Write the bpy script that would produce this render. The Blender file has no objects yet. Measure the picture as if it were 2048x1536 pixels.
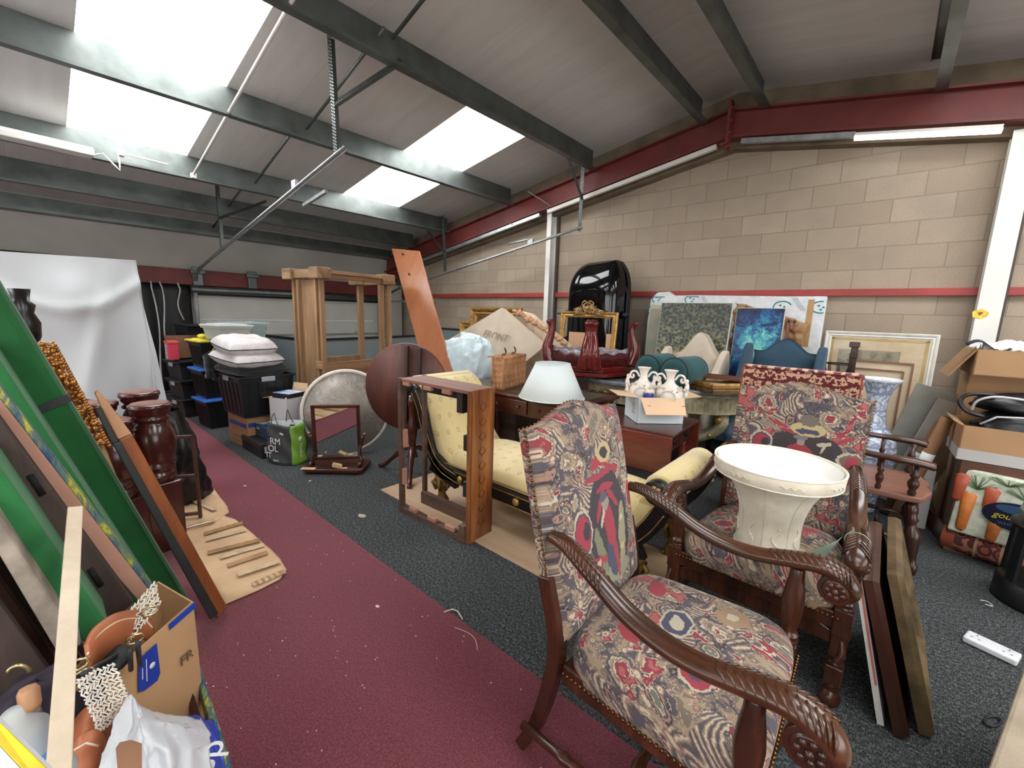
import bpy, math, random
from mathutils import Vector, Matrix, noise
S = bpy.context.scene
COL = S.collection
random.seed(7)

# ---------------------------------------------------------------- camera
EYE = 1.45
FPX = 845.75                                   # focal length in pixels of a 2048 px wide frame
RX = Vector((0.74759508, 0.66345007, 0.03058773))      # camera right
DN = Vector((0.13097591, -0.10212378, -0.98611158))    # camera down
FW = Vector((-0.65111206, 0.74121842, -0.16324321))    # camera forward
cam = bpy.data.cameras.new('camera'); camo = bpy.data.objects.new('camera', cam)
COL.objects.link(camo)
camo.matrix_world = Matrix(((RX.x, -DN.x, -FW.x, 0), (RX.y, -DN.y, -FW.y, 0), (RX.z, -DN.z, -FW.z, EYE), (0, 0, 0, 1)))
cam.sensor_width = 36; cam.lens = FPX / 2048 * 36; cam.clip_start = .02; cam.clip_end = 60
S.camera = camo

def ray(px, py):
    a, b = (px - 1024) / FPX, (py - 768) / FPX
    return RX * a + DN * b + FW
def at(px, py, x=None, y=None, z=None):        # a photo point on a plane of the room
    d = ray(px, py)
    t = x / d.x if x is not None else y / d.y if y is not None else (z - EYE) / d.z
    return Vector((0, 0, EYE)) + d * t

# ---------------------------------------------------------------- world and exposure
S.view_settings.view_transform = 'Standard'; S.view_settings.look = 'None'
S.view_settings.gamma = 1; S.view_settings.use_curve_mapping = False
S.view_settings.exposure = 0.2
w = bpy.data.worlds.new('world'); S.world = w; w.use_nodes = True
w.node_tree.nodes['Background'].inputs[0].default_value = (.8, .85, .9, 1)
w.node_tree.nodes['Background'].inputs[1].default_value = .4
FILL_GLOW = 3.0
SKYLIGHT = 9.0                                # radiance of the translucent roof panels
GAP_GLOW = 5.0

# ---------------------------------------------------------------- materials
def lin(c):
    return tuple(((v / 255) / 12.92 if v / 255 <= .04045 else ((v / 255 + .055) / 1.055) ** 2.4) for v in c) + (1,)
class NT:
    """small node helper"""
    def __init__(s, name):
        s.m = bpy.data.materials.new(name); s.m.use_nodes = True
        s.t = s.m.node_tree; s.n = s.t.nodes; s.l = s.t.links
        s.b = s.n['Principled BSDF']; s.o = s.n['Material Output']
    def node(s, typ, **kw):
        x = s.n.new(typ)
        for k, v in kw.items():
            if k in ('inputs',):
                for i, val in v.items():
                    if hasattr(val, 'is_output') or isinstance(val, bpy.types.NodeSocket): s.l.new(val, x.inputs[i])
                    else: x.inputs[i].default_value = val
            else: setattr(x, k, v)
        return x
    def coord(s, scale=(1, 1, 1), rot=(0, 0, 0), loc=(0, 0, 0), kind='Object'):
        tc = s.node('ShaderNodeTexCoord'); mp = s.node('ShaderNodeMapping')
        mp.inputs['Scale'].default_value = scale; mp.inputs['Rotation'].default_value = rot; mp.inputs['Location'].default_value = loc
        s.l.new(tc.outputs[kind], mp.inputs[0]); return mp.outputs[0]
    def noise(s, co, scale, detail=3, rough=.55, dist=0, out=0):
        x = s.node('ShaderNodeTexNoise', inputs={'Vector': co, 'Scale': scale, 'Detail': detail, 'Roughness': rough, 'Distortion': dist})
        return x.outputs[out]
    def voro(s, co, scale, feature='F1', rnd=1.0, out='Distance'):
        x = s.node('ShaderNodeTexVoronoi', feature=feature, inputs={'Vector': co, 'Scale': scale, 'Randomness': rnd})
        return x.outputs[out]
    def math(s, op, a, b=0.0, c=0.0, clamp=False):
        x = s.node('ShaderNodeMath', operation=op, use_clamp=clamp, inputs={0: a, 1: b, 2: c}); return x.outputs[0]
    def vmath(s, op, a, b=(0, 0, 0), sc=1.0):
        x = s.node('ShaderNodeVectorMath', operation=op, inputs={0: a, 1: b})
        if op == 'SCALE': x.inputs['Scale'].default_value = sc
        return x.outputs[0]
    def ramp(s, f, stops, interp='LINEAR'):
        x = s.node('ShaderNodeValToRGB'); x.color_ramp.interpolation = interp
        e = x.color_ramp.elements
        while len(e) < len(stops): e.new(.5)
        for i, (p, c) in enumerate(stops):
            e[i].position = p; e[i].color = lin(c) if len(c) == 3 and max(c) > 1.0 else (tuple(c) + (1,))[:4]
        s.l.new(f, x.inputs[0]); return x.outputs[0]
    def mix(s, f, a, b, mode='MIX'):
        x = s.node('ShaderNodeMix', data_type='RGBA', blend_type=mode)
        for k, v in ((0, f), (6, a), (7, b)):
            if isinstance(v, bpy.types.NodeSocket): s.l.new(v, x.inputs[k])
            elif k == 0: x.inputs[0].default_value = v
            else: x.inputs[k].default_value = lin(v) if len(v) == 3 else v
        return x.outputs[2]
    def sep(s, co):
        x = s.node('ShaderNodeSeparateXYZ', inputs={0: co}); return x.outputs
    def comb(s, x, y, z=0.0):
        return s.node('ShaderNodeCombineXYZ', inputs={0: x, 1: y, 2: z}).outputs[0]
    def bump(s, h, strength=.3, dist=.002):
        x = s.node('ShaderNodeBump', inputs={'Strength': strength, 'Distance': dist, 'Height': h})
        s.l.new(x.outputs[0], s.b.inputs['Normal'])
    def base(s, c):
        if isinstance(c, bpy.types.NodeSocket): s.l.new(c, s.b.inputs['Base Color'])
        else: s.b.inputs['Base Color'].default_value = lin(c)
    def set(s, **kw):
        nm = {'rough': 'Roughness', 'metal': 'Metallic', 'spec': 'Specular IOR Level', 'coat': 'Coat Weight', 'crough': 'Coat Roughness',
              'sheen': 'Sheen Weight', 'alpha': 'Alpha', 'trans': 'Transmission Weight', 'ior': 'IOR', 'sss': 'Subsurface Weight', 'es': 'Emission Strength'}
        for k, v in kw.items():
            i = s.b.inputs[nm[k]]
            if isinstance(v, bpy.types.NodeSocket): s.l.new(v, i)
            else: i.default_value = v

_M = {}
def plain(name, c, rough=.6, metal=0, var=.08, vs=6, bump=0, bs=60, **kw):
    if name in _M: return _M[name]
    t = NT(name); co = t.coord()
    f = t.noise(co, vs)
    lo = tuple(max(0, v * (1 - var)) for v in c); hi = tuple(min(255, v * (1 + var)) for v in c)
    t.base(t.ramp(f, [(.3, lo), (.7, hi)]))
    t.set(rough=rough, metal=metal, **kw)
    if bump: t.bump(t.noise(co, bs, 4), bump, .003)
    _M[name] = t.m; return t.m
def wood(name, dark, light, axis='x', scale=1.0, rough=.35, coat=.0, ring=6, knots=False, contrast=1.0):
    if name in _M: return _M[name]
    t = NT(name)
    st = {'x': (.12, 1, 1), 'y': (1, .12, 1), 'z': (1, 1, .12)}[axis]
    co = t.coord(tuple(v * scale for v in st))
    n1 = t.noise(co, ring, 3, .6, .6)
    n2 = t.noise(co, ring * 9, 5, .7)
    f = t.math('ADD', t.math('MULTIPLY', n1, .7), t.math('MULTIPLY', n2, .3))
    a = .5 - .16 / contrast; b = .5 + .16 / contrast
    c = t.ramp(f, [(a, dark), (.5, tuple((x + y) / 2 for x, y in zip(dark, light))), (b, light)])
    if knots:
        v = t.voro(t.coord((1.1, 1.1, .35) if axis == 'z' else (.35, 1.1, 1.1)), 3.0)
        k = t.ramp(v, [(.05, (1, 1, 1)), (.1, (0, 0, 0))])
        c = t.mix(k, c, tuple(v * .55 for v in dark))
    t.base(c); t.set(rough=rough, coat=coat, crough=.15)
    t.bump(n2, .12, .0015)
    _M[name] = t.m; return t.m
def metalm(name, c, rough=.35, var=.12):
    return plain(name, c, rough, 1.0, var, 9)
def fabric(name, c, var=.1, vs=8, sheen=.2, weave=500, rough=.9):
    if name in _M: return _M[name]
    t = NT(name); co = t.coord()
    f = t.noise(co, vs); g = t.noise(co, weave, 2)
    lo = tuple(v * (1 - var) for v in c); hi = tuple(min(255, v * (1 + var)) for v in c)
    col = t.ramp(t.math('ADD', t.math('MULTIPLY', f, .7), t.math('MULTIPLY', g, .3)), [(.35, lo), (.65, hi)])
    t.base(col); t.set(rough=rough, sheen=sheen); t.bump(g, .25, .001)
    _M[name] = t.m; return t.m
def glow(name, c, strength):
    if name in _M: return _M[name]
    t = NT(name); t.base(c); t.b.inputs['Emission Color'].default_value = lin(c); t.set(es=strength, rough=.5)
    _M[name] = t.m; return t.m

# ---------------------------------------------------------------- mesh builder
def RZ(deg): return Matrix.Rotation(math.radians(deg), 4, 'Z')
def RXm(deg): return Matrix.Rotation(math.radians(deg), 4, 'X')
def RYm(deg): return Matrix.Rotation(math.radians(deg), 4, 'Y')
def T(x, y=0, z=0): return Matrix.Translation(Vector(x) if hasattr(x, '__len__') else Vector((x, y, z)))
class MB:
    def __init__(s): s.v = []; s.f = []; s.s = []; s.X = Matrix.Identity(4)
    def at(s, m): s.X = m; return s
    def add(s, vs, fs, smooth=False):
        o = len(s.v); s.v += [s.X @ Vector(v) for v in vs]
        s.f += [tuple(i + o for i in f) for f in fs]; s.s += [smooth] * len(fs); return s
    def box(s, c, d, m=None):
        x, y, z = c; a, b, h = (q / 2 for q in d)
        vs = [Vector((x + i * a, y + j * b, z + k * h)) for k in (-1, 1) for j in (-1, 1) for i in (-1, 1)]
        if m is not None: vs = [m @ v for v in vs]
        return s.add(vs, [(0, 2, 3, 1), (4, 5, 7, 6), (0, 1, 5, 4), (2, 6, 7, 3), (0, 4, 6, 2), (1, 3, 7, 5)])
    def hexa(s, p):   # 8 corners: bottom ring 4, top ring 4 (ccw seen from above)
        return s.add(p, [(3, 2, 1, 0), (4, 5, 6, 7), (0, 1, 5, 4), (1, 2, 6, 5), (2, 3, 7, 6), (3, 0, 4, 7)])
    def taper(s, c, d0, d1, h):  # box tapering upward from base centre c
        x, y, z = c
        r = lambda d, zz: [(x - d[0] / 2, y - d[1] / 2, zz), (x + d[0] / 2, y - d[1] / 2, zz), (x + d[0] / 2, y + d[1] / 2, zz), (x - d[0] / 2, y + d[1] / 2, zz)]
        return s.hexa(r(d0, z) + r(d1, z + h))
    def beam(s, a, b, w, h, up=(0, 0, 1)):
        a, b = Vector(a), Vector(b); d = (b - a).normalized(); u = Vector(up)
        sd = d.cross(u)
        if sd.length < 1e-4: sd = d.cross(Vector((1, 0, 0)))
        sd.normalize(); u = sd.cross(d).normalized()
        q = lambda p: [p - sd * w / 2 - u * h / 2, p + sd * w / 2 - u * h / 2, p + sd * w / 2 + u * h / 2, p - sd * w / 2 + u * h / 2]
        return s.add(q(a) + q(b), [(0, 1, 2, 3), (7, 6, 5, 4), (0, 4, 5, 1), (1, 5, 6, 2), (2, 6, 7, 3), (3, 7, 4, 0)])
    def prism(s, poly, a, b, axis='z'):
        n = len(poly)
        f = {'z': lambda p, t: (p[0], p[1], t), 'y': lambda p, t: (p[0], t, p[1]), 'x': lambda p, t: (t, p[0], p[1])}[axis]
        vs = [f(p, a) for p in poly] + [f(p, b) for p in poly]
        return s.add(vs, [tuple(range(n)), tuple(range(2 * n - 1, n - 1, -1))] + [(i, n + i, n + (i + 1) % n, (i + 1) % n) for i in range(n)])
    def slab(s, quad, off):   # polygon of points and an offset vector
        n = len(quad); off = Vector(off); q = [Vector(p) for p in quad]
        return s.add(q + [p + off for p in q], [tuple(range(n)), tuple(range(2 * n - 1, n - 1, -1))] + [(i, n + i, n + (i + 1) % n, (i + 1) % n) for i in range(n)])
    def lathe(s, prof, n=24, c=(0, 0, 0), m=None, fn=None):
        vs = []; fs = []
        for r, z in prof:
            for i in range(n):
                a = 2 * math.pi * i / n; rr = fn(r, z, a) if fn else r
                v = Vector((c[0] + rr * math.cos(a), c[1] + rr * math.sin(a), c[2] + z))
                vs.append(m @ v if m is not None else v)
        k = len(prof)
        for j in range(k - 1):
            for i in range(n): fs.append((j * n + i, j * n + (i + 1) % n, (j + 1) * n + (i + 1) % n, (j + 1) * n + i))
        if prof[0][0] > 1e-5: fs.append(tuple(range(n - 1, -1, -1)))
        if prof[-1][0] > 1e-5: fs.append(tuple((k - 1) * n + i for i in range(n)))
        return s.add(vs, fs, True)
    def cyl(s, a, b, r, r2=None, n=16):
        return s.tube([a, b], [r, r if r2 is None else r2], n)
    def tube(s, pts, r, n=10, closed=False, flat=1.0, up=None, tw=0):
        P = [Vector(p) for p in pts]; k = len(P)
        if not hasattr(r, '__len__'): r = [r] * k
        tan = []
        for i in range(k):
            if closed: t = P[(i + 1) % k] - P[i - 1]
            else: t = P[min(i + 1, k - 1)] - P[max(i - 1, 0)]
            tan.append(t.normalized() if t.length > 1e-9 else Vector((0, 0, 1)))
        u = Vector(up) if up else (Vector((0, 0, 1)) if abs(tan[0].z) < .9 else Vector((1, 0, 0)))
        vs = []
        for i in range(k):
            u = (u - tan[i] * u.dot(tan[i]))
            u = u.normalized() if u.length > 1e-6 else tan[i].orthogonal().normalized()
            w_ = tan[i].cross(u)
            for j in range(n):
                a = 2 * math.pi * j / n + tw * i
                vs.append(P[i] + (u * math.cos(a) * flat + w_ * math.sin(a)) * r[i])
        fs = []
        for i in range(k if closed else k - 1):
            i2 = (i + 1) % k
            for j in range(n): fs.append((i * n + j, i * n + (j + 1) % n, i2 * n + (j + 1) % n, i2 * n + j))
        if not closed: fs += [tuple(range(n - 1, -1, -1)), tuple((k - 1) * n + j for j in range(n))]
        return s.add(vs, fs, True)
    def grid(s, nu, nv, fn, closed=False, smooth=True):
        vs = [fn(i / (nu if closed else nu - 1), j / (nv - 1)) for j in range(nv) for i in range(nu)]
        fs = [(j * nu + i, j * nu + (i + 1) % nu, (j + 1) * nu + (i + 1) % nu, (j + 1) * nu + i) for j in range(nv - 1) for i in range(nu if closed else nu - 1)]
        return s.add(vs, fs, smooth)
    def ball(s, c, r, n=10, m=8):
        c = Vector(c); r = Vector(r) if hasattr(r, '__len__') else Vector((r, r, r))
        vs = [c + Vector((0, 0, -r.z))]
        for j in range(1, m):
            p = -math.pi / 2 + math.pi * j / m
            for i in range(n):
                a = 2 * math.pi * i / n
                vs.append(c + Vector((r.x * math.cos(p) * math.cos(a), r.y * math.cos(p) * math.sin(a), r.z * math.sin(p))))
        vs.append(c + Vector((0, 0, r.z))); fs = []
        for i in range(n):
            fs.append((0, 1 + (i + 1) % n, 1 + i)); fs.append((len(vs) - 1, 1 + (m - 2) * n + i, 1 + (m - 2) * n + (i + 1) % n))
        for j in range(m - 2):
            for i in range(n): fs.append((1 + j * n + i, 1 + j * n + (i + 1) % n, 1 + (j + 1) * n + (i + 1) % n, 1 + (j + 1) * n + i))
        return s.add(vs, fs, True)

def link(o, parent=None):
    COL.objects.link(o)
    if parent is not None: o.parent = parent
    return o
def tag(o, label=None, cat=None, group=None, kind=None):
    if label: o['label'] = label
    if cat: o['category'] = cat
    if group: o['group'] = group
    if kind: o['kind'] = kind
    return o
def obj(name, mb, mat, parent=None, bevel=0, seg=2, subs=0, solid=0, off=0, label=None, smooth=None, autos=False):
    me = bpy.data.meshes.new(name); me.from_pydata([tuple(v) for v in mb.v], [], mb.f)
    me.polygons.foreach_set('use_smooth', [True] * len(mb.f) if (smooth or autos) else [False] * len(mb.f) if smooth is False else mb.s)
    me.validate(); me.update()
    if mat is not None:
        for m in (mat if isinstance(mat, (list, tuple)) else [mat]): me.materials.append(m)
    o = link(bpy.data.objects.new(name, me), parent)
    if solid:
        d = o.modifiers.new('thickness', 'SOLIDIFY'); d.thickness = solid; d.offset = off
    if bevel:
        d = o.modifiers.new('bevel', 'BEVEL'); d.width = bevel; d.segments = seg; d.limit_method = 'ANGLE'; d.angle_limit = math.radians(40)
    if subs:
        d = o.modifiers.new('subdivision', 'SUBSURF'); d.levels = subs; d.render_levels = subs
    if label: o['label'] = label
    return o
def thing(name, label, cat, loc=(0, 0, 0), rz=0, group=None, m=None):
    o = bpy.data.objects.new(name, None); COL.objects.link(o)
    if m is not None: o.matrix_world = m
    else: o.location = loc; o.rotation_euler = (0, 0, math.radians(rz))
    o.empty_display_size = .1
    return tag(o, label, cat, group)
def struct(name, mb, mat, **kw):
    return tag(obj(name, mb, mat, **kw), kind='structure')
def dup(root, loc=None, rz=None, label=None, m=None, group=None):
    def cp(o, par):
        c = o.copy(); COL.objects.link(c)
        if par is not None: c.parent = par
        for ch in list(o.children): cp(ch, c)
        return c
    r = cp(root, None)
    if m is not None: r.matrix_world = m
    if loc is not None: r.location = loc
    if rz is not None: r.rotation_euler = (0, 0, math.radians(rz))
    if label: r['label'] = label
    if group: r['group'] = group
    return r
def frame_from(o, xa, ya):   # matrix with origin o and axes x, y (world vectors)
    xa = Vector(xa).normalized(); ya = Vector(ya); ya = (ya - xa * ya.dot(xa)).normalized(); za = xa.cross(ya)
    return Matrix(((xa.x, ya.x, za.x, o[0]), (xa.y, ya.y, za.y, o[1]), (xa.z, ya.z, za.z, o[2]), (0, 0, 0, 1)))
def text(name, s, size, mat, m, parent=None, depth=.0006, label=None, shear=0, align='CENTER'):
    cu = bpy.data.curves.new(name, 'FONT'); cu.body = s; cu.size = size; cu.extrude = depth; cu.align_x = align; cu.align_y = 'CENTER'; cu.shear = shear
    tmp = bpy.data.objects.new(name, cu); COL.objects.link(tmp)
    dg = bpy.context.evaluated_depsgraph_get(); me = bpy.data.meshes.new_from_object(tmp.evaluated_get(dg))
    bpy.data.objects.remove(tmp); me.materials.clear(); me.materials.append(mat)
    o = link(bpy.data.objects.new(name, me), parent); o.matrix_local = m
    if label: o['label'] = label
    return o
# ================================================================ ROOM
WX, EX, NY, SY = -8.8, 5.5, 5.8, -5.5          # side walls (x) and gable walls (y)
RIDX, RIDZ, SL = -1.65, EYE + 2.58, .169       # ridge line and roof slope
def rz_(x): return RIDZ - SL * abs(x - RIDX)   # ceiling height at x

# materials of the shell
t = NT('concrete_block_wall'); co = t.coord((1, 1, 1), (math.radians(90), 0, 0), (-.1440, 0, 0))
xyz = t.sep(t.coord()); bco = t.comb(t.math('ADD', xyz[0], .144), t.math('ADD', xyz[2], .0120))
br = t.node('ShaderNodeTexBrick', offset=.5, inputs={'Vector': bco, 'Scale': 1.0, 'Mortar Size': .0055, 'Mortar Smooth': .25, 'Bias': 0.0, 'Brick Width': .45, 'Row Height': .225,
     'Color1': lin((186, 170, 150)), 'Color2': lin((170, 153, 133)), 'Mortar': lin((150, 138, 122))})
n = t.noise(bco, 2.2, 4); g = t.noise(bco, 90, 4, .7)
c = t.mix(t.ramp(n, [(.3, (0, 0, 0)), (.75, (.55, .55, .55))]), br.outputs[0], (150, 138, 128))
c = t.mix(t.ramp(g, [(.35, (.35, .35, .35)), (.6, (0, 0, 0))]), c, (130, 115, 98))
t.base(c); t.set(rough=.95, spec=.15)
t.bump(t.math('ADD', t.math('MULTIPLY', br.outputs[1], -.9), t.math('MULTIPLY', g, .35)), .55, .006)
BLOCK = t.m
t = NT('roof_liner_sheet'); co = t.coord()
x = t.sep(co)
seam = t.math('LESS_THAN', t.math('FRACT', x[1]), .006)
n = t.noise(t.coord((.4, 3, 1)), 3, 4); m2 = t.noise(co, 160, 2)
c = t.ramp(n, [(.3, (206, 203, 198)), (.7, (218, 215, 210))])
c = t.mix(t.math('MULTIPLY', seam, .25), c, (120, 116, 112)); c = t.mix(t.math('MULTIPLY', m2, .12), c, (120, 116, 112))
t.base(c); t.set(rough=.7); t.bump(m2, .25, .002); LINER = t.m
GALV = plain('galvanised_steel', (108, 114, 111), .42, .75, .12, 4)
GALVL = plain('bright_galvanised_steel', (176, 180, 182), .38, .8, .1, 12)
REDST = plain('red_oxide_painted_steel', (108, 44, 40), .5, 0, .12, 3)
REDRAIL = plain('red_painted_rail', (160, 62, 58), .5, 0, .08, 3)
WHITEP = plain('white_painted_steel', (228, 226, 220), .5, 0, .03, 2)
FOAM = plain('brown_edge_insulation', (118, 104, 84), .95, 0, .15, 3, .3, 40)
CREAMW = plain('cream_lined_panel', (178, 174, 166), .7, 0, .05, 1.5)
BLACKP = plain('black_plastic', (16, 16, 17), .45, 0, .2, 5)
t = NT('charcoal_carpet'); co = t.coord()
a = t.noise(co, 70, 6, .8); b = t.noise(t.coord((1, .35, 1)), 260, 2, .6); d = t.noise(co, 3, 2)
f = t.math('ADD', t.math('MULTIPLY', a, .55), t.math('MULTIPLY', b, .45))
c = t.ramp(f, [(.4, (30, 32, 33)), (.5, (66, 69, 70)), (.58, (108, 111, 110)), (.68, (170, 172, 170))])
c = t.mix(t.math('MULTIPLY', d, .25), c, (42, 45, 47)); t.base(c); t.set(rough=1, spec=.1); t.bump(f, .9, .006); CHAR = t.m
t = NT('burgundy_carpet'); co = t.coord()
a = t.noise(co, 140, 5, .75); d = t.noise(co, 2.2, 3); e = t.noise(co, 420, 2)
c = t.ramp(a, [(.35, (88, 38, 47)), (.5, (114, 53, 62)), (.66, (140, 78, 86))])
c = t.mix(t.math('MULTIPLY', d, .3), c, (100, 46, 55))
c = t.mix(t.math('GREATER_THAN', t.voro(co, 9, out='Distance'), 2), c, (200, 180, 170))
t.base(c); t.set(rough=1, spec=.1, sheen=.15); t.bump(a, .8, .005); BURG = t.m

struct('floor', MB().box(((WX + EX) / 2, (NY + SY) / 2, -.06), (EX - WX + .4, NY - SY + .4, .12)), CHAR)
tag(obj('red_carpet_runner', MB().slab([(-8.7, -1.6, .001), (2.3, -1.6, .001), (2.3, 1.215, .001), (-8.7, 1.215, .001)], (0, 0, .007)), BURG, bevel=.002),
    'long burgundy carpet runner laid over the charcoal carpet', 'carpet')
# gable walls reach up to the roof
for nm, y, mt in (('wall_north', NY, BLOCK), ('wall_south', SY, BLOCK)):
    o = .1 if y > 0 else -.1
    struct(nm, MB().prism([(WX - .1, 0), (EX + .1, 0), (EX + .1, rz_(EX) + .2), (RIDX, RIDZ + .25), (WX - .1, rz_(WX) + .2)], y, y + o * 2, 'y'), mt)
# side walls: upper lining; the left wall has the roller shutter opening y 1.9 .. 5.3, z 0 .. 1.6
m = MB()
m.box((WX - .1, (SY + 1.88) / 2, 1.45), (.2, 1.88 - SY, 2.9)); m.box((WX - .1, (5.3 + NY) / 2, 1.45), (.2, NY - 5.3, 2.9)); m.box((WX - .1, 3.59, 2.25), (.2, 3.42, 1.3))
struct('wall_west', m, CREAMW)
struct('wall_east', MB().box((EX + .1, (SY + NY) / 2, 1.4), (.2, NY - SY, 2.9)), CREAMW)
FILL = glow('added_fill_glow', (250, 250, 250), FILL_GLOW)
struct('window_20', MB().box((EX - .01, 1.2, 1.35), (.02, 5.4, 1.9)), FILL)      # unseen glowing panels, added to brighten the ceiling and the fronts of things
struct('window_21', MB().box((-3.2, SY + .01, 1.35), (6.4, .02, 1.9)), FILL)
struct('window_22', MB().box((2.9, SY + .01, 1.35), (3.4, .02, 1.9)), FILL)

# roof panels with skylight openings

YS = [(-5.05, -4.05), (-2.5, -1.5), (.45, 1.45), (3.4, 4.4)]
def roof(name, x0, x1, sx0, sx1):
    m = MB()
    def pan(xa, xb, ya, yb):
        m.slab([(xa, ya, rz_(xa)), (xb, ya, rz_(xb)), (xb, yb, rz_(xb)), (xa, yb, rz_(xa))], (0, 0, .08))
    pan(x0, sx0, SY - .1, NY + .1); pan(sx1, x1, SY - .1, NY + .1)
    ys = [SY - .1] + [q for p in YS for q in p] + [NY + .1]
    for i in range(0, len(ys), 2): pan(sx0, sx1, ys[i], ys[i + 1])
    struct(name, m, LINER)
roof('ceiling_west_slope', WX - .15, RIDX, -6.58, -3.45)
roof('ceiling_east_slope', RIDX, EX + .15, .05, 3.28)
SKY = glow('daylight_through_roof_sheet', (250, 251, 252), SKYLIGHT)
k = 0
for (xa, xb) in ((-6.58, -3.45), (.05, 3.28)):
    for ya, yb in YS:
        k += 1
        struct('window_%d' % k, MB().slab([(xa, ya, rz_(xa) + .03), (xb, ya, rz_(xb) + .03), (xb, yb, rz_(xb) + .03), (xa, yb, rz_(xa) + .03)], (0, 0, .01)), SKY)

# purlins: zed sections
GP = 'roof purlins running to the gable wall'
def purlin(x, label, dep=.265, flip=1):
    z = rz_(x) - .005; m = MB(); L0, L1 = SY + .1, 5.45
    s = SL if x < RIDX else -SL
    pr = [(x, z - dep), (x + .085 * flip, z - dep + .0), (x + .085 * flip, z - dep + .025), (x + .08 * flip, z - dep + .025), (x + .08 * flip, z - dep + .006), (x + .006 * flip, z - dep + .006), (x + .006 * flip, z),
          (x - .06 * flip, z - s * .06 * flip), (x - .06 * flip, z - s * .06 * flip - .02), (x - .054 * flip, z - s * .06 * flip - .02), (x - .054 * flip, z - s * .06 * flip - .006), (x, z - .006)]
    if flip < 0: pr = pr[::-1]
    m.prism(pr, L1, L0, 'y')
    o = obj('roof_purlin', m, GALV); tag(o, label, 'beam', GP); return o
for x, lb in ((-1.98, 'galvanised purlin just left of the ridge light'), (-3.42, 'galvanised purlin carrying the long perforated track hangers'), (-4.95, 'galvanised purlin crossing the middle of both skylights'), (-6.56, 'galvanised purlin along the lower edge of the skylights'),
              (-7.65, 'dark galvanised purlin between the skylights and the eaves'), (-1.35, 'galvanised purlin just right of the ridge light'), (.02, 'galvanised purlin on the right-hand roof slope')):
    purlin(x, lb)
m = MB(); m.prism([(WX + .0, rz_(WX) - .24), (WX + .22, rz_(WX) - .24), (WX + .22, rz_(WX) - .2), (WX + .03, rz_(WX) - .2), (WX + .03, rz_(WX) - .02), (WX, rz_(WX) - .02)], 5.72, SY, 'y')
tag(obj('eaves_beam', m, GALV), 'galvanised eaves beam above the roller shutter wall', 'beam')
# rafters (red portal frame) against the gable
def rafter(name, sgn, label):
    m = MB(); xe = WX + .02 if sgn < 0 else EX
    z = lambda x, d: rz_(x) - d
    a, b = .23, .53; y0, y1 = 5.46, 5.62
    def strip(za, zb, ya, yb):
        p = [(RIDX, ya, z(RIDX, zb)), (xe, ya, z(xe, zb)), (xe, yb, z(xe, zb)), (RIDX, yb, z(RIDX, zb)), (RIDX, ya, z(RIDX, za)), (xe, ya, z(xe, za)), (xe, yb, z(xe, za)), (RIDX, yb, z(RIDX, za))]
        m.hexa(p)
    strip(a, a + .02, y0, y1); strip(b - .02, b, y0, y1); strip(a, b, 5.535, 5.55)
    if sgn < 0: m.prism([(WX + .02, z(WX, .5)), (WX + 1.0, z(WX + 1, .5)), (WX + .05, z(WX, .95))], 5.53, 5.55, 'y')
    tag(obj(name, m, REDST), label, 'beam')
rafter('steel_rafter', -1, 'dark red steel rafter falling from the ridge to the roller shutter corner')
rafter('steel_rafter', 1, 'dark red steel rafter on the right of the ridge joint')
m = MB(); m.box((RIDX, 5.45, RIDZ - .42), (.03, .12, .52)); m.box((RIDX - .02, 5.42, RIDZ - .62), (.08, .1, .02))
for zz in (.25, .38, .5, .64): m.cyl((RIDX - .03, 5.4, RIDZ - zz), (RIDX + .04, 5.4, RIDZ - zz), .012, n=6)
tag(obj('apex_plate', m, REDST), 'dark red bolted plate joining the two rafters at the ridge', 'bracket')
# insulation strip between rafter and roof
for sg, nm in ((-1, 'trim_1'), (1, 'trim_2')):
    xe = WX if sg < 0 else EX
    m = MB(); m.hexa([(RIDX, 5.66, rz_(RIDX) - .6), (xe, 5.66, rz_(xe) - .6), (xe, 5.8, rz_(xe) - .6), (RIDX, 5.8, rz_(RIDX) - .6), (RIDX, 5.66, rz_(RIDX)), (xe, 5.66, rz_(xe)), (xe, 5.8, rz_(xe)), (RIDX, 5.8, rz_(RIDX))])
    struct(nm, m, FOAM)
for x0, x1, nm, mt in ((-1.78, -4.2, 'trim_3', WHITEP), (-4.35, -7.6, 'trim_4', GALVL), (-1.52, -.5, 'trim_5', GALVL)):
    struct(nm, MB().beam((x0, 5.5, rz_(x0) - .57), (x1, 5.5, rz_(x1) - .57), .05, .05, (0, 0, 1)), mt)
TUB = glow('daylight_gap_glow', (250, 250, 245), GAP_GLOW)  # glow put in for the daylight gap between wall and steel
t_ = thing('daylight_gap_strip', 'long thin glowing strip for the daylight gap under the right-hand red rafter', 'light', (-.5, 5.5, rz_(-.5) - .6))
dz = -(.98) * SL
obj('housing', MB().beam((0, 0, .03), (.98, 0, .03 + dz), .06, .025), WHITEP, t_); obj('diffuser', MB().beam((0, -.0, 0), (.98, 0, dz), .045, .032), TUB, t_)  # white trim above, glowing face below standing in for daylight
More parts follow.
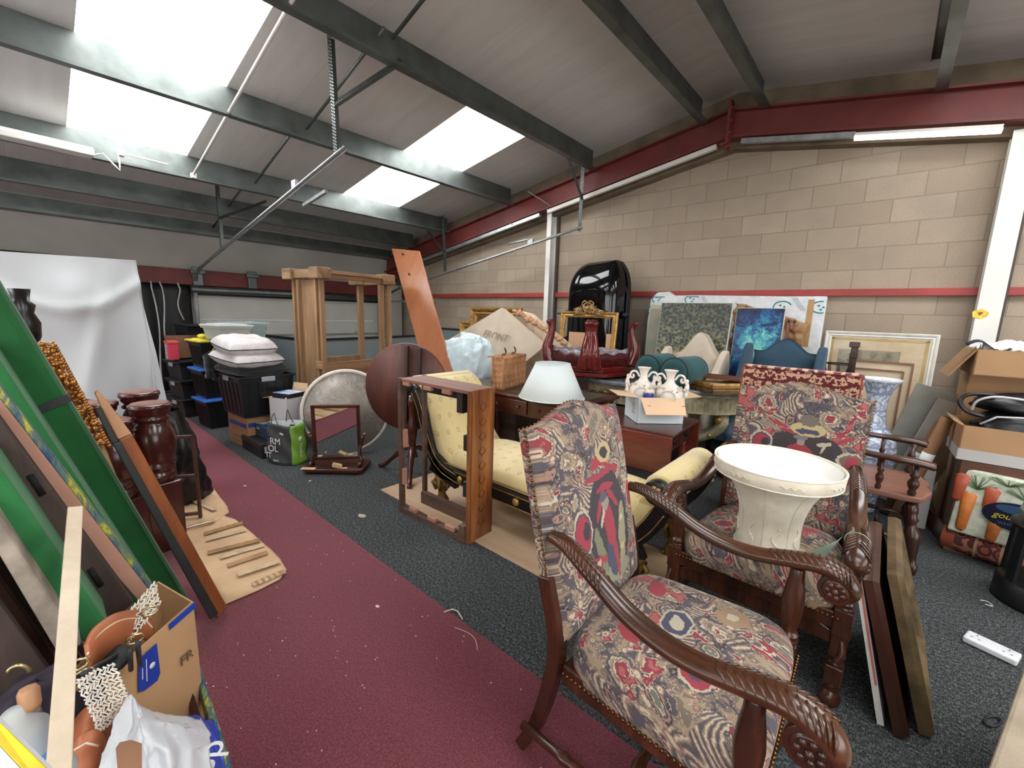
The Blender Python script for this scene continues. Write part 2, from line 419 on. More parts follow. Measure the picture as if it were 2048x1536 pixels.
# red rail on the wall, white columns
struct('trim_6', MB().box((-1.65, 5.77, EYE + .331), (14.2, .06, .072)), REDRAIL, bevel=.004)
for x, wd, lab in ((-4.24, .085, 'slim white painted column behind the gilt frames'), (.63, .15, 'white painted steel column with a yellow sticker')):
    m = MB(); zt = rz_(x) - .56; y0 = 5.6
    m.box((x, y0, zt / 2), (wd, .012, zt)); m.box((x, y0 + .14, zt / 2), (wd, .012, zt)); m.box((x, y0 + .07, zt / 2), (.01, .14, zt))
    c_ = tag(obj('steel_column', m, WHITEP), lab, 'column')
    if x > 0:
        m = MB(); p = at(1960, 628, y=5.592); 
        m.prism([(p.x + (.05 + .006 * math.sin(q * 2.1)) * math.cos(q * .3927), p.z + (.042 + .005 * math.cos(q * 3)) * math.sin(q * .3927)) for q in range(16)], 5.5935, 5.591, 'y')
        obj('sticker', m, plain('yellow_sticker', (232, 196, 70), .5, 0, .15, 30), c_, label='torn yellow sticker')
        m = MB(); m.prism([(p.x - .016, p.z + .012), (p.x - .004, p.z - .018), (p.x + .02, p.z + .008), (p.x + .006, p.z + .02)], 5.591, 5.59, 'y')
        obj('sticker_mark', m, plain('brown_ink', (150, 84, 30), .6), c_)
    m = MB(); m.box((x + (.07 if x < 0 else .1), 5.76, 1.5), (.02, .05, 3.0)); tag(obj('movement_joint_strip', m, plain('dark_mastic', (84, 76, 68), .8)), 'dark mastic joint in the block wall beside the %s white column' % ('slim' if x < 0 else 'broad'), 'joint')

# left wall: red beam, shutter box, white panel door, black curtain
tag(obj('wall_beam', MB().box((WX + .1, 1.4, EYE + .43), (.16, 8.4, .25)), REDST, bevel=.01), 'dark red steel beam along the left wall above the roller door', 'beam')
for y in (1.9, 2.7): tag(obj('beam_clamp', MB().box((WX + .2, y, EYE + .45), (.06, .14, .3)).box((WX + .24, y, EYE + .52), (.05, .2, .06)), GALV, bevel=.01), 'galvanised clamp on the red wall beam, the %s one' % ('left' if y < 2 else 'right'), 'bracket')
d = thing('roller_door', 'white sectional garage door in the left wall', 'door', (WX + .04, 3.6, 0)); del d['label'], d['category']; d.name = 'door_1'; tag(d, kind='structure')
DOORM = plain('cream_white_door_panel', (206, 204, 196), .55, 0, .03, 1.5)
m = MB()
for k in range(4): m.box((0, 0, .2 + k * .4), (.05, 3.4, .39))
obj('door_panel', m, DOORM, d, bevel=.006)
m = MB(); m.cyl((.16, -1.8, EYE + .24), (.16, 1.75, EYE + .24), .055, n=20); obj('spring_shaft', m, GALV, d)
obj('lintel_seal', MB().box((.05, 0, EYE + .19), (.06, 3.5, .08)), BLACKP, d)
obj('rail', MB().box((.06, 0, .93), (.02, 3.3, .014)), plain('grey_metal_rail', (150, 150, 146), .5), d)
obj('handle', MB().box((.07, 1.1, .95), (.03, .07, .05)), plain('grey_metal_rail', (150, 150, 146)), d, bevel=.008)
# black insulating curtain left of the door with pale cables
m = MB()
def fn(u, v):
    y = .2 + u * 1.6; return (WX + .14 + .02 * math.sin(u * 23) + .015 * noise.noise(Vector((u * 5, v * 3, 1))), y, .05 + v * 1.72)
m.grid(40, 12, fn); tag(obj('black_curtain', m, plain('black_sheeting', (14, 14, 15), .5, 0, .3, 4), solid=.006), 'black plastic sheet hanging on the left wall beside the roller door', 'curtain')
for i, (a, b, nm_) in enumerate(((( 303, 575), (330, 770), 'left'), ((320, 575), (340, 710), 'middle'), ((356, 578), (365, 640), 'right'))):
    p0 = at(*a, x=WX + .2); p1 = at(*b, x=WX + .22); pts = []
    for k in range(12):
        u = k / 11; q = p0.lerp(p1, u); pts.append((q.x, q.y + .03 * math.sin(u * 5 + i), q.z))
    pts.insert(0, (p0.x, p0.y, EYE + .33))
    if i == 1: pts += [(q.x, p1.y + .03, p1.z - .15), (q.x, p1.y - .02, p1.z - .4)]
    tag(obj('hanging_cable', MB().tube(pts, .011, 6), plain('pale_grey_cable', (190, 190, 186), .5)), 'pale grey cable on the black sheeting, the %s of the three' % nm_, 'cable', None)

# garage door tracks, right and left, with perforated hangers
PERF_H = .025
def perforated(a, b, w, parent, name='hanger', up=(0, 1, 0)):
    # angle strip with punched holes: a ladder of small bars
    a, b = Vector(a), Vector(b); L = (b - a).length; n_ = max(3, int(L / PERF_H)); d = (b - a).normalized(); sd = d.cross(Vector(up)).normalized(); u = sd.cross(d).normalized()
    m = MB(); r = w * .32
    for sg in (-1, 1): m.beam(a + sd * sg * (w / 2 - r / 2), b + sd * sg * (w / 2 - r / 2), r, .003, u)
    for i in range(n_ + 1):
        p = a + d * (L * i / n_); m.beam(p - d * .006, p + d * .006, w, .003, u)
    m.beam(a + sd * w / 2 + u * w / 2, b + sd * w / 2 + u * w / 2, .003, w, u)
    return obj(name, m, GALV, parent)
def track(name, y, pts, label, hang, sgn):
    tk = thing(name, label, 'door track', pts[0])
    o = Vector(pts[0]); P = [Vector(p) - o for p in pts]
    m = MB(); w_ = .04
    for dy, dz_ in ((-.02, 0), (.02, 0), (0, .022)):
        m.tube([p + Vector((0, dy, dz_)) for p in P], .009 if dz_ == 0 else .006, 6)
    for i in range(len(P) - 1): m.beam(P[i], P[i + 1], .04, .004, (0, 0, 1))
    obj('rail', m, GALVL, tk)
    for a, b, w__ in hang: perforated(Vector(a) - o, Vector(b) - o, w__, tk)
    return tk
Y1 = 1.86
tk = track('door_track', Y1, [(-3.55, Y1, 2.745), (-7.0, Y1, 2.215), (-8.2, Y1, 2.02), (-8.5, Y1, 1.93), (-8.62, Y1, 1.75), (-8.66, Y1, 1.5), (-8.66, Y1, .1)],
      'galvanised garage door track sloping down on the left, nearest the skylights',
      [((-3.7, Y1, 2.74), (-3.74, Y1, rz_(-3.74) - .02), .062), ((-3.7, Y1, 3.13), (-3.36, Y1 + .42, 3.52), .055), ((-7.08, Y1, 2.2), (-7.1, Y1, rz_(-7.1) - .02), .05), ((-7.08, Y1, 2.62), (-6.75, Y1 + .5, 2.9), .045)], 1)
o = Vector((-3.55, Y1, 2.745))
obj('roller_bracket', MB().box(Vector((-4.55, Y1, 2.64)) - o, (.09, .03, .07)).tube([Vector((-4.6, Y1, 2.66)) - o, Vector((-4.8, Y1 + .1, 2.6)) - o], .012, 8), GALVL, tk)
obj('stub_rail', MB().beam(Vector((-4.15, Y1 + .12, 2.54)) - o, Vector((-4.6, Y1 + .1, 2.47)) - o, .03, .03), GALVL, tk)
Y2 = 5.25
tk = track('door_track', Y2, [(-3.4, Y2, 2.67), (-6.37, Y2, 2.16), (-8.0, Y2, 1.87), (-8.4, Y2, 1.78), (-8.6, Y2, 1.6), (-8.66, Y2, 1.4), (-8.66, Y2, .1)],
      'galvanised garage door track along the block wall',
      [((-3.44, Y2, 2.62), (-3.44, Y2, rz_(-3.44) - .02), .055), ((-3.42, Y2, 3.04), (-3.42, Y2 - .42, rz_(-3.5) - .2), .04), ((-6.37, Y2, 2.2), (-6.44, Y2, rz_(-6.44) - .03), .07), ((-6.4, Y2, 2.55), (-6.9, Y2, 2.98), .03)], 1)
o = Vector((-3.4, Y2, 2.67))
obj('roller_bracket', MB().box(Vector((-4.32, Y2, 2.55)) - o, (.1, .03, .1)).tube([Vector((-4.32, Y2, 2.6)) - o, Vector((-4.75, Y2 - .05, 2.55)) - o], .018, 8), GALVL, tk)
obj('latch_arm', MB().beam(Vector((-4.8, Y2 + .1, 2.88)) - o, Vector((-5.0, 5.4, 3.0)) - o, .03, .004), GALVL, tk)
for a, b, lb in ((rafter and (-4.45, 5.3, rz_(-4.45) - .24), (-4.15, 5.48, rz_(-4.15) - .5), 'short grey brace between the middle purlin and the red rafter'),):
    tag(obj('purlin_brace', MB().beam(a, b, .04, .008), GALV), lb, 'brace')
# white conduit and sag rods
tag(obj('conduit', MB().tube([(-2.75, 1.38, rz_(-2.75) - .3), (-3.35, 1.4, rz_(-3.3) - .26), (-6.4, 1.46, rz_(-6.4) - .27)], .014, 8).box((-6.4, 1.46, rz_(-6.4) - .28), (.06, .05, .05)), WHITEP), 'white conduit pipe hanging below the purlins by the big skylight', 'pipe')
for (xa, xb, lb) in ((-1.95, -3.3, 'nearest the ridge'), (-3.34, -4.93, 'between the two upper purlins'), (-4.97, -6.54, 'behind the left door track'), (-6.58, -8.6, 'lowest, near the eaves')):
    tag(obj('sag_rod', MB().tube([(xa, 2.12, rz_(xa) - .07), (xb, 2.17, rz_(xb) - .14)], .015, 8), GALV), 'thin steel rod tying the purlins, ' + lb, 'rod', None)
# fluorescent fittings
def fitting(p0, p1, label, r=.075):
    a, b = Vector(p0), Vector(p1); f = thing('fluorescent_fitting', label, 'light', a); d = b - a
    m = MB(); prof = [(math.cos(q / 12 * math.pi) * r, -abs(math.sin(q / 12 * math.pi)) * r * 1.0) for q in range(13)]
    m.prism(prof, 0, d.length, 'x'); R_ = frame_from((0, 0, 0), d, (d.y, -d.x, 0))
    mm = MB(); q = [R_ @ Vector((v[0], v[1], v[2])) for v in m.v]; mm.add(q, m.f, True); obj('diffuser', mm, plain('frosted_lamp_cover', (222, 222, 222), .3), f)
    mm = MB(); mm.beam((0, 0, .02), d + Vector((0, 0, .02)), r * 2, .05); obj('housing', mm, WHITEP, f, bevel=.006)
    return f
f = fitting((-6.32, .60, 2.90), (-6.2, -.99, 2.90), 'unlit tubular light fitting below the skylight on the far left', .09)
obj('flex', MB().tube([(0, .02, .03), (-.02, .08, .06), (-.02, .16, -.03), (0, .2, -.08), (0, .2, .0), (0, .2, .1)], .008, 8), WHITEP, f)
obj('junction_box', MB().box((0, .22, .1), (.08, .05, .06)).tube([(0, .24, .1), (-.03, .62, .1)], .01, 8), WHITEP, f, bevel=.005)
fitting((-1.62, 3.05, rz_(-1.65) - .17), (-1.62, 1.5, rz_(-1.65) - .17), 'white light fitting hung along the ridge at the top of the picture', .09)
# low partition with dark top rail
PART = plain('blue_grey_partition_panel', (128, 138, 140), .32, 0, .05, 1.5); DKTR = plain('dark_anodised_trim', (52, 54, 56), .35, .5)
p = thing('office_partition', 'low blue-grey partition screen with a dark top rail behind the pine frame', 'partition', (0, 0, 0))
A, B_, C_ = at(1135, 668, z=1.12), at(600, 681, z=1.12), at(478, 655, z=1.12)
B_ = Vector((-6.05, 3.05, 0)); A = Vector((-5.1, 5.3, 0)); C_ = Vector((-7.9, 2.35, 0))
def wallp(q, h, th, mat, top):
    a, b = Vector(q[0]), Vector(q[1]); d = (b - a).normalized(); n = Vector((-d.y, d.x, 0)) * th
    obj('panel', MB().slab([a, b, b + Vector((0, 0, h)), a + Vector((0, 0, h))], n), mat, p)
    obj('top_rail', MB().beam(a + n / 2 + Vector((0, 0, h + .015)), b + n / 2 + Vector((0, 0, h + .015)), .07, .03), top, p)
wallp(((-6.05, 2.45, 0), (-6.55, 4.9, 0)), .985, .05, PART, DKTR); wallp(((-7.85, 2.25, 0), (-6.05, 2.45, 0)), 1.0, .05, PART, DKTR)
p = thing('office_partition', 'black-railed screen against the block wall behind the gilt frames', 'partition', (0, 0, 0))
wallp(((-7.2, 5.62, 0), (-3.55, 5.42, 0)), 1.1, .04, PART, DKTR)

struct('trim_7', MB().box((WX + .25, 5.55, 1.0), (.22, .3, 2.0)), CREAMW, bevel=.01)
tp_ = thing('tow_rail', 'silver rail with a black bracket between the pine frame and the orange plank', 'rail', (-7.6, 5.1, 0)); a_, b_ = at(758, 603, y=5.0), at(868, 603, y=5.35); o_ = Vector((-7.6, 5.1, 0))
obj('rail', MB().tube([a_ - o_, b_ - o_], .018, 10), GALVL, tp_); obj('bracket', MB().tube([a_ - o_ + Vector((0, 0, .02)), at(775, 590, y=5.05) - o_, at(800, 575, y=5.15) - o_], .02, 8).ball(at(777, 583, y=5.05) - o_, .05), BLACKP, tp_); obj('post', MB().beam(a_ - o_, Vector((a_.x, a_.y, 0)) - o_, .04, .04, (1, 0, 0)).beam(b_ - o_, Vector((b_.x, b_.y, 0)) - o_, .04, .04, (1, 0, 0)), GALV, tp_)
# ================================================================ TAPESTRY ARMCHAIRS
def tapestry(name, plane, figure=None, seed=0.0, sc=1.0):
    t = NT(name); x = t.sep(t.coord()); st_ = .0026
    
    if plane == 'xy': a_, b_ = t.math('ADD', x[0], t.math('MULTIPLY', t.math('SUBTRACT', x[2], .5), .7)), t.math('SUBTRACT', x[1], t.math('SUBTRACT', x[2], .5))
    else: a_, b_ = t.math('ADD', x[0], x[1]), x[2]
    uv = t.comb(t.math('SNAP', a_, st_), t.math('SNAP', b_, st_), seed)      # woven stitches
    SL_, BR, BE, CR, RD, SG, PK, DK, RO = (74, 71, 80), (118, 102, 90), (156, 137, 112), (196, 184, 160), (134, 44, 56), (104, 110, 96), (158, 122, 104), (54, 49, 56), (168, 88, 86)
    sc *= 1.15
    j = t.vmath('SUBTRACT', t.noise(uv, 70, 3, .6, out=1), (.5, .5, .5)); w1 = t.vmath('SUBTRACT', t.noise(uv, 6 * sc, 2, out=1), (.5, .5, .5))
    P = t.vmath('ADD', t.vmath('ADD', uv, t.vmath('SCALE', w1, sc=.09)), t.vmath('SCALE', j, sc=.010))
    g = t.noise(P, 11 * sc, 3, .6); c = t.ramp(g, [(0, DK), (.41, SL_), (.47, BR), (.54, BE), (.60, PK), (.64, SG)], 'CONSTANT')
    gl = t.math('LESS_THAN', t.math('ABSOLUTE', t.math('SUBTRACT', t.math('FRACT', t.math('MULTIPLY', g, 9.0)), .5)), .045); c = t.mix(t.math('MULTIPLY', gl, .7), c, CR)
    w2 = t.vmath('SUBTRACT', t.noise(uv, 5 * sc, 1, out=1), (.5, .5, .5)); P2 = t.vmath('ADD', t.vmath('ADD', uv, t.vmath('SCALE', w2, sc=.25)), t.vmath('SCALE', j, sc=.01)); wv = t.node('ShaderNodeTexWave', bands_direction='DIAGONAL', inputs={'Vector': P2, 'Scale': 20 * sc, 'Distortion': 1.2, 'Detail': 1.0}).outputs['Fac']
    F = t.ramp(wv, [(0, SL_), (.25, BR), (.5, BE), (.72, PK), (.88, CR)], 'CONSTANT'); msk = t.noise(t.vmath('ADD', P, (3, 5, 1)), 8 * sc, 1); c = t.mix(t.math('GREATER_THAN', msk, .56), c, F)
    def eyes(scale, off, lim, stops, keep):
        Q = t.vmath('ADD', P, off); d = t.voro(Q, scale * sc, 'F1', .9); cc = t.sep(t.voro(Q, scale * sc, 'F1', .9, out='Color')); d = t.math('ADD', d, t.math('MULTIPLY', t.math('SUBTRACT', t.noise(uv, 80, 2), .5), .16))
        return t.math('MULTIPLY', t.math('LESS_THAN', d, lim), t.math('GREATER_THAN', cc[0], keep)), t.ramp(d, stops, 'CONSTANT'), cc
    m1, e1, cc = eyes(6.5, (0, 0, 0), .43, [(0, DK), (.07, RO), (.12, RD), (.22, CR), (.255, BR), (.29, BE), (.345, CR), (.365, SL_)], .3); c = t.mix(m1, c, e1)
    m2, e2, c2 = eyes(9, (1.3, .7, 2), .38, [(0, CR), (.05, BR), (.10, SG), (.17, CR), (.2, SL_), (.27, PK), (.33, DK)], .45); c = t.mix(m2, c, e2)
    rd = t.noise(t.vmath('ADD', P, (9, 2, 4)), 12 * sc, 2, .5); c = t.mix(t.math('GREATER_THAN', rd, .61), c, t.ramp(rd, [(.61, CR), (.622, RD), (.67, RO)], 'CONSTANT'))
    m3, e3, c3 = eyes(19, (4, 1, 3), .34, [(0, RD), (.10, CR), (.22, PK), (.29, BR)], .5); c = t.mix(m3, c, e3)
    if figure:
        def ell(cx, cy, rx, ry, a=0, src=None):
            s_ = t.sep(src or t.vmath('ADD', uv, t.vmath('SCALE', t.vmath('SUBTRACT', t.noise(uv, 30, 3, out=1), (.5, .5, .5)), sc=.03)))
            dx, dy = t.math('SUBTRACT', s_[0], cx), t.math('SUBTRACT', s_[1], cy); ca, sa = math.cos(a), math.sin(a)
            u_ = t.math('DIVIDE', t.math('ADD', t.math('MULTIPLY', dx, ca), t.math('MULTIPLY', dy, sa)), rx)
            v_ = t.math('DIVIDE', t.math('SUBTRACT', t.math('MULTIPLY', dy, ca), t.math('MULTIPLY', dx, sa)), ry)
            return t.math('ADD', t.math('MULTIPLY', u_, u_), t.math('MULTIPLY', v_, v_))
        for cx, cy, rx, ry, a, col in figure:
            c = t.mix(t.math('LESS_THAN', ell(cx, cy, rx, ry, a), 1.0), c, col)
    fine = t.noise(uv, 240, 2, .5); c = t.mix(t.math('MULTIPLY', fine, .5), c, (100, 90, 86))
    wx = t.node('ShaderNodeTexWave', bands_direction='X', inputs={'Vector': uv, 'Scale': 90.0}).outputs['Fac']; wy = t.node('ShaderNodeTexWave', bands_direction='Y', inputs={'Vector': uv, 'Scale': 90.0}).outputs['Fac']
    t.base(c); t.set(rough=.95, sheen=.1, spec=.2); t.bump(t.math('MULTIPLY', wx, wy), .35, .0015); return t.m
DKc, REDc, CRM, GRN, SKN, BLU, YEL = (46, 43, 52), (158, 46, 64), (190, 180, 156), (120, 126, 96), (150, 140, 128), (60, 66, 92), (190, 172, 122)
# dancing figure panel (chair in front) and seated figure panel (second chair); coordinates in the back's own x, z
FIG_A = [(.0, .27, .135, .2, 0, DKc), (.0, .10, .11, .035, 0, (140, 140, 116)), (-.075, .2, .022, .09, .3, GRN), (.08, .22, .025, .11, -.2, (150, 146, 110)), (-.06, .17, .014, .014, 0, REDc), (.085, .27, .014, .014, 0, CRM), (.07, .17, .016, .014, 0, YEL),
         (.0, .16, .04, .075, .05, BLU), (.022, .15, .014, .08, .1, REDc), (.0, .27, .034, .075, .12, REDc), (-.05, .35, .012, .06, -.6, REDc), (.04, .36, .012, .055, .7, REDc), (.0, .405, .06, .012, 0, REDc), (-.04, .31, .01, .04, -.5, CRM), (-.012, .355, .022, .028, 0, SKN), (-.018, .375, .026, .016, 0, (80, 84, 96)),
         (-.02, .455, .11, .012, .05, REDc), (.05, .47, .06, .01, -.4, REDc), (-.04, .50, .04, .02, .4, REDc), (.02, .525, .05, .035, 0, YEL), (.02, .525, .03, .018, 0, DKc), (-.17, .3, .055, .075, 0, CRM), (-.17, .3, .047, .067, 0, BLU), (-.17, .3, .042, .06, .1, REDc), (-.15, .3, .02, .03, 0, DKc), (.19, .33, .04, .06, 0, CRM), (.19, .33, .033, .05, 0, REDc),
         (-.12, .17, .05, .03, .1, REDc), (-.13, .17, .012, .012, 0, CRM), (-.1, .175, .012, .012, 0, CRM)]
FIG_B = [(.0, .38, .16, .1, 0, DKc), (.0, .30, .15, .06, 0, DKc), (-.02, .36, .055, .055, 0, REDc), (-.02, .31, .07, .035, 0, REDc), (-.02, .425, .018, .022, 0, SKN), (-.02, .448, .03, .012, 0, (120, 112, 120)), (.075, .43, .03, .012, .3, CRM), (.075, .41, .006, .035, -.3, CRM), (.06, .36, .012, .01, 0, CRM), (-.075, .35, .01, .01, 0, CRM),
         (.0, .49, .075, .032, 0, YEL), (.0, .48, .05, .012, 0, BLU), (.0, .535, .04, .03, 0, (110, 100, 92)), (-.19, .39, .05, .055, 0, CRM), (-.19, .39, .042, .047, 0, BLU), (-.19, .39, .036, .04, 0, REDc), (-.17, .39, .016, .02, 0, DKc), (.2, .37, .07, .045, 0, CRM), (.2, .37, .06, .036, 0, (112, 98, 86)), (.2, .37, .035, .025, .5, REDc), (.16, .27, .09, .055, 0, CRM), (.16, .27, .08, .046, 0, (150, 130, 110)), (.16, .27, .045, .025, .3, REDc),
         (-.13, .50, .05, .010, -.3, REDc), (-.08, .47, .04, .008, -.2, REDc), (.16, .47, .04, .010, .4, REDc), (.13, .49, .03, .007, -.2, REDc)]
TAP_BA = tapestry('tapestry_back_dancer', 'xz', FIG_A, 1.3); TAP_BB = tapestry('tapestry_back_seated', 'xz', FIG_B, 7.7)
TAP_S = tapestry('tapestry_seat', 'xy', [(0, 0, .07, .05, 0, CRM), (0, 0, .06, .042, 0, BLU), (.0, .0, .035, .02, .4, CRM), (-.12, .1, .05, .04, .3, REDc), (.13, .12, .05, .03, .5, REDc), (-.16, -.1, .05, .045, 0, CRM), (-.16, -.1, .042, .037, 0, REDc), (-.16, -.1, .018, .016, 0, BLU), (.15, -.12, .05, .045, 0, (160, 130, 100)), (.15, -.12, .02, .018, 0, CRM)], 4.1)
TAP_SIDE = tapestry('tapestry_border', 'xz', None, 2.2)
OAK = wood('polished_walnut', (36, 19, 12), (92, 54, 32), 'y', 1, .25, .3, 9)
OAKZ = wood('polished_walnut_upright', (34, 17, 11), (84, 46, 28), 'z', 1, .26, .25, 9)
BRASSN = metalm('antique_brass_nail', (120, 88, 50), .35)

def smoothpts(P, n=4):   # Catmull-Rom through tuples of any length
    out = []
    for i in range(len(P) - 1):
        p0, p1, p2, p3 = P[max(i - 1, 0)], P[i], P[i + 1], P[min(i + 2, len(P) - 1)]
        for k in range(n):
            u = k / n
            out.append(tuple(.5 * (2 * b + (c - a) * u + (2 * a - 5 * b + 4 * c - d) * u * u + (3 * b - 3 * c + d - a) * u ** 3) for a, b, c, d in zip(p0, p1, p2, p3)))
    out.append(tuple(P[-1])); return out

def armchair(label, figmat, m):
    t = thing('tapestry_armchair', label, 'armchair', m=m, group='walnut armchairs covered in tapestry')
    # back: leaning padded panel in its own tilted frame
    lean = math.atan2(.15, .66); wb, hb = .285, .70
    def top(u): return hb + .035 * math.cos(min(1, abs(u) * 1.15) * math.pi) * .7 - .0
    def bk(y0, puff):
        def fn(u, v):
            X = (u * 2 - 1); z = v * (top(X)); e = (1 - abs(X) ** 6) * (1 - abs(2 * v - 1) ** 8)
            return (X * wb * (1.0 - .04 * (1 - v)), y0 + puff * e ** .5, z)
        return fn
    b = MB(); n1, n2 = 25, 25
    b.grid(n1, n2, bk(-.018, -.036)); b.grid(n1, n2, bk(.016, .006)); 
    o = 0; q = n1 * n2
    ring = [i for i in range(n1)] + [j * n1 + n1 - 1 for j in range(1, n2)] + [(n2 - 1) * n1 + i for i in range(n1 - 2, -1, -1)] + [j * n1 for j in range(n2 - 2, 0, -1)]
    for i in range(len(ring)): a_, b_ = ring[i], ring[(i + 1) % len(ring)]; b.f.append((a_, b_, q + b_, q + a_)); b.s.append(False)
    bo = obj('backrest', b, figmat, t); bo.location = (0, .285, .44); bo.rotation_euler = (-lean, 0, 0)
    nl = MB()
    for sx in (-1, 1):
        for i in range(44):
            z = .02 + i * .0152; nl.ball((sx * (wb * (1.0 - .04 * (1 - z / .7)) + .001), -.010, z), .0055, 6, 4)
    for i in range(30):
        X = -1 + 2 * i / 29; nl.ball((X * wb, 0.012, top(X) + .001), .005, 6, 4)
    obj('nail_trim', nl, BRASSN, bo)
    # seat
    def seat(u, v):
        a = u * 2 * math.pi
        cx, sy = math.cos(a), math.sin(a); k = 1 / max(abs(cx), abs(sy)); r = (1 / (abs(cx) ** 6 + abs(sy) ** 6)) ** (1 / 6)
        prof = [(0, 0), (.35, -.001), (.65, -.008), (.85, -.024), (.95, -.045), (1.0, -.075), (1.0, -.105), (.985, -.15)]
        i = min(int(v * 7 + .5), 7); rr, dz = prof[i]
        y = sy * r * .275 * rr; hw = .315 - (y + .275) / .55 * .045
        return (cx * r * hw * rr, y - .005, .515 + dz)
    s_ = MB(); s_.grid(56, 8, seat, closed=True); so = obj('seat', s_, [TAP_S], t, subs=1)
    nl = MB()
    for i in range(40): nl.ball((-.3 + .6 * i / 39, -.281, .372), .0055, 6, 4)
    for sx in (-1, 1):
        for i in range(34): y = -.27 + .52 * i / 33; nl.ball((sx * (.318 - (y + .275) / .55 * .045), y, .372), .0055, 6, 4)
    obj('nail_trim', nl, BRASSN, so)
    obj('seat_frame', MB().hexa([(-.3, -.265, .315), (.3, -.265, .315), (.26, .265, .315), (-.26, .265, .315), (-.3, -.265, .385), (.3, -.265, .385), (.26, .265, .385), (-.26, .265, .385)]), OAKZ, t, bevel=.006)
    for sx in (-1, 1):
        # back leg
        pts = smoothpts([(sx * .27, .40, .0), (sx * .265, .345, .12), (sx * .262, .30, .3), (sx * .262, .285, .46), (sx * .265, .33, .66)], 3); m_ = MB()
        for i in range(len(pts) - 1): pass
        w_ = [.021 + .006 * i / len(pts) for i in range(len(pts))]
        m_.tube(pts, [v * 1.3 for v in w_], 4, up=(1, 1, 0)); m_.s = [False] * len(m_.f)
        obj('back_leg', m_, OAKZ, t, bevel=.004)
        # arm with leaf carving and scroll
        ap = smoothpts([(sx * .262, .325, .79, .019), (sx * .272, .26, .785, .023), (sx * .287, .16, .742, .025), (sx * .297, .06, .692, .026), (sx * .305, -.04, .667, .026), (sx * .312, -.13, .666, .026), (sx * .317, -.22, .684, .028), (sx * .32, -.30, .697, .031), (sx * .322, -.355, .682, .032), (sx * .322, -.385, .645, .027), (sx * .322, -.368, .612, .02)], 5)
        m_ = MB(); m_.tube([p[:3] for p in ap], [p[3] * 1.22 for p in ap], 14, flat=.72, up=(0, 0, 1))
        arm = obj('armrest', m_, OAK, t)
        for base_, span in ((2, 9), (27, 14)):   # gadrooned leaf cuts at both ends
            cv = MB()
            for k in range(13):
                i = base_ + k * span / 13; i0 = int(i); p = Vector(ap[i0][:3]).lerp(Vector(ap[min(i0 + 1, len(ap) - 1)][:3]), i - i0); d = (Vector(ap[min(i0 + 2, len(ap) - 1)][:3]) - Vector(ap[i0][:3])).normalized(); r = ap[i0][3] * 1.22
                up = Vector((1, 0, 0)).cross(d).normalized(); up = up if up.z > 0 else -up
                for sd in (-1, 1):
                    a0 = p + Vector((sd * r * .15, 0, 0)) + up * r * .76; a1 = p + d * .018 + Vector((sd * r * .75, 0, 0)) + up * r * .5; a2 = p + d * .03 + Vector((sd * r * 1.02, 0, 0)) + up * r * .05
                    cv.tube([a0, a1, a2], [.002, .0042, .002], 5)
            obj('leaf_carving', cv, OAK, arm)
        sc_ = MB(); c0 = Vector((sx * .322, -.345, .642)); ax = Vector((1, 0, 0))
        sc_.cyl(c0 - ax * .03, c0 + ax * .03, .046, n=26)
        for sd in (-1, 1):
            sc_.cyl(c0 + ax * .03 * sd, c0 + ax * .036 * sd, .036, .03, 20); sc_.ball(c0 + ax * .036 * sd, .010)
            for k in range(7): a = k * 2 * math.pi / 7; sc_.ball(c0 + ax * .036 * sd + Vector((0, math.cos(a) * .02, math.sin(a) * .02)), (.006, .009, .009), 8, 6)
        obj('scroll', sc_, OAKZ, arm, bevel=.003)
        # turned support rising from the seat frame
        pr = [(.031, .0), (.031, .012), (.027, .02), (.033, .032), (.026, .042), (.022, .05), (.026, .075), (.032, .12), (.034, .16), (.029, .21), (.023, .25), (.021, .285)]
        sp = MB(); sp.box((sx * .315, -.245, .35), (.058, .058, .11)); sp.lathe([(r_ * .95, z * .93) for r_, z in pr], 20, (sx * .315, -.245, .40)); obj('arm_support', sp, OAKZ, t, bevel=.004)
        # front leg: scrolled block
        fl = MB(); fl.box((sx * .315, -.245, .255), (.052, .052, .09)); fl.lathe([(.02, 0), (.028, .012), (.02, .024), (.026, .036), (.03, .05)], 18, (sx * .315, -.245, .165)); fl.box((sx * .315, -.245, .13), (.056, .056, .08))
        fl.lathe([(.022, .0), (.034, .008), (.036, .028), (.028, .05), (.018, .06), (.024, .075), (.026, .09)], 18, (sx * .315, -.245, .0))
        fl.tube(smoothpts([(sx * .315, -.25, .31), (sx * .33, -.275, .24), (sx * .315, -.285, .2)], 4), .012, 8)
        obj('front_leg', fl, OAKZ, t, bevel=.004)
        st = MB(); st.lathe([(.014, 0), (.014, .06), (.02, .08), (.014, .1), (.018, .25), (.014, .42), (.02, .44), (.014, .46), (.014, .6)], 12, (sx * .31, -.23, .13), Matrix.Translation((sx * .31, -.23, .13)) @ RXm(-90) @ Matrix.Translation((-sx * .31, .23, -.13)))
        obj('side_stretcher', st, OAKZ, t)
    st = MB(); st.lathe([(.014, 0), (.014, .08), (.022, .12), (.015, .15), (.018, .3), (.015, .45), (.022, .48), (.014, .52), (.014, .6)], 12, (0, 0, 0), Matrix.Translation((-.3, .03, .13)) @ RYm(90)); obj('cross_stretcher', st, OAKZ, t)
    st = MB(); st.prism([(-.29, .25), (.29, .25), (.29, .30), (.2, .335), (.1, .32), (0, .35), (-.1, .32), (-.2, .335), (-.29, .30)], -.255, -.235, 'y'); obj('front_rail', st, OAKZ, t, bevel=.004)
    return t
CH_A = armchair('walnut scroll-arm tapestry armchair in the near foreground, dancer in red on its back', TAP_BA, T(-.36, 1.245, .006) @ RZ(91))
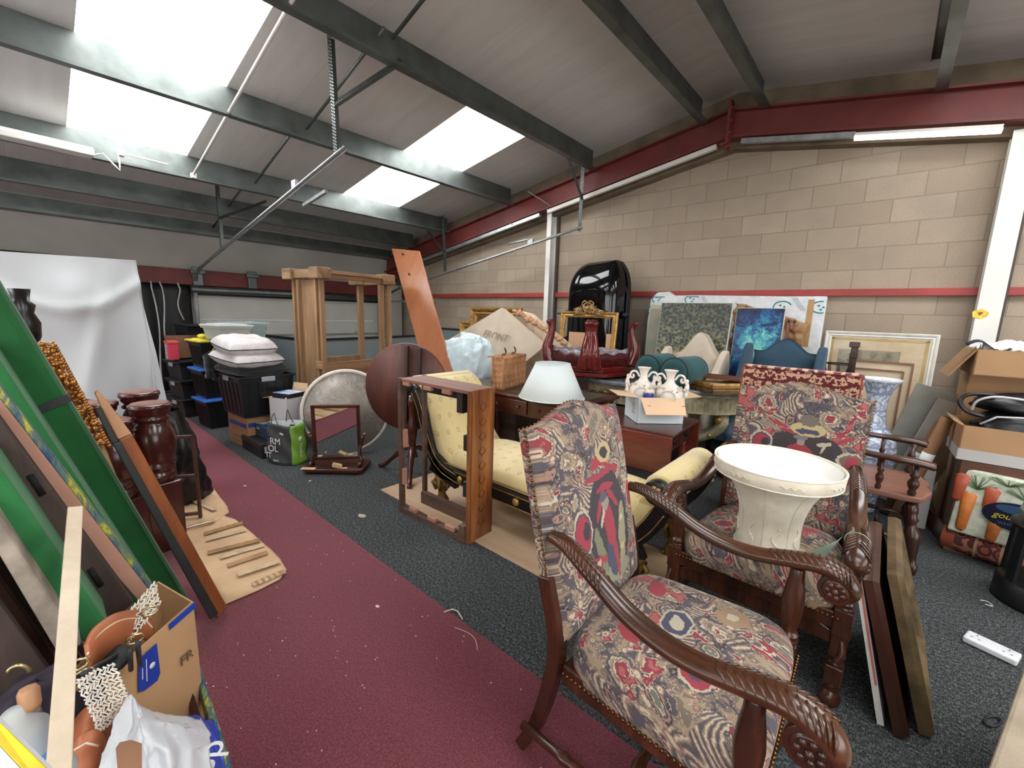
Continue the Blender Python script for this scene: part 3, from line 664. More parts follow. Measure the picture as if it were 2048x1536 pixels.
CH_B = armchair('walnut scroll-arm tapestry armchair holding the upturned cream lampshade', TAP_BB, T(-.30, 2.16, 0) @ RZ(-1))
# green paper tag tied to the arm of the second chair
tg = MB(); c0 = Vector((.012, 1.83, .715)); tg.tube([c0 + Vector((.045 * math.cos(a), -.0, .04 * math.sin(a))) for a in [k * math.pi / 8 for k in range(17)]], .0012, 5, closed=False)
tt = thing('price_tag', 'pale green paper tag tied round the right arm of the lampshade chair', 'tag', c0)
tg = MB(); tg.tube([Vector((.036 * math.cos(a), 0, -.01 + .034 * math.sin(a))) for a in [k * math.pi / 8 for k in range(16)]], .0013, 5, closed=True); obj('string', tg, plain('green_string', (150, 180, 150)), tt)
tg = MB(); tg.slab([(-.04, -.02, .005), (-.05, -.055, -.0), (-.12, -.05, -.075), (-.105, -.03, -.1), (-.075, -.02, -.085)], (0, -.001, .0004)); obj('paper', tg, plain('pale_green_paper', (158, 186, 166), .8, 0, .06, 20), tt)
# ---------------------------------------------------------------- upturned bell lampshade on the second chair
SHC = fabric('cream_damask_silk', (214, 205, 184), .06, 14, .3, 300)
sh = thing('bell_lampshade', 'cream fabric bell lampshade upside down on the second tapestry chair', 'lampshade', (-.275, 1.98, .515)); sh.scale = (.94, .94, 1)
def shell(r0, fn_): pass
prof = [(.125, 0), (.122, .03), (.120, .1), (.128, .17), (.150, .235), (.185, .285), (.232, .32)]
pr2 = smoothpts([(a, b) for a, b in prof], 3)
def panel8(r, z, a): return r * (1 - .018 * abs(math.sin(a * 4)) )
m = MB(); m.lathe(pr2, 64, fn=panel8); m.f = m.f[:-2]; m.s = m.s[:-2]; obj('cover', m, SHC, sh, solid=.003)
m = MB(); m.lathe([(.238, .315), (.243, .32), (.247, .365), (.244, .372), (.238, .37), (.234, .32)], 64); m.f = m.f[:-2]; m.s = m.s[:-2]; obj('rim_band', m, SHC, sh)
m = MB(); m.tube([(.245 * math.cos(a), .245 * math.sin(a), .371) for a in [k * math.pi / 32 for k in range(64)]], .004, 6, closed=True); m.tube([(.24 * math.cos(a), .24 * math.sin(a), .318) for a in [k * math.pi / 32 for k in range(64)]], .004, 6, closed=True); m.tube([(.127 * math.cos(a), .127 * math.sin(a), .003) for a in [k * math.pi / 32 for k in range(64)]], .004, 6, closed=True)
obj('piping', m, fabric('ivory_braid', (232, 226, 208)), sh)
m = MB(); m.lathe([(r * .965 - .004, z) for r, z in pr2[:-1]] + [(.222, .32), (.234, .368)], 64); m.f = m.f[:-2]; m.s = m.s[:-2]; obj('lining', m, plain('white_shade_lining', (238, 236, 230), .6, 0, .02), sh)
m = MB()
for k in range(8):
    a = k * math.pi / 4; m.tube([((r * 1.0 + .001) * math.cos(a), (r + .001) * math.sin(a), z) for r, z in pr2], .0022, 5)
obj('seam', m, fabric('ivory_braid_dark', (196, 186, 160)), sh)
m = MB(); WIRE = plain('white_wire', (225, 225, 222), .4)
for a in (0, 2.094, 4.188): m.tube([(.02 * math.cos(a), .02 * math.sin(a), .06), (.118 * math.cos(a), .118 * math.sin(a), .03)], .002, 6)
m.tube([(.02 * math.cos(a), .02 * math.sin(a), .06) for a in [k * math.pi / 8 for k in range(16)]], .002, 6, closed=True)
m.tube([(-.05, 0, .03), (-.05, 0, .2), (-.02, 0, .23), (.02, 0, .23), (.05, 0, .2), (.05, 0, .03)], .0018, 6)
obj('wire_carrier', m, WIRE, sh)
EMB = fabric('ivory_embroidery', (220, 211, 190))
for k in range(8):       # embroidered sprigs on the lower panels and the rim
    a0 = (k + .5) * math.pi / 4; P_ = []
    for q in range(24): u = q / 23; aa = a0 + .12 * math.sin(u * 9 + k) * (1 - u * .3); P_.append((.1222 * math.cos(aa), .1222 * math.sin(aa), .02 + u * .11))
    obj('embroidery', MB().tube(P_, [.003 + .0018 * math.sin(q * 2.4) for q in range(24)], 6), EMB, sh)
    P_ = [(.2465 * math.cos(a0 + (q - 6) * .03), .2465 * math.sin(a0 + (q - 6) * .03), .342 + .006 * math.sin(q * 1.6)) for q in range(13)]
    obj('rim_embroidery', MB().tube(P_, [.0018 + .001 * math.sin(q * 2.9) for q in range(13)], 6), EMB, sh)
# ================================================================ CHAISE LONGUE
t = NT('yellow_sprig_silk'); co = t.coord(); x = t.sep(co)
EBON = plain('ebonised_wood', (20, 17, 16), .28, 0, .2, 4)
GILT = plain('gilt_brass', (168, 136, 70), .38, .7, .18, 30)
def sprig(name, a, b):
    t = NT(name); x = t.sep(t.coord()); uv = t.comb(x[a], x[b])
    br = t.vmath('MULTIPLY', uv, (1 / .10, 1 / .12, 1)); s = t.sep(br); row = t.math('FLOOR', s[1]); u = t.math('FRACT', t.math('ADD', s[0], t.math('MULTIPLY', t.math('MODULO', row, 2.0), .5)))
    du, dv = t.math('SUBTRACT', u, .5), t.math('SUBTRACT', t.math('FRACT', s[1]), .5)
    d = t.math('SQRT', t.math('ADD', t.math('MULTIPLY', du, du), t.math('MULTIPLY', dv, dv)))
    d = t.math('ADD', d, t.math('MULTIPLY', t.math('SUBTRACT', t.noise(uv, 90, 2), .5), .16))
    ringm = t.math('LESS_THAN', t.math('ABSOLUTE', t.math('SUBTRACT', d, .12)), .045)
    c = t.ramp(t.noise(t.coord(), 3, 3), [(.3, (214, 192, 134)), (.7, (226, 207, 152))]); c = t.mix(t.math('MULTIPLY', ringm, .55), c, (168, 138, 80))
    t.base(c); t.set(rough=.55, sheen=.3); t.bump(t.noise(t.coord(), 400, 2), .1, .001); return t.m
YS_T, YS_S = sprig('yellow_sprig_silk_seat', 0, 1), sprig('yellow_sprig_silk_end', 1, 2)
ch = thing('chaise_longue', 'ebonised chaise longue with yellow sprigged upholstery and gilt rosettes', 'chaise', (0, 0, 0))
HP = smoothpts([(-2.26, .345, .05), (-2.36, .385, .05), (-2.44, .47, .05), (-2.50, .60, .05), (-2.55, .74, .05), (-2.62, .85, .052), (-2.72, .90, .05), (-2.80, .86, .04)], 4)
FP = smoothpts([(-.98, .345, .05), (-.90, .38, .05), (-.84, .46, .05), (-.80, .54, .055), (-.74, .60, .075), (-.69, .635, .09)], 4)
def ribbon(P, off0, off1):   # polygon in x,z offset on both sides of a path
    A, B = [], []
    for i, p in enumerate(P):
        q0, q1 = P[max(i - 1, 0)], P[min(i + 1, len(P) - 1)]; d = Vector((q1[0] - q0[0], q1[1] - q0[1])).normalized(); n = Vector((-d.y, d.x))
        A.append((p[0] + n.x * off0, p[1] + n.y * off0)); B.append((p[0] + n.x * off1, p[1] + n.y * off1))
    return A, B
def extr_ribbon(m, P, o0, o1, y0, y1, smooth=True):
    A, B = ribbon(P, o0, o1); n = len(A); vs = [(a[0], y0, a[1]) for a in A] + [(b[0], y0, b[1]) for b in B] + [(a[0], y1, a[1]) for a in A] + [(b[0], y1, b[1]) for b in B]
    fs = []
    for i in range(n - 1): fs += [(i, i + 1, n + i + 1, n + i), (2 * n + i, 3 * n + i, 3 * n + i + 1, 2 * n + i + 1), (i, 2 * n + i, 2 * n + i + 1, i + 1), (n + i, n + i + 1, 3 * n + i + 1, 3 * n + i)]
    fs += [(0, n, 3 * n, 2 * n), (n - 1, 3 * n - 1, 4 * n - 1, 2 * n - 1)]
    m.add(vs, fs, smooth); return m
HQ = [(p[0], p[1]) for p in HP]; FQ = [(p[0], p[1]) for p in FP]
m = MB(); extr_ribbon(m, HQ, -.035, .055, 1.955, 2.54); m.tube([(-2.74, 1.955, .875), (-2.74, 2.54, .875)], .075, 16); obj('headrest', m, YS_S, ch, bevel=.02)
m = MB(); extr_ribbon(m, FQ, -.055, .035, 1.96, 2.54); m.tube([(-.735, 1.955, .62), (-.735, 2.56, .62)], [.085, .088], 20); obj('footrest', m, YS_S, ch, bevel=.02)
def cush(u, v):
    a = u * 2 * math.pi; r = (1 / (abs(math.cos(a)) ** 10 + abs(math.sin(a)) ** 10)) ** .1
    pr = [(0, .46), (.5, .458), (.85, .45), (.96, .435), (1, .405), (1, .37), (.975, .34)]; rr, z = pr[min(int(v * 6 + .5), 6)]
    return (-1.62 + math.cos(a) * r * .72 * rr if True else 0, 2.23 + math.sin(a) * r * .30 * rr, z)
m = MB(); m.grid(60, 7, cush, closed=True); obj('seat_cushion', m, YS_T, ch, subs=1)
for yy in (1.945, 2.53):
    m = MB(); m.tube([(-2.33, yy - .018 if yy < 2 else yy, .352), (-1.62, yy - .022 if yy < 2 else yy, .36), (-.93, yy - .018 if yy < 2 else yy, .352)], .006, 6)
    obj('piping', m, plain('dull_gold_cord', (140, 112, 60), .7), ch)
def sideframe(y0, y1):
    m = MB()
    body = [(-2.26, .345)] ; up_h, dn_h = ribbon([(p[0], p[1]) for p in smoothpts([(-2.18, .26), (-2.34, .30), (-2.45, .40), (-2.53, .58), (-2.59, .74), (-2.66, .86), (-2.75, .89)], 5)], -.012, .07)
    f_up, f_dn = ribbon([(p[0], p[1]) for p in smoothpts([(-1.04, .26), (-.90, .30), (-.79, .42), (-.72, .55), (-.70, .64)], 5)], .02, -.06)
    def strip(A, B):
        n = len(A); vs = [(a[0], y0, a[1]) for a in A] + [(b[0], y0, b[1]) for b in B] + [(a[0], y1, a[1]) for a in A] + [(b[0], y1, b[1]) for b in B]; fs = []
        for i in range(n - 1): fs += [(i, i + 1, n + i + 1, n + i), (2 * n + i, 3 * n + i, 3 * n + i + 1, 2 * n + i + 1), (i, 2 * n + i, 2 * n + i + 1, i + 1), (n + i, n + i + 1, 3 * n + i + 1, 3 * n + i)]
        m.add(vs, fs + [(0, n, 3 * n, 2 * n), (n - 1, 3 * n - 1, 4 * n - 1, 2 * n - 1)])
    strip(up_h, dn_h); strip(f_up, f_dn)
    rt = [(-2.46 + k * .02 * 1.0, .0) for k in range(1)]
    top = [(-2.42, .40), (-2.30, .345), (-2.2, .335), (-1.62, .335), (-1.04, .335), (-.94, .345), (-.84, .40)]
    bot = [(-2.50, .26), (-2.36, .225), (-2.2, .235), (-1.62, .245), (-1.04, .235), (-.88, .225), (-.76, .26)]
    strip(top, bot)
    return m
fr = obj('side_frame', sideframe(1.905, 1.95), EBON, ch, bevel=.006); obj('side_frame', sideframe(2.54, 2.575), EBON, ch, bevel=.006)
m = MB(); A, B = ribbon([(p[0], p[1]) for p in smoothpts([(-2.18, .30), (-2.34, .335), (-2.45, .42), (-2.53, .58), (-2.59, .74), (-2.66, .85)], 5)], -.006, .05)
for L_ in (A, B): m.tube([(p[0], 1.902, p[1]) for p in L_], .003, 5)
m.tube([(-2.2, 1.902, .325), (-1.04, 1.902, .325)], .003, 5); m.tube([(-2.2, 1.902, .25), (-1.04, 1.902, .25)], .003, 5)
A, B = ribbon([(p[0], p[1]) for p in smoothpts([(-1.04, .30), (-.90, .33), (-.80, .43), (-.73, .55)], 5)], .012, -.05)
for L_ in (A, B): m.tube([(p[0], 1.902, p[1]) for p in L_], .003, 5)
obj('gilt_line', m, GILT, fr)
obj('scroll_boss', MB().cyl((-.735, 1.95, .625), (-.735, 1.895, .625), .062, n=28), EBON, fr, bevel=.006); obj('scroll_boss', MB().cyl((-2.745, 1.95, .87), (-2.745, 1.90, .87), .05, n=24), EBON, fr, bevel=.006)
def rosette(m, x, z, r, y=1.893):
    m.ball((x, y, z), (r * .28, r * .25, r * .28))
    for k in range(7):
        a = k * 2 * math.pi / 7; m.ball((x + math.cos(a) * r * .62, y, z + math.sin(a) * r * .62), (r * .32, r * .22, r * .32), 8, 6)
m = MB(); rosette(m, -.735, .625, .042); obj('rosette', m, GILT, fr)
for x_, z_ in ((-2.13, .285), (-1.61, .29), (-1.1, .285)): obj('gilt_boss', MB().ball((x_, 1.90, z_), (.026, .014, .026), 16, 10), GILT, fr)
for lx, sg in ((-2.40, -1), (-.84, 1)):
    for ly in (1.96, 2.52):
        m = MB(); m.lathe([(.0, .0), (.05, .0), (.055, .02), (.045, .045), (.03, .07), (.028, .1), (.04, .14), (.055, .19), (.05, .235)], 14, (lx, ly, 0), fn=lambda r, z, a: r * (1 + .12 * math.cos(a * 5)))
        for k in range(4): m.ball((lx + sg * .0 + .026 * (k - 1.5), ly - .045, .016), (.013, .02, .014), 8, 6)
        for k in range(6): a = k * math.pi / 3; m.tube([(lx + .045 * math.cos(a), ly + .045 * math.sin(a), .12), (lx + .075 * math.cos(a), ly + .07 * math.sin(a), .18), (lx + .04 * math.cos(a), ly + .04 * math.sin(a), .215)], [.012, .014, .006], 6)
        obj('paw_foot', m, plain('aged_gilt_carving', (128, 100, 50), .5, .4, .25, 25), ch)
# plywood board under it
LAMI = wood('pale_laminate_board', (178, 148, 118), (206, 178, 148), 'x', 1, .5, 0, 5)
o = obj('floor_board', MB().slab([(-2.93, 1.755, .001), (-.72, 1.745, .001), (-.72, 2.5, .001), (-2.93, 2.5, .001)], (0, 0, .008)), LAMI)
tag(o, 'pale wood-effect board lying on the charcoal carpet under the chaise', 'board')

# ================================================================ DESK CARCASS FRAME (standing on its end)
WALN = wood('inlaid_rosewood', (84, 44, 22), (156, 96, 50), 'z', 1, .35, .25, 7, contrast=1.3); DKW = wood('dusty_dark_oak', (62, 44, 36), (104, 78, 64), 'x', 1, .6, 0, 8); RAW = wood('raw_glue_block', (150, 104, 84), (182, 134, 112), 'x', 1, .8, 0, 8)
fr = thing('table_frame', 'rectangular dark table frame stood on end with one inlaid orange-brown side', 'table frame', (-2.17, 1.785, 0), 3)
def ux(x): return x
obj('inlaid_side', MB().box((.34, .0, .495), (.03, .22, .99)), WALN, fr, bevel=.003)
obj('far_side', MB().box((-.33, -.10, .495), (.032, .035, .99)).box((-.33, .11, .495), (.03, .03, .99)), DKW, fr, bevel=.003)
obj('top_rail', MB().box((0, -.0, .978), (.66, .22, .022)), wood('dusty_mahogany_board', (112, 72, 58), (146, 102, 84), 'x', 1, .55, 0, 7), fr, bevel=.003)
obj('bottom_rail', MB().box((0, -.09, .02), (.66, .05, .04)).box((0, .09, .05), (.66, .04, .1)), DKW, fr, bevel=.003)
obj('inner_rail', MB().box((0, .10, .92), (.64, .022, .10)).box((.24, -.04, .90), (.05, .1, .13)), plain('near_black_stained_wood', (30, 24, 22), .6), fr)
gb = [(-.26, -.10, .955, .07, .03, .025), (-.04, -.10, .955, .075, .03, .028), (.14, -.10, .955, .075, .03, .028), (-.30, -.09, .56, .025, .03, .13), (-.30, -.1, .28, .025, .03, .12), (-.2, -.1, .055, .08, .03, .028), (.0, -.1, .055, .08, .03, .028), (.18, -.1, .055, .09, .03, .03)]
for b_ in gb: obj('glue_block', MB().box(b_[:3], b_[3:]), RAW, fr, bevel=.004)
for z_ in (.66, .36): obj('corner_block', MB().box((.31, -.09, z_), (.03, .04, .1)), plain('near_black_stained_wood', (30, 24, 22)), fr, bevel=.004)
obj('corner_post', MB().box((.30, -.1, .06), (.05, .05, .12)), DKW, fr, bevel=.003)
m = MB()
for k in range(9):
    z = .12 + k * .095
    for sd in (-1, 1): m.tube([(.356, sd * .0, z - .03), (.356, sd * .03, z), (.356, sd * .006, z + .03)], [.001, .003, .001], 4)
m.beam((.3555, -.1, .03), (.3555, -.1, .96), .003, .002, (1, 0, 0)); m.beam((.3555, .1, .03), (.3555, .1, .96), .003, .002, (1, 0, 0))
obj('inlay', m, plain('dark_inlay', (58, 30, 16), .35), fr)

# ================================================================ DESK, PEMBROKE TABLE AND WHAT STANDS ON THEM
MAHO = wood('dark_mahogany', (44, 18, 13), (88, 40, 28), 'x', 1, .28, .3, 6); MAHOR = wood('red_mahogany', (70, 26, 18), (118, 52, 36), 'x', 1, .3, .25, 6)
dk = thing('writing_desk', 'long mahogany desk with a leather top and small turned knobs under the white lampshade', 'desk', (-2.42, 3.02, 0), 2)
obj('top', MB().box((0, 0, .755), (1.46, .70, .028)), MAHO, dk, bevel=.008)
obj('leather_inset', MB().box((.0, 0, .7705), (1.30, .56, .003)), plain('green_brown_leather', (74, 68, 50), .4, 0, .15, 6), dk)
obj('apron', MB().box((0, .0, .665), (1.38, .62, .15)), MAHO, dk, bevel=.003)
for k in range(3):
    d = obj('drawer', MB().box((-.45 + k * .45, -.316, .665), (.41, .014, .115)), MAHO, dk, bevel=.005)
    m = MB()
    m.box((-.45 + k * .45, -.325, .725), (.40, .004, .004)).box((-.45 + k * .45, -.325, .606), (.40, .004, .004)); obj('cock_bead', m, MAHOR, d)
    for q in (-.12, .12): obj('knob', MB().lathe([(0, 0), (.007, 0), (.007, .008), (.013, .014), (.012, .022), (0, .025)], 12, (0, 0, 0), T(-.45 + k * .45 + q, -.323, .665) @ RXm(90)), MAHOR, d)
for sx in (-1, 1):
    for sy in (-1, 1): obj('leg', MB().lathe([(.016, 0), (.02, .03), (.017, .06), (.026, .3), (.03, .5), (.024, .52), (.032, .54), (.03, .6)], 16, (sx * .64, sy * .28, 0)), MAHO, dk)
pb = thing('pembroke_table', 'red-brown mahogany drop-leaf table with the open white box on it', 'table', (-1.32, 2.91, 0), 3)
obj('top', MB().box((0, 0, .71), (.74, .60, .02)), MAHO, pb, bevel=.006)
obj('frieze', MB().box((0, 0.02, .63), (.62, .50, .14)), MAHOR, pb)
obj('front_leaf', MB().box((0.0, -.31, .58), (.74, .018, .26)), MAHOR, pb, bevel=.008)
obj('back_leaf', MB().box((0, .31, .58), (.74, .018, .26)), MAHOR, pb, bevel=.008)
for sy in (-1, 1):
    d = obj('drawer', MB().box((.318, sy * .13 + .0, .63), (.012, .235, .115)), MAHO, pb, bevel=.004)
    m = MB(); m.ball((.33, sy * .13, .635), (.006, .022, .02)); m.tube([(.33, sy * .13 - .03, .64), (.345, sy * .13, .615), (.33, sy * .13 + .03, .64)], .0035, 6); m.ball((.33, sy * .13 - .032, .642), .008); m.ball((.33, sy * .13 + .032, .642), .008)
    obj('drop_handle', m, plain('dark_bronze', (52, 38, 30), .35, .7), d)
for sx in (-1, 1):
    for sy in (-1, 1): obj('leg', MB().lathe([(.014, 0), (.02, .05), (.026, .35), (.03, .5), (.024, .53), (.032, .56)], 16, (sx * .28, sy * .22, 0)), MAHOR, pb)
# open white carton
CARD = plain('brown_cardboard', (186, 150, 116), .85, 0, .06, 3, .1, 80); CARDL = plain('pale_cardboard', (214, 180, 146), .85, 0, .04, 3); WCARD = plain('white_carton', (206, 214, 218), .6, 0, .03, 3)
def carton(name, label, loc, rz, w, d, h, mout, min_, flaps, th=.004, cat='box', group=None):
    """open topped box; flaps = list of (side, length, angle from vertical-out in degrees)"""
    b = thing(name, label, cat, loc, rz, group)
    m = MB(); m.box((0, 0, th / 2), (w, d, th)); m.box((0, -d / 2 + th / 2, h / 2), (w, th, h)); m.box((0, d / 2 - th / 2, h / 2), (w, th, h)); m.box((-w / 2 + th / 2, 0, h / 2), (th, d, h)); m.box((w / 2 - th / 2, 0, h / 2), (th, d, h))
    obj('body', m, mout, b)
    for side, L_, ang in flaps:
        a = math.radians(ang); o_, u_ = math.sin(a) * L_, math.cos(a) * L_
        ins = .01
        if side == 'front': q = [(-w / 2 + ins, -d / 2, h), (w / 2 - ins, -d / 2, h), (w / 2 - ins * 2.5, -d / 2 - o_, h + u_), (-w / 2 + ins * 2.5, -d / 2 - o_, h + u_)]
        if side == 'back': q = [(w / 2 - ins, d / 2, h), (-w / 2 + ins, d / 2, h), (-w / 2 + ins * 2.5, d / 2 + o_, h + u_), (w / 2 - ins * 2.5, d / 2 + o_, h + u_)]
        if side == 'left': q = [(-w / 2, d / 2 - ins, h), (-w / 2, -d / 2 + ins, h), (-w / 2 - o_, -d / 2 + ins * 2.5, h + u_), (-w / 2 - o_, d / 2 - ins * 2.5, h + u_)]
        if side == 'right': q = [(w / 2, -d / 2 + ins, h), (w / 2, d / 2 - ins, h), (w / 2 + o_, d / 2 - ins * 2.5, h + u_), (w / 2 + o_, -d / 2 + ins * 2.5, h + u_)]
        n = (Vector(q[1]) - Vector(q[0])).cross(Vector(q[2]) - Vector(q[1])).normalized() * th
        obj('flap', MB().slab(q, n), min_, b)
    return b
vb = carton('vase_box', 'open white carton with tan flaps holding two white vases', (-1.215, 2.955, .7215), 45, .33, .27, .185, WCARD, CARDL, [('front', .135, 138), ('back', .13, 95), ('left', .14, 85), ('right', .13, 85)])
m = MB()
for k in range(6): m.box((-.1668, -.05 + (k % 2) * .004, .06 + k * .014), (.001, .06 - (k % 3) * .015, .005))
obj('printed_label', m, plain('grey_print', (128, 136, 140), .7), vb)
m = MB(); 
for sx in (-.12, .12):
    for k in range(3): m.beam((sx - .012 + k * .008, -.205, .188 - .042), (sx + .004 + k * .006, -.215, .1845 - .043), .0015, .0015)
obj('print_mark', m, plain('brown_print', (122, 92, 66), .7), vb)
PORC = plain('glazed_white_porcelain', (226, 218, 208), .15, 0, .04, 20); PORB = plain('porcelain_relief', (198, 186, 168), .2, 0, .22, 60)
def vase(label, loc, rz):
    v = thing('handled_vase', label, 'vase', loc, rz, 'white porcelain vases in the carton')
    pr = smoothpts([(.04, 0), (.05, .01), (.04, .03), (.06, .06), (.088, .11), (.095, .15), (.088, .19), (.06, .222), (.036, .24), (.027, .262), (.026, .285), (.036, .315), (.048, .33), (.046, .334), (.034, .322)], 3)
    obj('body', MB().lathe(pr, 36, fn=lambda r, z, a: r * (1 + (.03 * math.sin(a * 10 + z * 60) if .24 < z < .33 else 0)), m=Matrix.Diagonal((1, .86, 1, 1))), PORC, v)
    m = MB(); rr = random.Random(loc[0] * 99)
    for k in range(90):
        a = rr.uniform(0, 6.28); z = rr.choice([rr.uniform(.06, .1), rr.uniform(.185, .215)]); r = .062 + (z - .06) / .05 * .024 if z < .12 else .092 - (z - .185) * .6; m.ball((r * math.cos(a), .86 * r * math.sin(a), z), rr.uniform(.004, .01), 6, 4)
    m.tube([(.05 * math.cos(a), -.055 - .027 * 1, .15 + .045 * math.sin(a)) for a in [k * math.pi / 12 for k in range(24)]], .004, 6, closed=True)
    obj('relief', m, PORB, v)
    for sx in (-1, 1):
        m = MB(); m.tube(smoothpts([(sx * .03, 0, .265), (sx * .055, 0, .30), (sx * .085, 0, .295), (sx * .095, 0, .265), (sx * .08, 0, .25), (sx * .07, 0, .265), (sx * .078, 0, .278)], 4), .008, 8)
        m.tube(smoothpts([(sx * .095, 0, .27), (sx * .115, 0, .23), (sx * .11, 0, .18), (sx * .1, 0, .14), (sx * .085, 0, .11)], 4), [.012] * 17, 8); m.ball((sx * .108, 0, .262), (.014, .014, .016)); m.ball((sx * .112, 0, .215), (.017, .02, .022)); m.ball((sx * .11, 0, .165), (.014, .02, .02))
        for k in range(5): m.ball((sx * (.1 + .012 * math.sin(k * 2)), .012 * math.cos(k * 3), .13 + k * .024), .009, 6, 5)
        obj('figural_handle', m, PORC, v)
    return v
vase('white porcelain vase with scrolled figural handles, the left one in the carton', (-1.295, 2.925, .765), 20)
vase('white porcelain vase with scrolled figural handles, the right one in the carton', (-1.115, 2.97, .76), 15)
pt = thing('candle_pot', 'small cobalt blue pot with a pale lid in front of the vases', 'pot', (-1.215, 2.85, .868))
obj('pot', MB().lathe([(.034, 0), (.036, .06), (.033, .062)], 28), plain('cobalt_glaze', (28, 32, 120), .2, 0, .3, 60), pt); obj('lid', MB().lathe([(.034, .062), (.034, .075), (.02, .082), (0, .083)], 28), plain('pale_lid', (214, 200, 190), .5, 0, .1, 40), pt)
obj('stand_block', MB().box((0, 0, -.071), (.05, .05, .142)), CARD, pt)
# lampshade on the desk
ls = thing('lampshade', 'plain white conical lampshade standing on the desk', 'lampshade', (-2.05, 2.84, .7725), 10)
WSH = fabric('pale_white_shade_fabric', (218, 228, 228), .015, 4, .2, 200)
m = MB(); m.lathe([(.272, 0), (.142, .285)], 64); m.f = m.f[:-2]; m.s = m.s[:-2]; obj('shade', m, WSH, ls, solid=.003)
m = MB()
for r_, z_ in ((.273, .003), (.143, .284)): m.tube([(r_ * math.cos(a), r_ * math.sin(a), z_) for a in [k * math.pi / 32 for k in range(64)]], .0045, 6, closed=True)
obj('edge_binding', m, WSH, ls)
m = MB(); m.tube([(-.14, 0, .27), (-.02, 0, .255), (.02, 0, .255), (.14, 0, .27)], .002, 5); m.tube([(0, .13, .25), (0, .02, .235)], .002, 5); m.tube([(.02 * math.cos(a), .02 * math.sin(a), .235) for a in [k * math.pi / 8 for k in range(16)]], .002, 5, closed=True); obj('wire_carrier', m, WIRE, ls)
# wicker basket
WICK = wood('woven_wicker', (132, 84, 52), (208, 156, 112), 'z', 1.0, .65, 0, 42); WICKD = plain('dark_leather_strap', (92, 66, 50), .6)
bk = thing('wicker_basket', 'honey wicker hamper with leather strap handles behind the white lampshade', 'basket', (-2.64, 2.96, .7725), 105)
m = MB(); w_, d_, h_ = .46, .11, .285
def wv(u, v):
    per = u * 2 * (w_ + d_); z = v * h_; bulge = .005 * math.sin(per * 210 + (math.pi if int(v * 23) % 2 else 0)); rib = .010 * abs(math.sin(v * math.pi * 5.5)) ** .5
    if per < w_: x, y, nx, ny = per - w_ / 2, -d_ / 2, 0, -1
    elif per < w_ + d_: x, y, nx, ny = w_ / 2, per - w_ - d_ / 2, 1, 0
    elif per < 2 * w_ + d_: x, y, nx, ny = w_ / 2 - (per - w_ - d_), d_ / 2, 0, 1
    else: x, y, nx, ny = -w_ / 2, d_ / 2 - (per - 2 * w_ - d_), -1, 0
    return (x + nx * (bulge + rib), y + ny * (bulge + rib), z)
m.grid(300, 24, wv, closed=True); obj('woven_body', m, WICK, bk)
m = MB(); m.box((0, 0, h_ - .005), (w_, d_, .015)); 
for k in range(14): m.tube([(-w_ / 2, -d_ / 2 + .012 * k, h_ + .006), (w_ / 2, -d_ / 2 + .012 * k, h_ + .006)], .006, 6)
for sx in (-1, 1):
    for sy in (-1, 1): m.tube([(sx * w_ / 2, sy * d_ / 2, 0), (sx * w_ / 2, sy * d_ / 2, h_)], .009, 8)
m.tube([(-w_ / 2, -d_ / 2 - .006, h_), (w_ / 2, -d_ / 2 - .006, h_)], .007, 8)
obj('lid', m, WICK, bk)
for sx in (-.1, .1): obj('strap', MB().tube(smoothpts([(sx - .05, -.0, h_ + .01), (sx - .035, 0, h_ + .035), (sx + .0, 0, h_ + .02), (sx + .02, 0, h_ + .05), (sx - .01, 0, h_ + .085)], 3), .009, 8, flat=.4), WICKD, bk)
# ---------------------------------------------------------------- console table with fluted apron
GREYM = plain('grey_veined_marble', (104, 108, 112), .2, 0, .25, 8); FLU = plain('distressed_grey_green_paint', (150, 142, 114), .7, 0, .2, 14)
cn = thing('console_table', 'bowed console table with a grey marble top and fluted grey-green apron', 'table', (-1.62, 4.08, 0), 10)
def cpoly(a, b, n=36, back=.06):
    P = [(a * math.copysign(abs(math.cos(q)) ** .75, math.cos(q)), -b * abs(math.sin(q)) ** .9) for q in [math.pi + k * math.pi / n for k in range(n + 1)]]
    return [(x_, -abs(y_)) for x_, y_ in P] + [(a, back), (-a, back)]
m = MB(); m.prism(cpoly(.80, .50), .815, .858); obj('marble_top', m, GREYM, cn, bevel=.014, seg=3)
m = MB(); pl = cpoly(.72, .43, 120); pf = []
for i, p_ in enumerate(pl[:121]):
    k = 1 + (.012 if i % 4 < 2 else -.012); pf.append((p_[0] * k, p_[1] * k))
m.prism(pf + [(.72, .05), (-.72, .05)], .655, .79); obj('fluted_apron', m, FLU, cn)
m = MB(); m.prism(cpoly(.745, .455), .79, .815); m.prism(cpoly(.735, .445), .64, .655); obj('moulding', m, FLU, cn, bevel=.006)
m = MB(); rr = random.Random(5)
for k in range(60): a = rr.uniform(-1, 1); m.tube([(-.42 + a * .2, -.41, .73 + rr.uniform(-.02, .03) * (1 - abs(a))), (-.42 + a * .2 + rr.uniform(-.03, .03), -.445, .73 + rr.uniform(-.04, .04) * (1.2 - abs(a)))], [.006, .004], 5)
m.ball((-.42, -.42, .74), (.035, .03, .03)); obj('carved_mount', m, plain('bronzed_gilt', (116, 90, 54), .5, .5, .3, 30), cn)
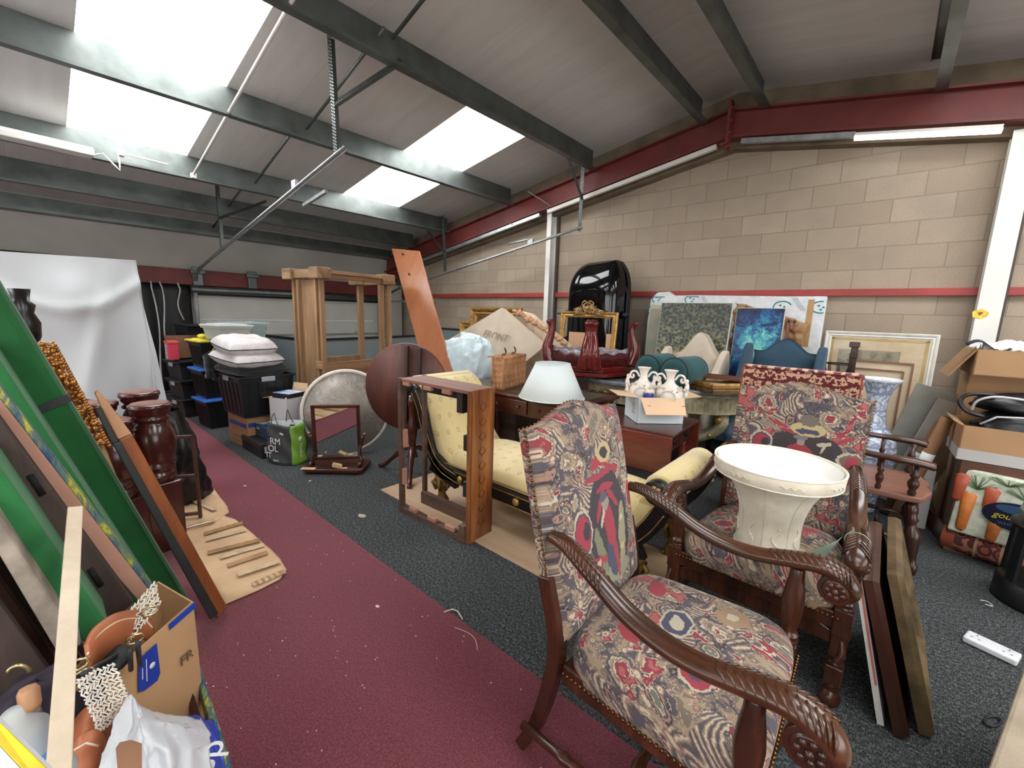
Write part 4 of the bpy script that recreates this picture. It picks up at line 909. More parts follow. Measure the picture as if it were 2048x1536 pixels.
for lx, ly, sx in ((-.58, -.16, -1), (.50, -.18, 1), (-.5, -.02, -1), (.5, -.02, 1)):
    P_ = smoothpts([(lx + sx * .05, ly, .65), (lx + sx * .10, ly - .03, .56), (lx + sx * .02, ly - .02, .44), (lx - sx * .16, ly, .34), (lx - sx * .24, ly + .02, .24), (lx - sx * .12, ly, .12), (lx + sx * .02, ly - .03, .05), (lx + sx * .06, ly - .04, .0)], 4)
    m = MB(); m.tube(P_, [.055 - .03 * i / len(P_) for i in range(len(P_))], 12, flat=.8); g_ = obj('scroll_leg', m, FLU, cn)
    m = MB(); m.ball((lx + sx * .06, ly - .07, .58), (.03, .02, .035)); m.ball((lx + sx * .0, ly - .06, .43), (.018, .015, .02)); m.ball((lx + sx * .09, ly - .02, .64), (.03, .03, .012)); obj('gilt_mount', m, GILT, g_)
# ---------------------------------------------------------------- red table upside down
RDL = plain('oxblood_lacquer', (92, 26, 22), .16, 0, .15, 5, .15, 30); RDLD = plain('dark_oxblood_carving', (66, 16, 16), .25, 0, .35, 60, .6, 60)
rt = thing('upturned_table', 'oxblood carved table lying upside down, its curved legs in the air', 'table', (-2.33, 3.88, .862), -16)
CA = (-43, 47, 137, 227)           # corner directions
def sq(r, e): # square with clipped corners
    P = []
    for a in CA:
        for s_ in (-1, 1): q = math.radians(a + s_ * e); P.append((r * math.cos(q), r * math.sin(q)))
    return P
m = MB(); m.prism(sq(.43, 20), 0, .018); m.prism(sq(.50, 20), .018, .05); m.prism(sq(.40, 20), .05, .10); obj('table_top', m, RDL, rt, bevel=.006)
def side(v0, rr_, z0, hh):
    def fn(u, v):
        s_ = u * 4; k = int(s_) % 4; f = s_ - int(s_); q0, q1 = math.radians(CA[k]), math.radians(CA[(k + 1) % 4]); a = Vector((math.cos(q0), math.sin(q0), 0)) * rr_; b = Vector((math.cos(q1), math.sin(q1), 0)) * rr_; p = a.lerp(b, f)
        sc = hh + .012 * math.cos(f * math.pi * 6) * math.sin(f * math.pi) + .03 * (1 - math.sin(f * math.pi)) ** 2; r = 1.0 + .05 * math.sin(v * math.pi)
        return (p.x * r, p.y * r, z0 + v * sc)
    return fn
m = MB(); m.grid(160, 9, side(0, .44, .09, .13), closed=True); obj('carved_apron', m, RDLD, rt, solid=.03)
MARB = plain('mauve_veined_marble', (134, 126, 132), .35, 0, .25, 12)
m = MB(); m.grid(96, 4, side(0, .385, .09, .155), closed=True); obj('inner_lining', m, MARB, rt, solid=.02)
for ang in CA:
    a = math.radians(ang); d_ = Vector((math.cos(a), math.sin(a), 0)); sd_ = Vector((-d_.y, d_.x, 0))
    P_ = smoothpts([tuple(d_ * q + Vector((0, 0, z))) for q, z in ((.41, .10), (.435, .17), (.45, .24), (.44, .31), (.42, .38), (.41, .44), (.42, .50), (.435, .535))], 4)
    R_ = [.10 - .052 * min(1, i / (len(P_) * .62)) + (.012 * max(0, (i / len(P_) - .8)) * 5) for i in range(len(P_))]
    m = MB()
    for s_ in (-1, 1): m.tube([Vector(p) + sd_ * s_ * R_[i] * .5 for i, p in enumerate(P_)], [x_ * .72 for x_ in R_], 10, up=tuple(d_))
    m.tube([Vector(p) + d_ * R_[i] * .45 for i, p in enumerate(P_)], [x_ * .35 for x_ in R_], 6)
    obj('leg', m, RDL, rt)
# ---------------------------------------------------------------- teal bolsters
TEAL = plain('teal_velvet', (20, 70, 74), .7, 0, .15, 5, sheen=.15); TEALD = plain('dark_teal_piping', (12, 44, 50), .7)
def bolster(label, c0, az):
    b = thing('bolster_cushion', label, 'cushion', m=T(*c0) @ RZ(az), group='teal bolster cushions')
    pr = [(0, 0), (.08, -.006), (.118, .004), (.128, .02), (.132, .1), (.132, .30), (.128, .36), (.118, .376), (.08, .386), (0, .38)]
    obj('cover', MB().lathe(pr, 40, m=RXm(-90), fn=lambda r, z, a: r * (1 + .008 * math.sin(a * 3 + z * 20))), TEAL, b)
    for y in (.012, .37): obj('piping', MB().tube([(.126 * math.cos(a), y, .126 * math.sin(a)) for a in [k * math.pi / 20 for k in range(40)]], .005, 6, closed=True), TEALD, b)
    return b
bolster('teal velvet bolster on the console, the left one', (-1.60, 3.66, .995), -6)
bolster('teal velvet bolster on the console, the right one nearer the gilt frames', (-1.335, 3.60, .995), -8)
# ---------------------------------------------------------------- picture frames lying on the console
GOLDF = plain('old_gold_frame', (150, 112, 62), .45, .45, .22, 20, .2, 60); GOLDD = plain('dark_gold_frame', (104, 76, 38), .5, .4, .25, 20, .2, 60); GOLDL = plain('bright_gold_frame', (186, 144, 82), .4, .5, .18, 18, .2, 60)
def pframe(name, label, M_, w, h, fw, depth, mat, pic=None, inner=None, cat='picture frame', group=None, profile=None, back=True):
    """frame standing in its x-z plane, face towards -y, origin at bottom centre"""
    f = thing(name, label, cat, m=M_, group=group)
    prof = profile or [(0, 0), (0, -depth * .6), (fw * .15, -depth), (fw * .35, -depth * .85), (fw * .5, -depth * .55), (fw * .7, -depth * .7), (fw * .85, -depth * .45), (fw, -depth * .35), (fw, 0)]
    m = MB(); n = len(prof); vs = []
    for cx, cz, sx, sz in ((-w / 2, 0, 1, 1), (w / 2, 0, -1, 1), (w / 2, h, -1, -1), (-w / 2, h, 1, -1)):
        for o_, y_ in prof: vs.append((cx + sx * o_, y_, cz + sz * o_))
    fs = []
    for k in range(4):
        a, b = k * n, ((k + 1) % 4) * n
        for i in range(n - 1): fs.append((a + i, b + i, b + i + 1, a + i + 1))
        fs.append((a + n - 1, b + n - 1, b, a))
    m.add(vs, fs); obj('moulding', m, mat, f)
    if inner: obj('slip', MB().box((0, -depth * .3, fw + .012), (w - 2 * fw, .004, .024)).box((0, -depth * .3, h - fw - .012), (w - 2 * fw, .004, .024)).box((-w / 2 + fw + .012, -depth * .3, h / 2), (.024, .004, h - 2 * fw)).box((w / 2 - fw - .012, -depth * .3, h / 2), (.024, .004, h - 2 * fw)), inner, f)
    if pic: obj('picture', MB().box((0, -depth * .22, h / 2), (w - 2 * fw + .006, .003, h - 2 * fw + .006)), pic, f)
    return f
def leanm(x, y, z, rz=0, lean=8): return T(x, y, z) @ RZ(rz) @ RXm(-lean)
def flatm(x, y, z, rz): return T(x, y, z) @ RZ(rz) @ RXm(-90) @ T(0, -.0, -.18)
DULLP = plain('dark_oil_picture', (88, 74, 52), .4, 0, .3, 6); CANV = plain('old_canvas_back', (168, 148, 112), .8, 0, .1, 5)
pframe('picture_frame', 'dark gold frame lying flat at the bottom of the stack on the console', flatm(-1.10, 3.88, .862, -35), .5, .36, .07, .04, GOLDD, DULLP)
pframe('picture_frame', 'gold frame with a pale backing lying flat on top of the stack on the console', flatm(-1.10, 3.88, .905, -36), .5, .36, .06, .04, GOLDF, CANV)
pframe('picture_frame', 'thin brown frame at the back of the stack on the console', flatm(-1.03, 4.06, .95, 2), .5, .12, .03, .03, wood('brown_frame_wood', (78, 46, 34), (112, 72, 54), 'x'), DULLP)
# ================================================================ CHAIRS AND PICTURES BY THE BLOCK WALL
def wingchair(label, loc, rz, fab, w, hb, hump, dip):
    c = thing('wing_chair', label, 'armchair', loc, rz)
    def top(X):   # camel back outline
        a = abs(X); return hb - dip * (1 - math.cos(min(a / .82, 1) * math.pi)) / 2 if hump else hb
    n = 33; f_ = []
    for i in range(n): X = -1 + 2 * i / (n - 1); f_.append((X * w / 2, top(X)))
    poly = [(-w / 2, .35)] + [(x_, z_) for x_, z_ in f_] + [(w / 2, .35)]
    m = MB(); 
    def bk(y0, s): return lambda u, v: ((u * 2 - 1) * w / 2, y0 + s * .03 * (max(0, 1 - abs(u * 2 - 1) ** 4) * max(0, 1 - (2 * v - 1) ** 6)) ** .5, .35 + v * (top(u * 2 - 1) - .35))
    m.grid(33, 20, bk(.0, -1)); m.grid(33, 20, bk(.11, 1)); q = 660
    ring = list(range(33)) + [j * 33 + 32 for j in range(1, 20)] + [19 * 33 + i for i in range(31, -1, -1)] + [j * 33 for j in range(18, 0, -1)]
    for i in range(len(ring)): a_, b_ = ring[i], ring[(i + 1) % len(ring)]; m.f.append((a_, b_, q + b_, q + a_)); m.s.append(True)
    o = obj('backrest', m, fab, c, bevel=.012); o.rotation_euler = (math.radians(-8), 0, 0); o.location = (0, .25, -.02)
    for sx in (-1, 1):
        pr = smoothpts([(.26, .50), (-.02, .56), (.02, .72), (.05, .85), (.12, .95), (.26, top(.95) - .0), (.38, top(.95) - .02), (.40, .5)], 3)
        m = MB(); m.prism([(y_, z_) for y_, z_ in pr], sx * (w / 2 - .0), sx * (w / 2 + .07), 'x'); obj('wing', m, fab, c, bevel=.02, seg=3)
        m = MB(); m.box((sx * (w / 2 + .02), .0, .45), (.1, .55, .2)); m.tube([(sx * (w / 2 + .02), -.27, .56), (sx * (w / 2 + .02), .27, .56)], .06, 14); obj('arm', m, fab, c, bevel=.02)
    obj('seat', MB().box((0, -.02, .37), (w, .56, .16)), fab, c, bevel=.04, seg=3)
    for sx in (-1, 1):
        for y_ in (-.25, .3): obj('leg', MB().taper((sx * (w / 2 - .02), y_, 0), (.03, .03), (.05, .05), .29), MAHO, c)
    return c
wingchair('cream linen wing chair with a high domed back behind the teal bolsters', (-1.60, 4.49, 0), -6, fabric('cream_linen', (206, 192, 172), .04, 6, .2, 300), .56, 1.35, True, .24)
wingchair('blue velvet wing chair with a camel back behind the red damask back', (-.735, 4.38, 0), -2, fabric('slate_blue_velvet', (46, 72, 90), .08, 4, .15, 200), .53, 1.33, True, .13)
# red and gold damask chair back
t = NT('red_gold_damask'); x = t.sep(t.coord()); uv = t.comb(t.math('ABSOLUTE', t.math('SUBTRACT', t.math('FRACT', t.math('MULTIPLY', x[0], 1 / .30)), .5)), t.math('MULTIPLY', x[2], 1 / .30))
w1 = t.vmath('SUBTRACT', t.noise(uv, 6, 2, out=1), (.5, .5, .5)); P = t.vmath('ADD', uv, t.vmath('SCALE', w1, sc=.25)); v = t.voro(P, 5.5); e = t.voro(P, 5.5, 'DISTANCE_TO_EDGE')
r_ = t.math('ABSOLUTE', t.math('SUBTRACT', v, .3)); msk = t.math('LESS_THAN', r_, .085); m2 = t.math('GREATER_THAN', t.noise(uv, 11, 2), .55)
c = t.mix(t.math('MAXIMUM', msk, m2), (92, 22, 26), (196, 156, 128)); t.base(c); t.set(rough=.9, sheen=.3); t.bump(t.math('MAXIMUM', msk, m2), .3, .003); DAM = t.m
db = thing('damask_chair', 'high rectangular chair back in red and gold damask behind the second tapestry chair', 'chair', (-.385, 3.14, 0), 2)
obj('backrest', MB().box((0, 0, .82), (.63, .10, .70)), DAM, db, bevel=.018, seg=3)
m = MB(); m.tube([(-.305, -.052, .48), (-.305, -.052, 1.158), (.305, -.052, 1.158), (.305, -.052, .48)], .005, 6); obj('piping', m, plain('brick_red_cord', (130, 50, 46), .8), db)
obj('seat', MB().box((0, .25, .42), (.60, .5, .12)), DAM, db, bevel=.03, seg=3)
for sx in (-1, 1):
    for y_ in (.02, .45): obj('leg', MB().taper((sx * .27, y_, 0), (.03, .03), (.05, .05), .37), MAHO, db)
# insulation board wrapped in printed foil
WRAP = plain('white_foil_wrap', (216, 220, 222), .35, 0, .06, 12, .25, 14); TEALP = plain('teal_print', (36, 132, 140), .5)
ib = thing('insulation_board', 'large white wrapped insulation board with teal ring print against the block wall', 'board', m=leanm(-1.5, 5.46, 0, 0, 2.2))
m = MB(); pts = [(-.95, .0), (.97, .0), (.97, 1.735), (.6, 1.735), (.2, 1.742), (-.3, 1.752), (-.62, 1.75), (-.70, 1.80), (-.86, 1.79), (-.94, 1.70), (-.96, 1.4)]
m.prism(pts, 0, .07, 'y'); obj('board', m, WRAP, ib, bevel=.012)
for cx, cz in ((-.83, 1.71), (-.88, 1.56), (-.40, 1.70), (.58, 1.62), (.93, 1.62), (.78, 1.32)):
    m = MB(); a0 = 0 if cx < .9 else 60
    m.tube([(cx + .085 * math.cos(a), -.002, cz + .06 * math.sin(a)) for a in [math.radians(a0 + 20 + k * 14) for k in range(16)] if abs(cx + .085 * math.cos(a)) < .96 and cz + .06 * math.sin(a) < 1.74], .007, 5, flat=.3, up=(0, 1, 0))
    for dx, dz in ((-.02, .015), (.02, .0), (0, -.025)): m.box((cx + dx, -.003, cz + dz), (.022, .002, .018))
    obj('ring_print', m, TEALP, ib)
m = MB()
for k in range(3): m.beam((.66 + k * .02, -.002, 1.72), (.76 + k * .02, -.002, 1.58), .004, .002, (0, 1, 0)); m.beam((-.3 + k * .02, -.002, 1.74), (-.24 + k * .02, -.002, 1.66), .004, .002, (0, 1, 0))
obj('diagonal_print', m, plain('grey_blue_print', (150, 160, 176), .5), ib)
obj('packing_tape', MB().box((.84, -.003, 1.45), (.055, .002, .5)), plain('brown_packing_tape', (176, 140, 92), .35), ib)
# brown paper crumpled round a board
KP = plain('brown_kraft_paper', (158, 118, 78), .6, 0, .12, 8)
def kp(u, v):
    x = -1.36 + u * .74; z = .55 + v * (1.10 - .12 * u - .10 * u * u) ; q = noise.noise(Vector((u * 5, v * 7, 2))) ; r2 = noise.noise(Vector((u * 13 + v * 6, v * 17, 5)))
    return (x + .03 * r2 + (.05 * math.sin(v * 6) if u > .8 else 0), 5.37 + .05 * q + .03 * r2 - .05 * (1 - v), z + .02 * q)
tag(obj('kraft_paper', MB().grid(60, 60, kp), KP, solid=.004), 'crumpled brown kraft paper hanging over the white wrapped board', 'wrapping paper')
# canvases
t = NT('dark_leafy_painting'); co = t.coord(); x = t.sep(co)
a = t.noise(co, 28, 6, .75, .6); b = t.voro(co, 34); g = t.math('ADD', t.math('MULTIPLY', a, .8), t.math('MULTIPLY', b, .35))
c = t.ramp(g, [(.38, (26, 34, 40)), (.5, (62, 70, 60)), (.6, (112, 114, 84)), (.72, (168, 164, 130))]); hz = t.ramp(t.math('ADD', x[2], t.math('MULTIPLY', t.noise(co, 4), .4)), [(.55, (0, 0, 0)), (1.1, (1, 1, 1))])
c = t.mix(t.math('MULTIPLY', hz, .6), c, (38, 46, 54)); t.base(c); t.set(rough=.45); t.bump(g, .5, .004); PNT1 = t.m
t = NT('blue_turquoise_painting'); co = t.coord(); wv_ = t.vmath('ADD', co, t.vmath('SCALE', t.noise(co, 5, 3, out=1), sc=.35)); n = t.noise(wv_, 6, 5, .7, 1.2); x = t.sep(co)
d = t.math('SQRT', t.math('ADD', t.math('POWER', t.math('SUBTRACT', x[0], .02), 2.0), t.math('POWER', t.math('MULTIPLY', t.math('SUBTRACT', x[2], .63), .9), 2.0)))
f = t.math('SUBTRACT', t.math('ADD', n, .16), t.math('MULTIPLY', d, 1.0)); c = t.ramp(f, [(.22, (8, 14, 36)), (.36, (14, 50, 104)), (.45, (24, 96, 146)), (.54, (60, 160, 176)), (.64, (120, 206, 200))]); t.base(c); t.set(rough=.3); t.bump(n, .6, .006); PNT2 = t.m
t = NT('pale_green_painting'); co = t.coord(); x = t.sep(co); n = t.noise(co, 5, 4); c = t.ramp(n, [(.35, (124, 138, 118)), (.55, (150, 142, 126)), (.7, (168, 152, 132))]); bl = t.math('LESS_THAN', t.math('ADD', t.math('POWER', t.math('MULTIPLY', t.math('SUBTRACT', x[0], .08), 8), 2), t.math('POWER', t.math('MULTIPLY', t.math('SUBTRACT', x[2], .88), 6), 2)), 1.0)
c = t.mix(t.math('MULTIPLY', bl, .7), c, (110, 142, 150)); c = t.mix(t.math('GREATER_THAN', x[2], .975), c, (178, 172, 140)); t.base(c); t.set(rough=.6); PNT3 = t.m
def canvas(label, M_, w, h, mat, edge, dep=.03):
    c = thing('canvas_painting', label, 'painting', m=M_, group=None)
    obj('stretcher', MB().box((0, dep / 2, h / 2), (w, dep, h)), edge, c, bevel=.003); obj('painted_face', MB().box((0, -.001, h / 2), (w - .012, .002, h - .012)), mat, c); return c
WEDGE = plain('white_canvas_edge', (214, 212, 200), .7)
canvas('dark green leafy canvas leaning behind the cream wing chair', leanm(-1.72, 5.02, .62, 0, 6), .80, 1.03, PNT1, WEDGE)
canvas('blue and turquoise abstract canvas beside the dark leafy one', leanm(-1.06, 5.10, .56, 0, 5), .46, 1.04, PNT2, WEDGE)
canvas('pale green and grey painting half hidden at the left of the dark leafy canvas', leanm(-2.09, 5.17, .60, 0, 6), .46, 1.02, PNT3, plain('sage_edge', (150, 168, 146), .6))
tb = thing('trestle_table', 'long plain table behind the wing chairs carrying the leaning paintings', 'table', (-1.5, 5.2, 0)); obj('top', MB().box((0, 0, .535), (1.9, .42, .03)), DKW, tb)
for sx in (-.85, .85): obj('leg', MB().box((sx, -.15, .26), (.04, .04, .52)).box((sx, .15, .26), (.04, .04, .52)).box((sx, 0, .1), (.03, .3, .03)), DKW, tb)
tag(obj('chair_fragment', MB().box((-.77, 5.06, 1.02), (.03, .03, .93)).box((-.745, 5.06, 1.46), (.07, .03, .03)).box((-.72, 5.06, 1.42), (.02, .03, .1)), MAHOR, bevel=.005), 'small red-brown wooden bracket poking up right of the blue canvas', 'bracket')
# car roof box standing on end
ROOF = plain('glossy_black_plastic', (9, 9, 11), .07, 0, .1, 2)
rb = thing('car_roof_box', 'glossy black car roof box standing on end against the block wall', 'roof box', (-3.10, 5.36, 0), -14)
def rbx(u, v):
    z = v * 2.20; X = u * 2 - 1
    w = .46 * (1 - .02 * abs(v - .5)); tp = max(0, (v - .80) / .20)
    w = w * math.sqrt(max(.0, 1 - tp ** 2.4 * .62)); dpt = .30 * math.sqrt(max(.02, 1 - tp ** 2 * .96)) * (.55 + .45 * min(1, v / .08))
    a = X * math.pi / 2; sx = math.copysign(abs(math.sin(a)) ** .62, math.sin(a)); cy = max(0, math.cos(a)) ** .42
    g = .012 * math.exp(-((X + .18) / .02) ** 2) if v < .93 else 0
    return (w * sx, -dpt * cy + g, z - .35 * tp ** 2 * 0)
m = MB(); m.grid(61, 60, rbx); n0 = len(m.v)
obj('lid', m, ROOF, rb)
def rbb(u, v):
    z = v * 2.19; X = u * 2 - 1; tp = max(0, (v - .80) / .20); w = .475 * math.sqrt(max(0, 1 - tp ** 2.4 * .62)); a = X * math.pi / 2
    return (w * math.copysign(abs(math.sin(a)) ** .5, math.sin(a)), .12 * max(0, math.cos(a)) ** .3, z)
obj('base_shell', MB().grid(31, 40, rbb), plain('matt_black_plastic', (14, 14, 15), .5), rb)
obj('seam', MB().tube([(-.475, .0, .02), (-.475, 0, 1.75), (-.40, .0, 2.02), (-.3, 0, 2.19), (.3, 0, 2.19), (.40, .0, 2.02), (.475, 0, 1.75), (.475, 0, .02)], .009, 6), plain('matt_black_plastic', (14, 14, 15)), rb)
for sx in (-1, 1): obj('pressed_rib', MB().tube([(sx * .10 - .16, -.303, 1.70 + .03), (sx * .10 - .08, -.304, 1.78), (sx * .10 + .05, -.303, 1.80)] if sx < 0 else [(.05, -.305, 1.80), (.17, -.298, 1.81), (.26, -.28, 1.78)], .006, 6), ROOF, rb)
obj('lock_knob', MB().ball((.49, -.03, 1.48), (.05, .06, .05)), plain('matt_black_plastic', (14, 14, 15)), rb)
p_ = at(1130, 627, y=5.3)
cl = thing('sash_clamp', 'grey clamp handle sticking out left of the gilt crested frame', 'clamp', (p_.x, 5.3, p_.z)); obj('bar', MB().tube([(-.16, 0, 0), (.25, 0, 0)], .014, 8), GALV, cl); obj('grip', MB().lathe([(.02, 0), (.05, .03), (.055, .07), (.04, .12), (.03, .2)], 16, (0, 0, 0), T(-.02, 0, 0) @ RYm(90)), plain('dark_grey_rubber', (60, 64, 66), .6), cl); obj('post', MB().box((.2, 0, -.75), (.03, .03, 1.55)), GALV, cl)
# gilt crested mirror frame
gm = pframe('gilt_mirror_frame', 'empty gilt frame with a carved laurel crest in front of the roof box', leanm(-3.05, 4.93, .62, -2, 4), .90, .89, .075, .035, GOLDL, None, cat='mirror frame')
m = MB(); rr = random.Random(11)
for k in range(80):
    u = rr.uniform(-1, 1); x0 = u * .08; x1 = u * .27 + rr.uniform(-.03, .03); z0 = .89 + rr.uniform(-.04, .02); z1 = z0 + rr.uniform(.02, .15) * (1.2 - abs(u)) - .03
    m.tube([(x0 + u * .06, -.03, z0), ((x0 + x1) / 2 + u * .03, -.055, (z0 + z1) / 2 + .012), (x1, -.04, z1)], [.005, .014, .004], 6, flat=.5)
m.tube([(.07 * math.cos(a), -.045, .95 + .055 * math.sin(a)) for a in [k * math.pi / 10 for k in range(20)]], .012, 8, closed=True)
for sx in (-1, 1): m.tube(smoothpts([(0, -.05, 1.0), (sx * .04, -.06, 1.03), (sx * .09, -.05, 1.0), (sx * .07, -.05, .96), (0, -.05, .94)], 3), .009, 6)
m.ball((0, -.06, .93), (.03, .02, .03)); obj('carved_crest', m, plain('antique_gilt_carving', (158, 128, 84), .5, .4, .25, 25), gm)
tag(obj('card_sheet', MB().box((-3.03, 5.02, .83), (.66, .012, .80), T(-3.03, 5.02, .83) @ RZ(2) @ T(3.03, -5.02, -.83)), plain('beige_card_panel', (214, 170, 134), .7, 0, .03, 2)), 'plain beige panel standing inside the gilt crested frame', 'panel')
tag(obj('white_box', MB().box((-3.48, 4.75, .93), (.2, .2, .16)).box((-3.48, 4.75, 1.02), (.17, .17, .02)), plain('pale_marbled_box', (196, 192, 190), .6, 0, .12, 16), bevel=.008), 'small pale marbled box left of the crested frame', 'box')
sd = thing('side_table', 'plain dark side table under the crested frame and pale box', 'table', (-3.1, 4.85, 0)); obj('top', MB().box((0, 0, .41), (1.0, .55, .03)), DKW, sd)
for sx in (-1, 1):
    for sy in (-1, 1): obj('leg', MB().box((sx * .44, sy * .23, .2), (.04, .04, .4)), DKW, sd)
obj('riser', MB().box((-.38, -.1, .634), (.2, .2, .418)), DKW, sd); obj('riser', MB().box((.05, .08, .52), (.9, .12, .19)), DKW, sd)
# gilt frames far left by wall
pframe('old_gold_frame', 'big gold frame with a deep moulding standing behind the cardboard package', leanm(-5.02, 5.2, .55, 0, 3), 1.18, 1.0, .16, .07, GOLDF, DULLP, GOLDD, 'picture frame')
pframe('old_gold_frame', 'wider low gold frame behind the deep moulded one', leanm(-5.1, 5.32, .55, 0, 3), 1.82, .74, .13, .06, GOLDL, DULLP, None, 'picture frame')
q_ = thing('low_bench', 'dark bench under the gold frames by the block wall', 'bench', (-5.0, 5.2, 0)); obj('top', MB().box((0, 0, .53), (1.9, .4, .04)), DKW, q_)
for sx in (-.85, .85): obj('leg', MB().box((sx, 0, .255), (.05, .36, .51)), DKW, q_)
# flat cardboard package standing on its corner
cp = thing('cardboard_package', 'flat taped cardboard package tilted on its corner, marked FRONT in pencil', 'package', (0, 0, 0))
a_, b_, c__, d__ = Vector((-3.66, 3.92, 1.525)), Vector((-2.95, 3.92, 1.10)), Vector((-3.62, 3.55, .42)), Vector((-4.95, 3.7, .84))
nrm = (b_ - a_).cross(d__ - a_).normalized(); nrm = nrm if nrm.y > 0 else -nrm; PKC = plain('grey_beige_cardboard', (196, 180, 160), .8, 0, .05, 4)
obj('package', MB().slab([a_, b_, c__, d__], nrm * .09), PKC, cp, bevel=.006)
Mp = frame_from(a_ - nrm * .003, (a_ - d__), (a_ - c__)); ex = (a_ - d__).normalized(); INKP = plain('pencil_mark', (150, 136, 120), .8)
ctr = a_.lerp(c__, .32) - nrm * .002; Mt = frame_from(ctr, Vector((1, 0, -.12)), (Vector((0, 0, 1)) - nrm * nrm.z)); text('handwriting', 'FRONT', .13, INKP, Mt, cp, shear=.3)
for (u0, u1) in (((.62, .12), (.85, .55)), ((.35, .62), (.95, .62))):
    P0 = a_ + (b_ - a_) * u0[0] + (d__ - a_) * u0[1]; P1 = a_ + (b_ - a_) * u1[0] + (d__ - a_) * u1[1]; obj('tape', MB().beam(P0 - nrm * .002, P1 - nrm * .002, .05, .0015, nrm), plain('clear_shiny_tape', (214, 200, 180), .15, 0, .05), cp)
pk = thing('wrapped_package', 'second paper-wrapped flat package behind the taped one, slanting down to the right', 'package', (0, 0, 0)); obj('package', MB().slab([(-3.60, 4.12, 1.50), (-3.35, 4.12, 1.46), (-2.72, 4.1, 1.10), (-2.9, 4.0, .6), (-3.6, 4.05, .6)], (0, .08, 0)), plain('creased_cream_paper', (206, 184, 154), .7, 0, .1, 10, .3, 20), pk, bevel=.015)
m = MB(); rr = random.Random(4)
for k in range(26): u = k / 25; m.ball((-3.60 + u * .8, 4.10, 1.50 - u * .36 + rr.uniform(-.02, .02)), (.035, .03, .02 + rr.uniform(0, .02)), 7, 5)
obj('crumpled_edge', m, plain('tan_crumpled_paper', (186, 142, 110), .7, 0, .12, 12), pk)
bx = thing('packing_case', 'dark packing case hidden behind the chaise that carries the packages', 'case', (-4.0, 3.85, 0)); obj('body', MB().box((0, 0, .2), (1.9, .62, .4)), DKW, bx, bevel=.01)
# pale blue plastic bundle
PBL = plain('pale_blue_plastic_sheet', (202, 220, 224), .3, 0, .05, 8)
def pbl(u, v):
    a = u * 2 * math.pi; p = (v - .5) * math.pi; r = 1 / (abs(math.cos(a)) ** 3 + abs(math.sin(a)) ** 3) ** (1 / 3); q = noise.noise(Vector((math.cos(a) * 2, math.sin(a) * 2, v * 5))) * .10 + (.5 - abs(noise.noise(Vector((math.cos(a) * 3, math.sin(a) * 3 + 4, v * 7))))) * .10 + (.5 - abs(noise.noise(Vector((math.cos(a) * 7, math.sin(a) * 7, v * 15))))) * .045 - .06
    rr_ = (math.cos(p)) ** .45 * (1 + q); return (-3.68 + math.cos(a) * r * .47 * rr_, 3.27 + math.sin(a) * r * .22 * rr_, .84 + .33 * math.sin(p) + .06 * math.cos(a) * (1 if p > 0 else 0) + q * .3)
tag(obj('plastic_wrapped_bundle', MB().grid(110, 70, pbl, closed=True), PBL), 'bulky bundle wrapped in pale blue-white plastic behind the chaise', 'bundle')
tag(obj('support_crate', MB().box((-3.68, 3.22, .24), (.7, .36, .48)), DKW, bevel=.008), 'plain dark crate under the plastic wrapped bundle', 'crate')
# orange-brown shelf plank
pl_ = thing('wooden_plank', 'tall orange-brown varnished plank leaning by the pine frame', 'plank', (0, 0, 0)); TEAK = wood('orange_varnished_plank', (150, 90, 56), (182, 118, 78), 'z', .6, .28, .25, 3)
A0, A1, B0 = at(783, 497, y=3.32), at(838, 502, y=3.36), at(838, 700, y=3.02); n_ = (A1 - A0).cross(B0 - A0).normalized(); n_ = n_ if n_.y > 0 else -n_
E0 = Vector((0, 0, EYE)); r_ = ray(890, 690); B1 = E0 + r_ * ((A0 - E0).dot(n_) / r_.dot(n_))
def ext(a, b): return a + (b - a) * (a.z / (a.z - b.z))
q = [A0, A1, ext(A1, B1), ext(A0, B0)]
obj('board', MB().slab(q, n_ * .022), TEAK, pl_, bevel=.003)
for a in ((807, 509), (820, 549)):
    p = at(*a, y=3.3); t_ = (q[0] - Vector((0, 0, EYE))).dot(n_) / ray(*a).dot(n_); p = Vector((0, 0, EYE)) + ray(*a) * t_; obj('hook', MB().tube([p, p - n_ * .02 + Vector((-.01, 0, .012)), p - n_ * .025 + Vector((.008, 0, -.018))], .006, 6), plain('black_iron', (30, 26, 24), .5), pl_)
# ================================================================ LEFT: PINE FRAME, ROUND TOPS, MIRROR, BOXES
PINE = wood('old_pine', (124, 94, 66), (176, 140, 104), 'z', 1, .65, 0, 7, knots=True); PINEX = wood('old_pine_rail', (124, 94, 66), (176, 140, 104), 'x', 1, .65, 0, 7, knots=True); PIND = wood('weathered_pine_cornice', (104, 80, 56), (160, 128, 94), 'x', 1, .8, 0, 9)
pf = thing('pine_cupboard_frame', 'tall bare pine cupboard frame standing by the partition', 'cupboard frame', (-4.57, 2.08, 0), 8)
W_, D_, H_ = -.58, .92, 1.815
for x_ in (0, W_ + .07): 
    for dx in (0, .085): obj('post', MB().box((x_ + .0 - .018 - (0 if x_ == 0 else 0) + (-dx if x_ == 0 else dx), .02, H_ / 2 - .03), (.035, .05, H_ - .06)), PINE, pf, bevel=.003)
    obj('post_panel', MB().box((x_ - .055 if x_ == 0 else x_ + .03, .035, H_ / 2 - .03), (.075, .02, H_ - .06)), PINE, pf)
for dx in (0, -.11): obj('post', MB().box((-.02 + dx * 0 - .0, D_ + dx, H_ / 2 - .03), (.05, .06, H_ - .06)), PINE, pf, bevel=.003)
obj('post', MB().box((W_ + .04, D_ - .02, H_ / 2 - .03), (.05, .07, H_ - .06)), PINE, pf, bevel=.003)
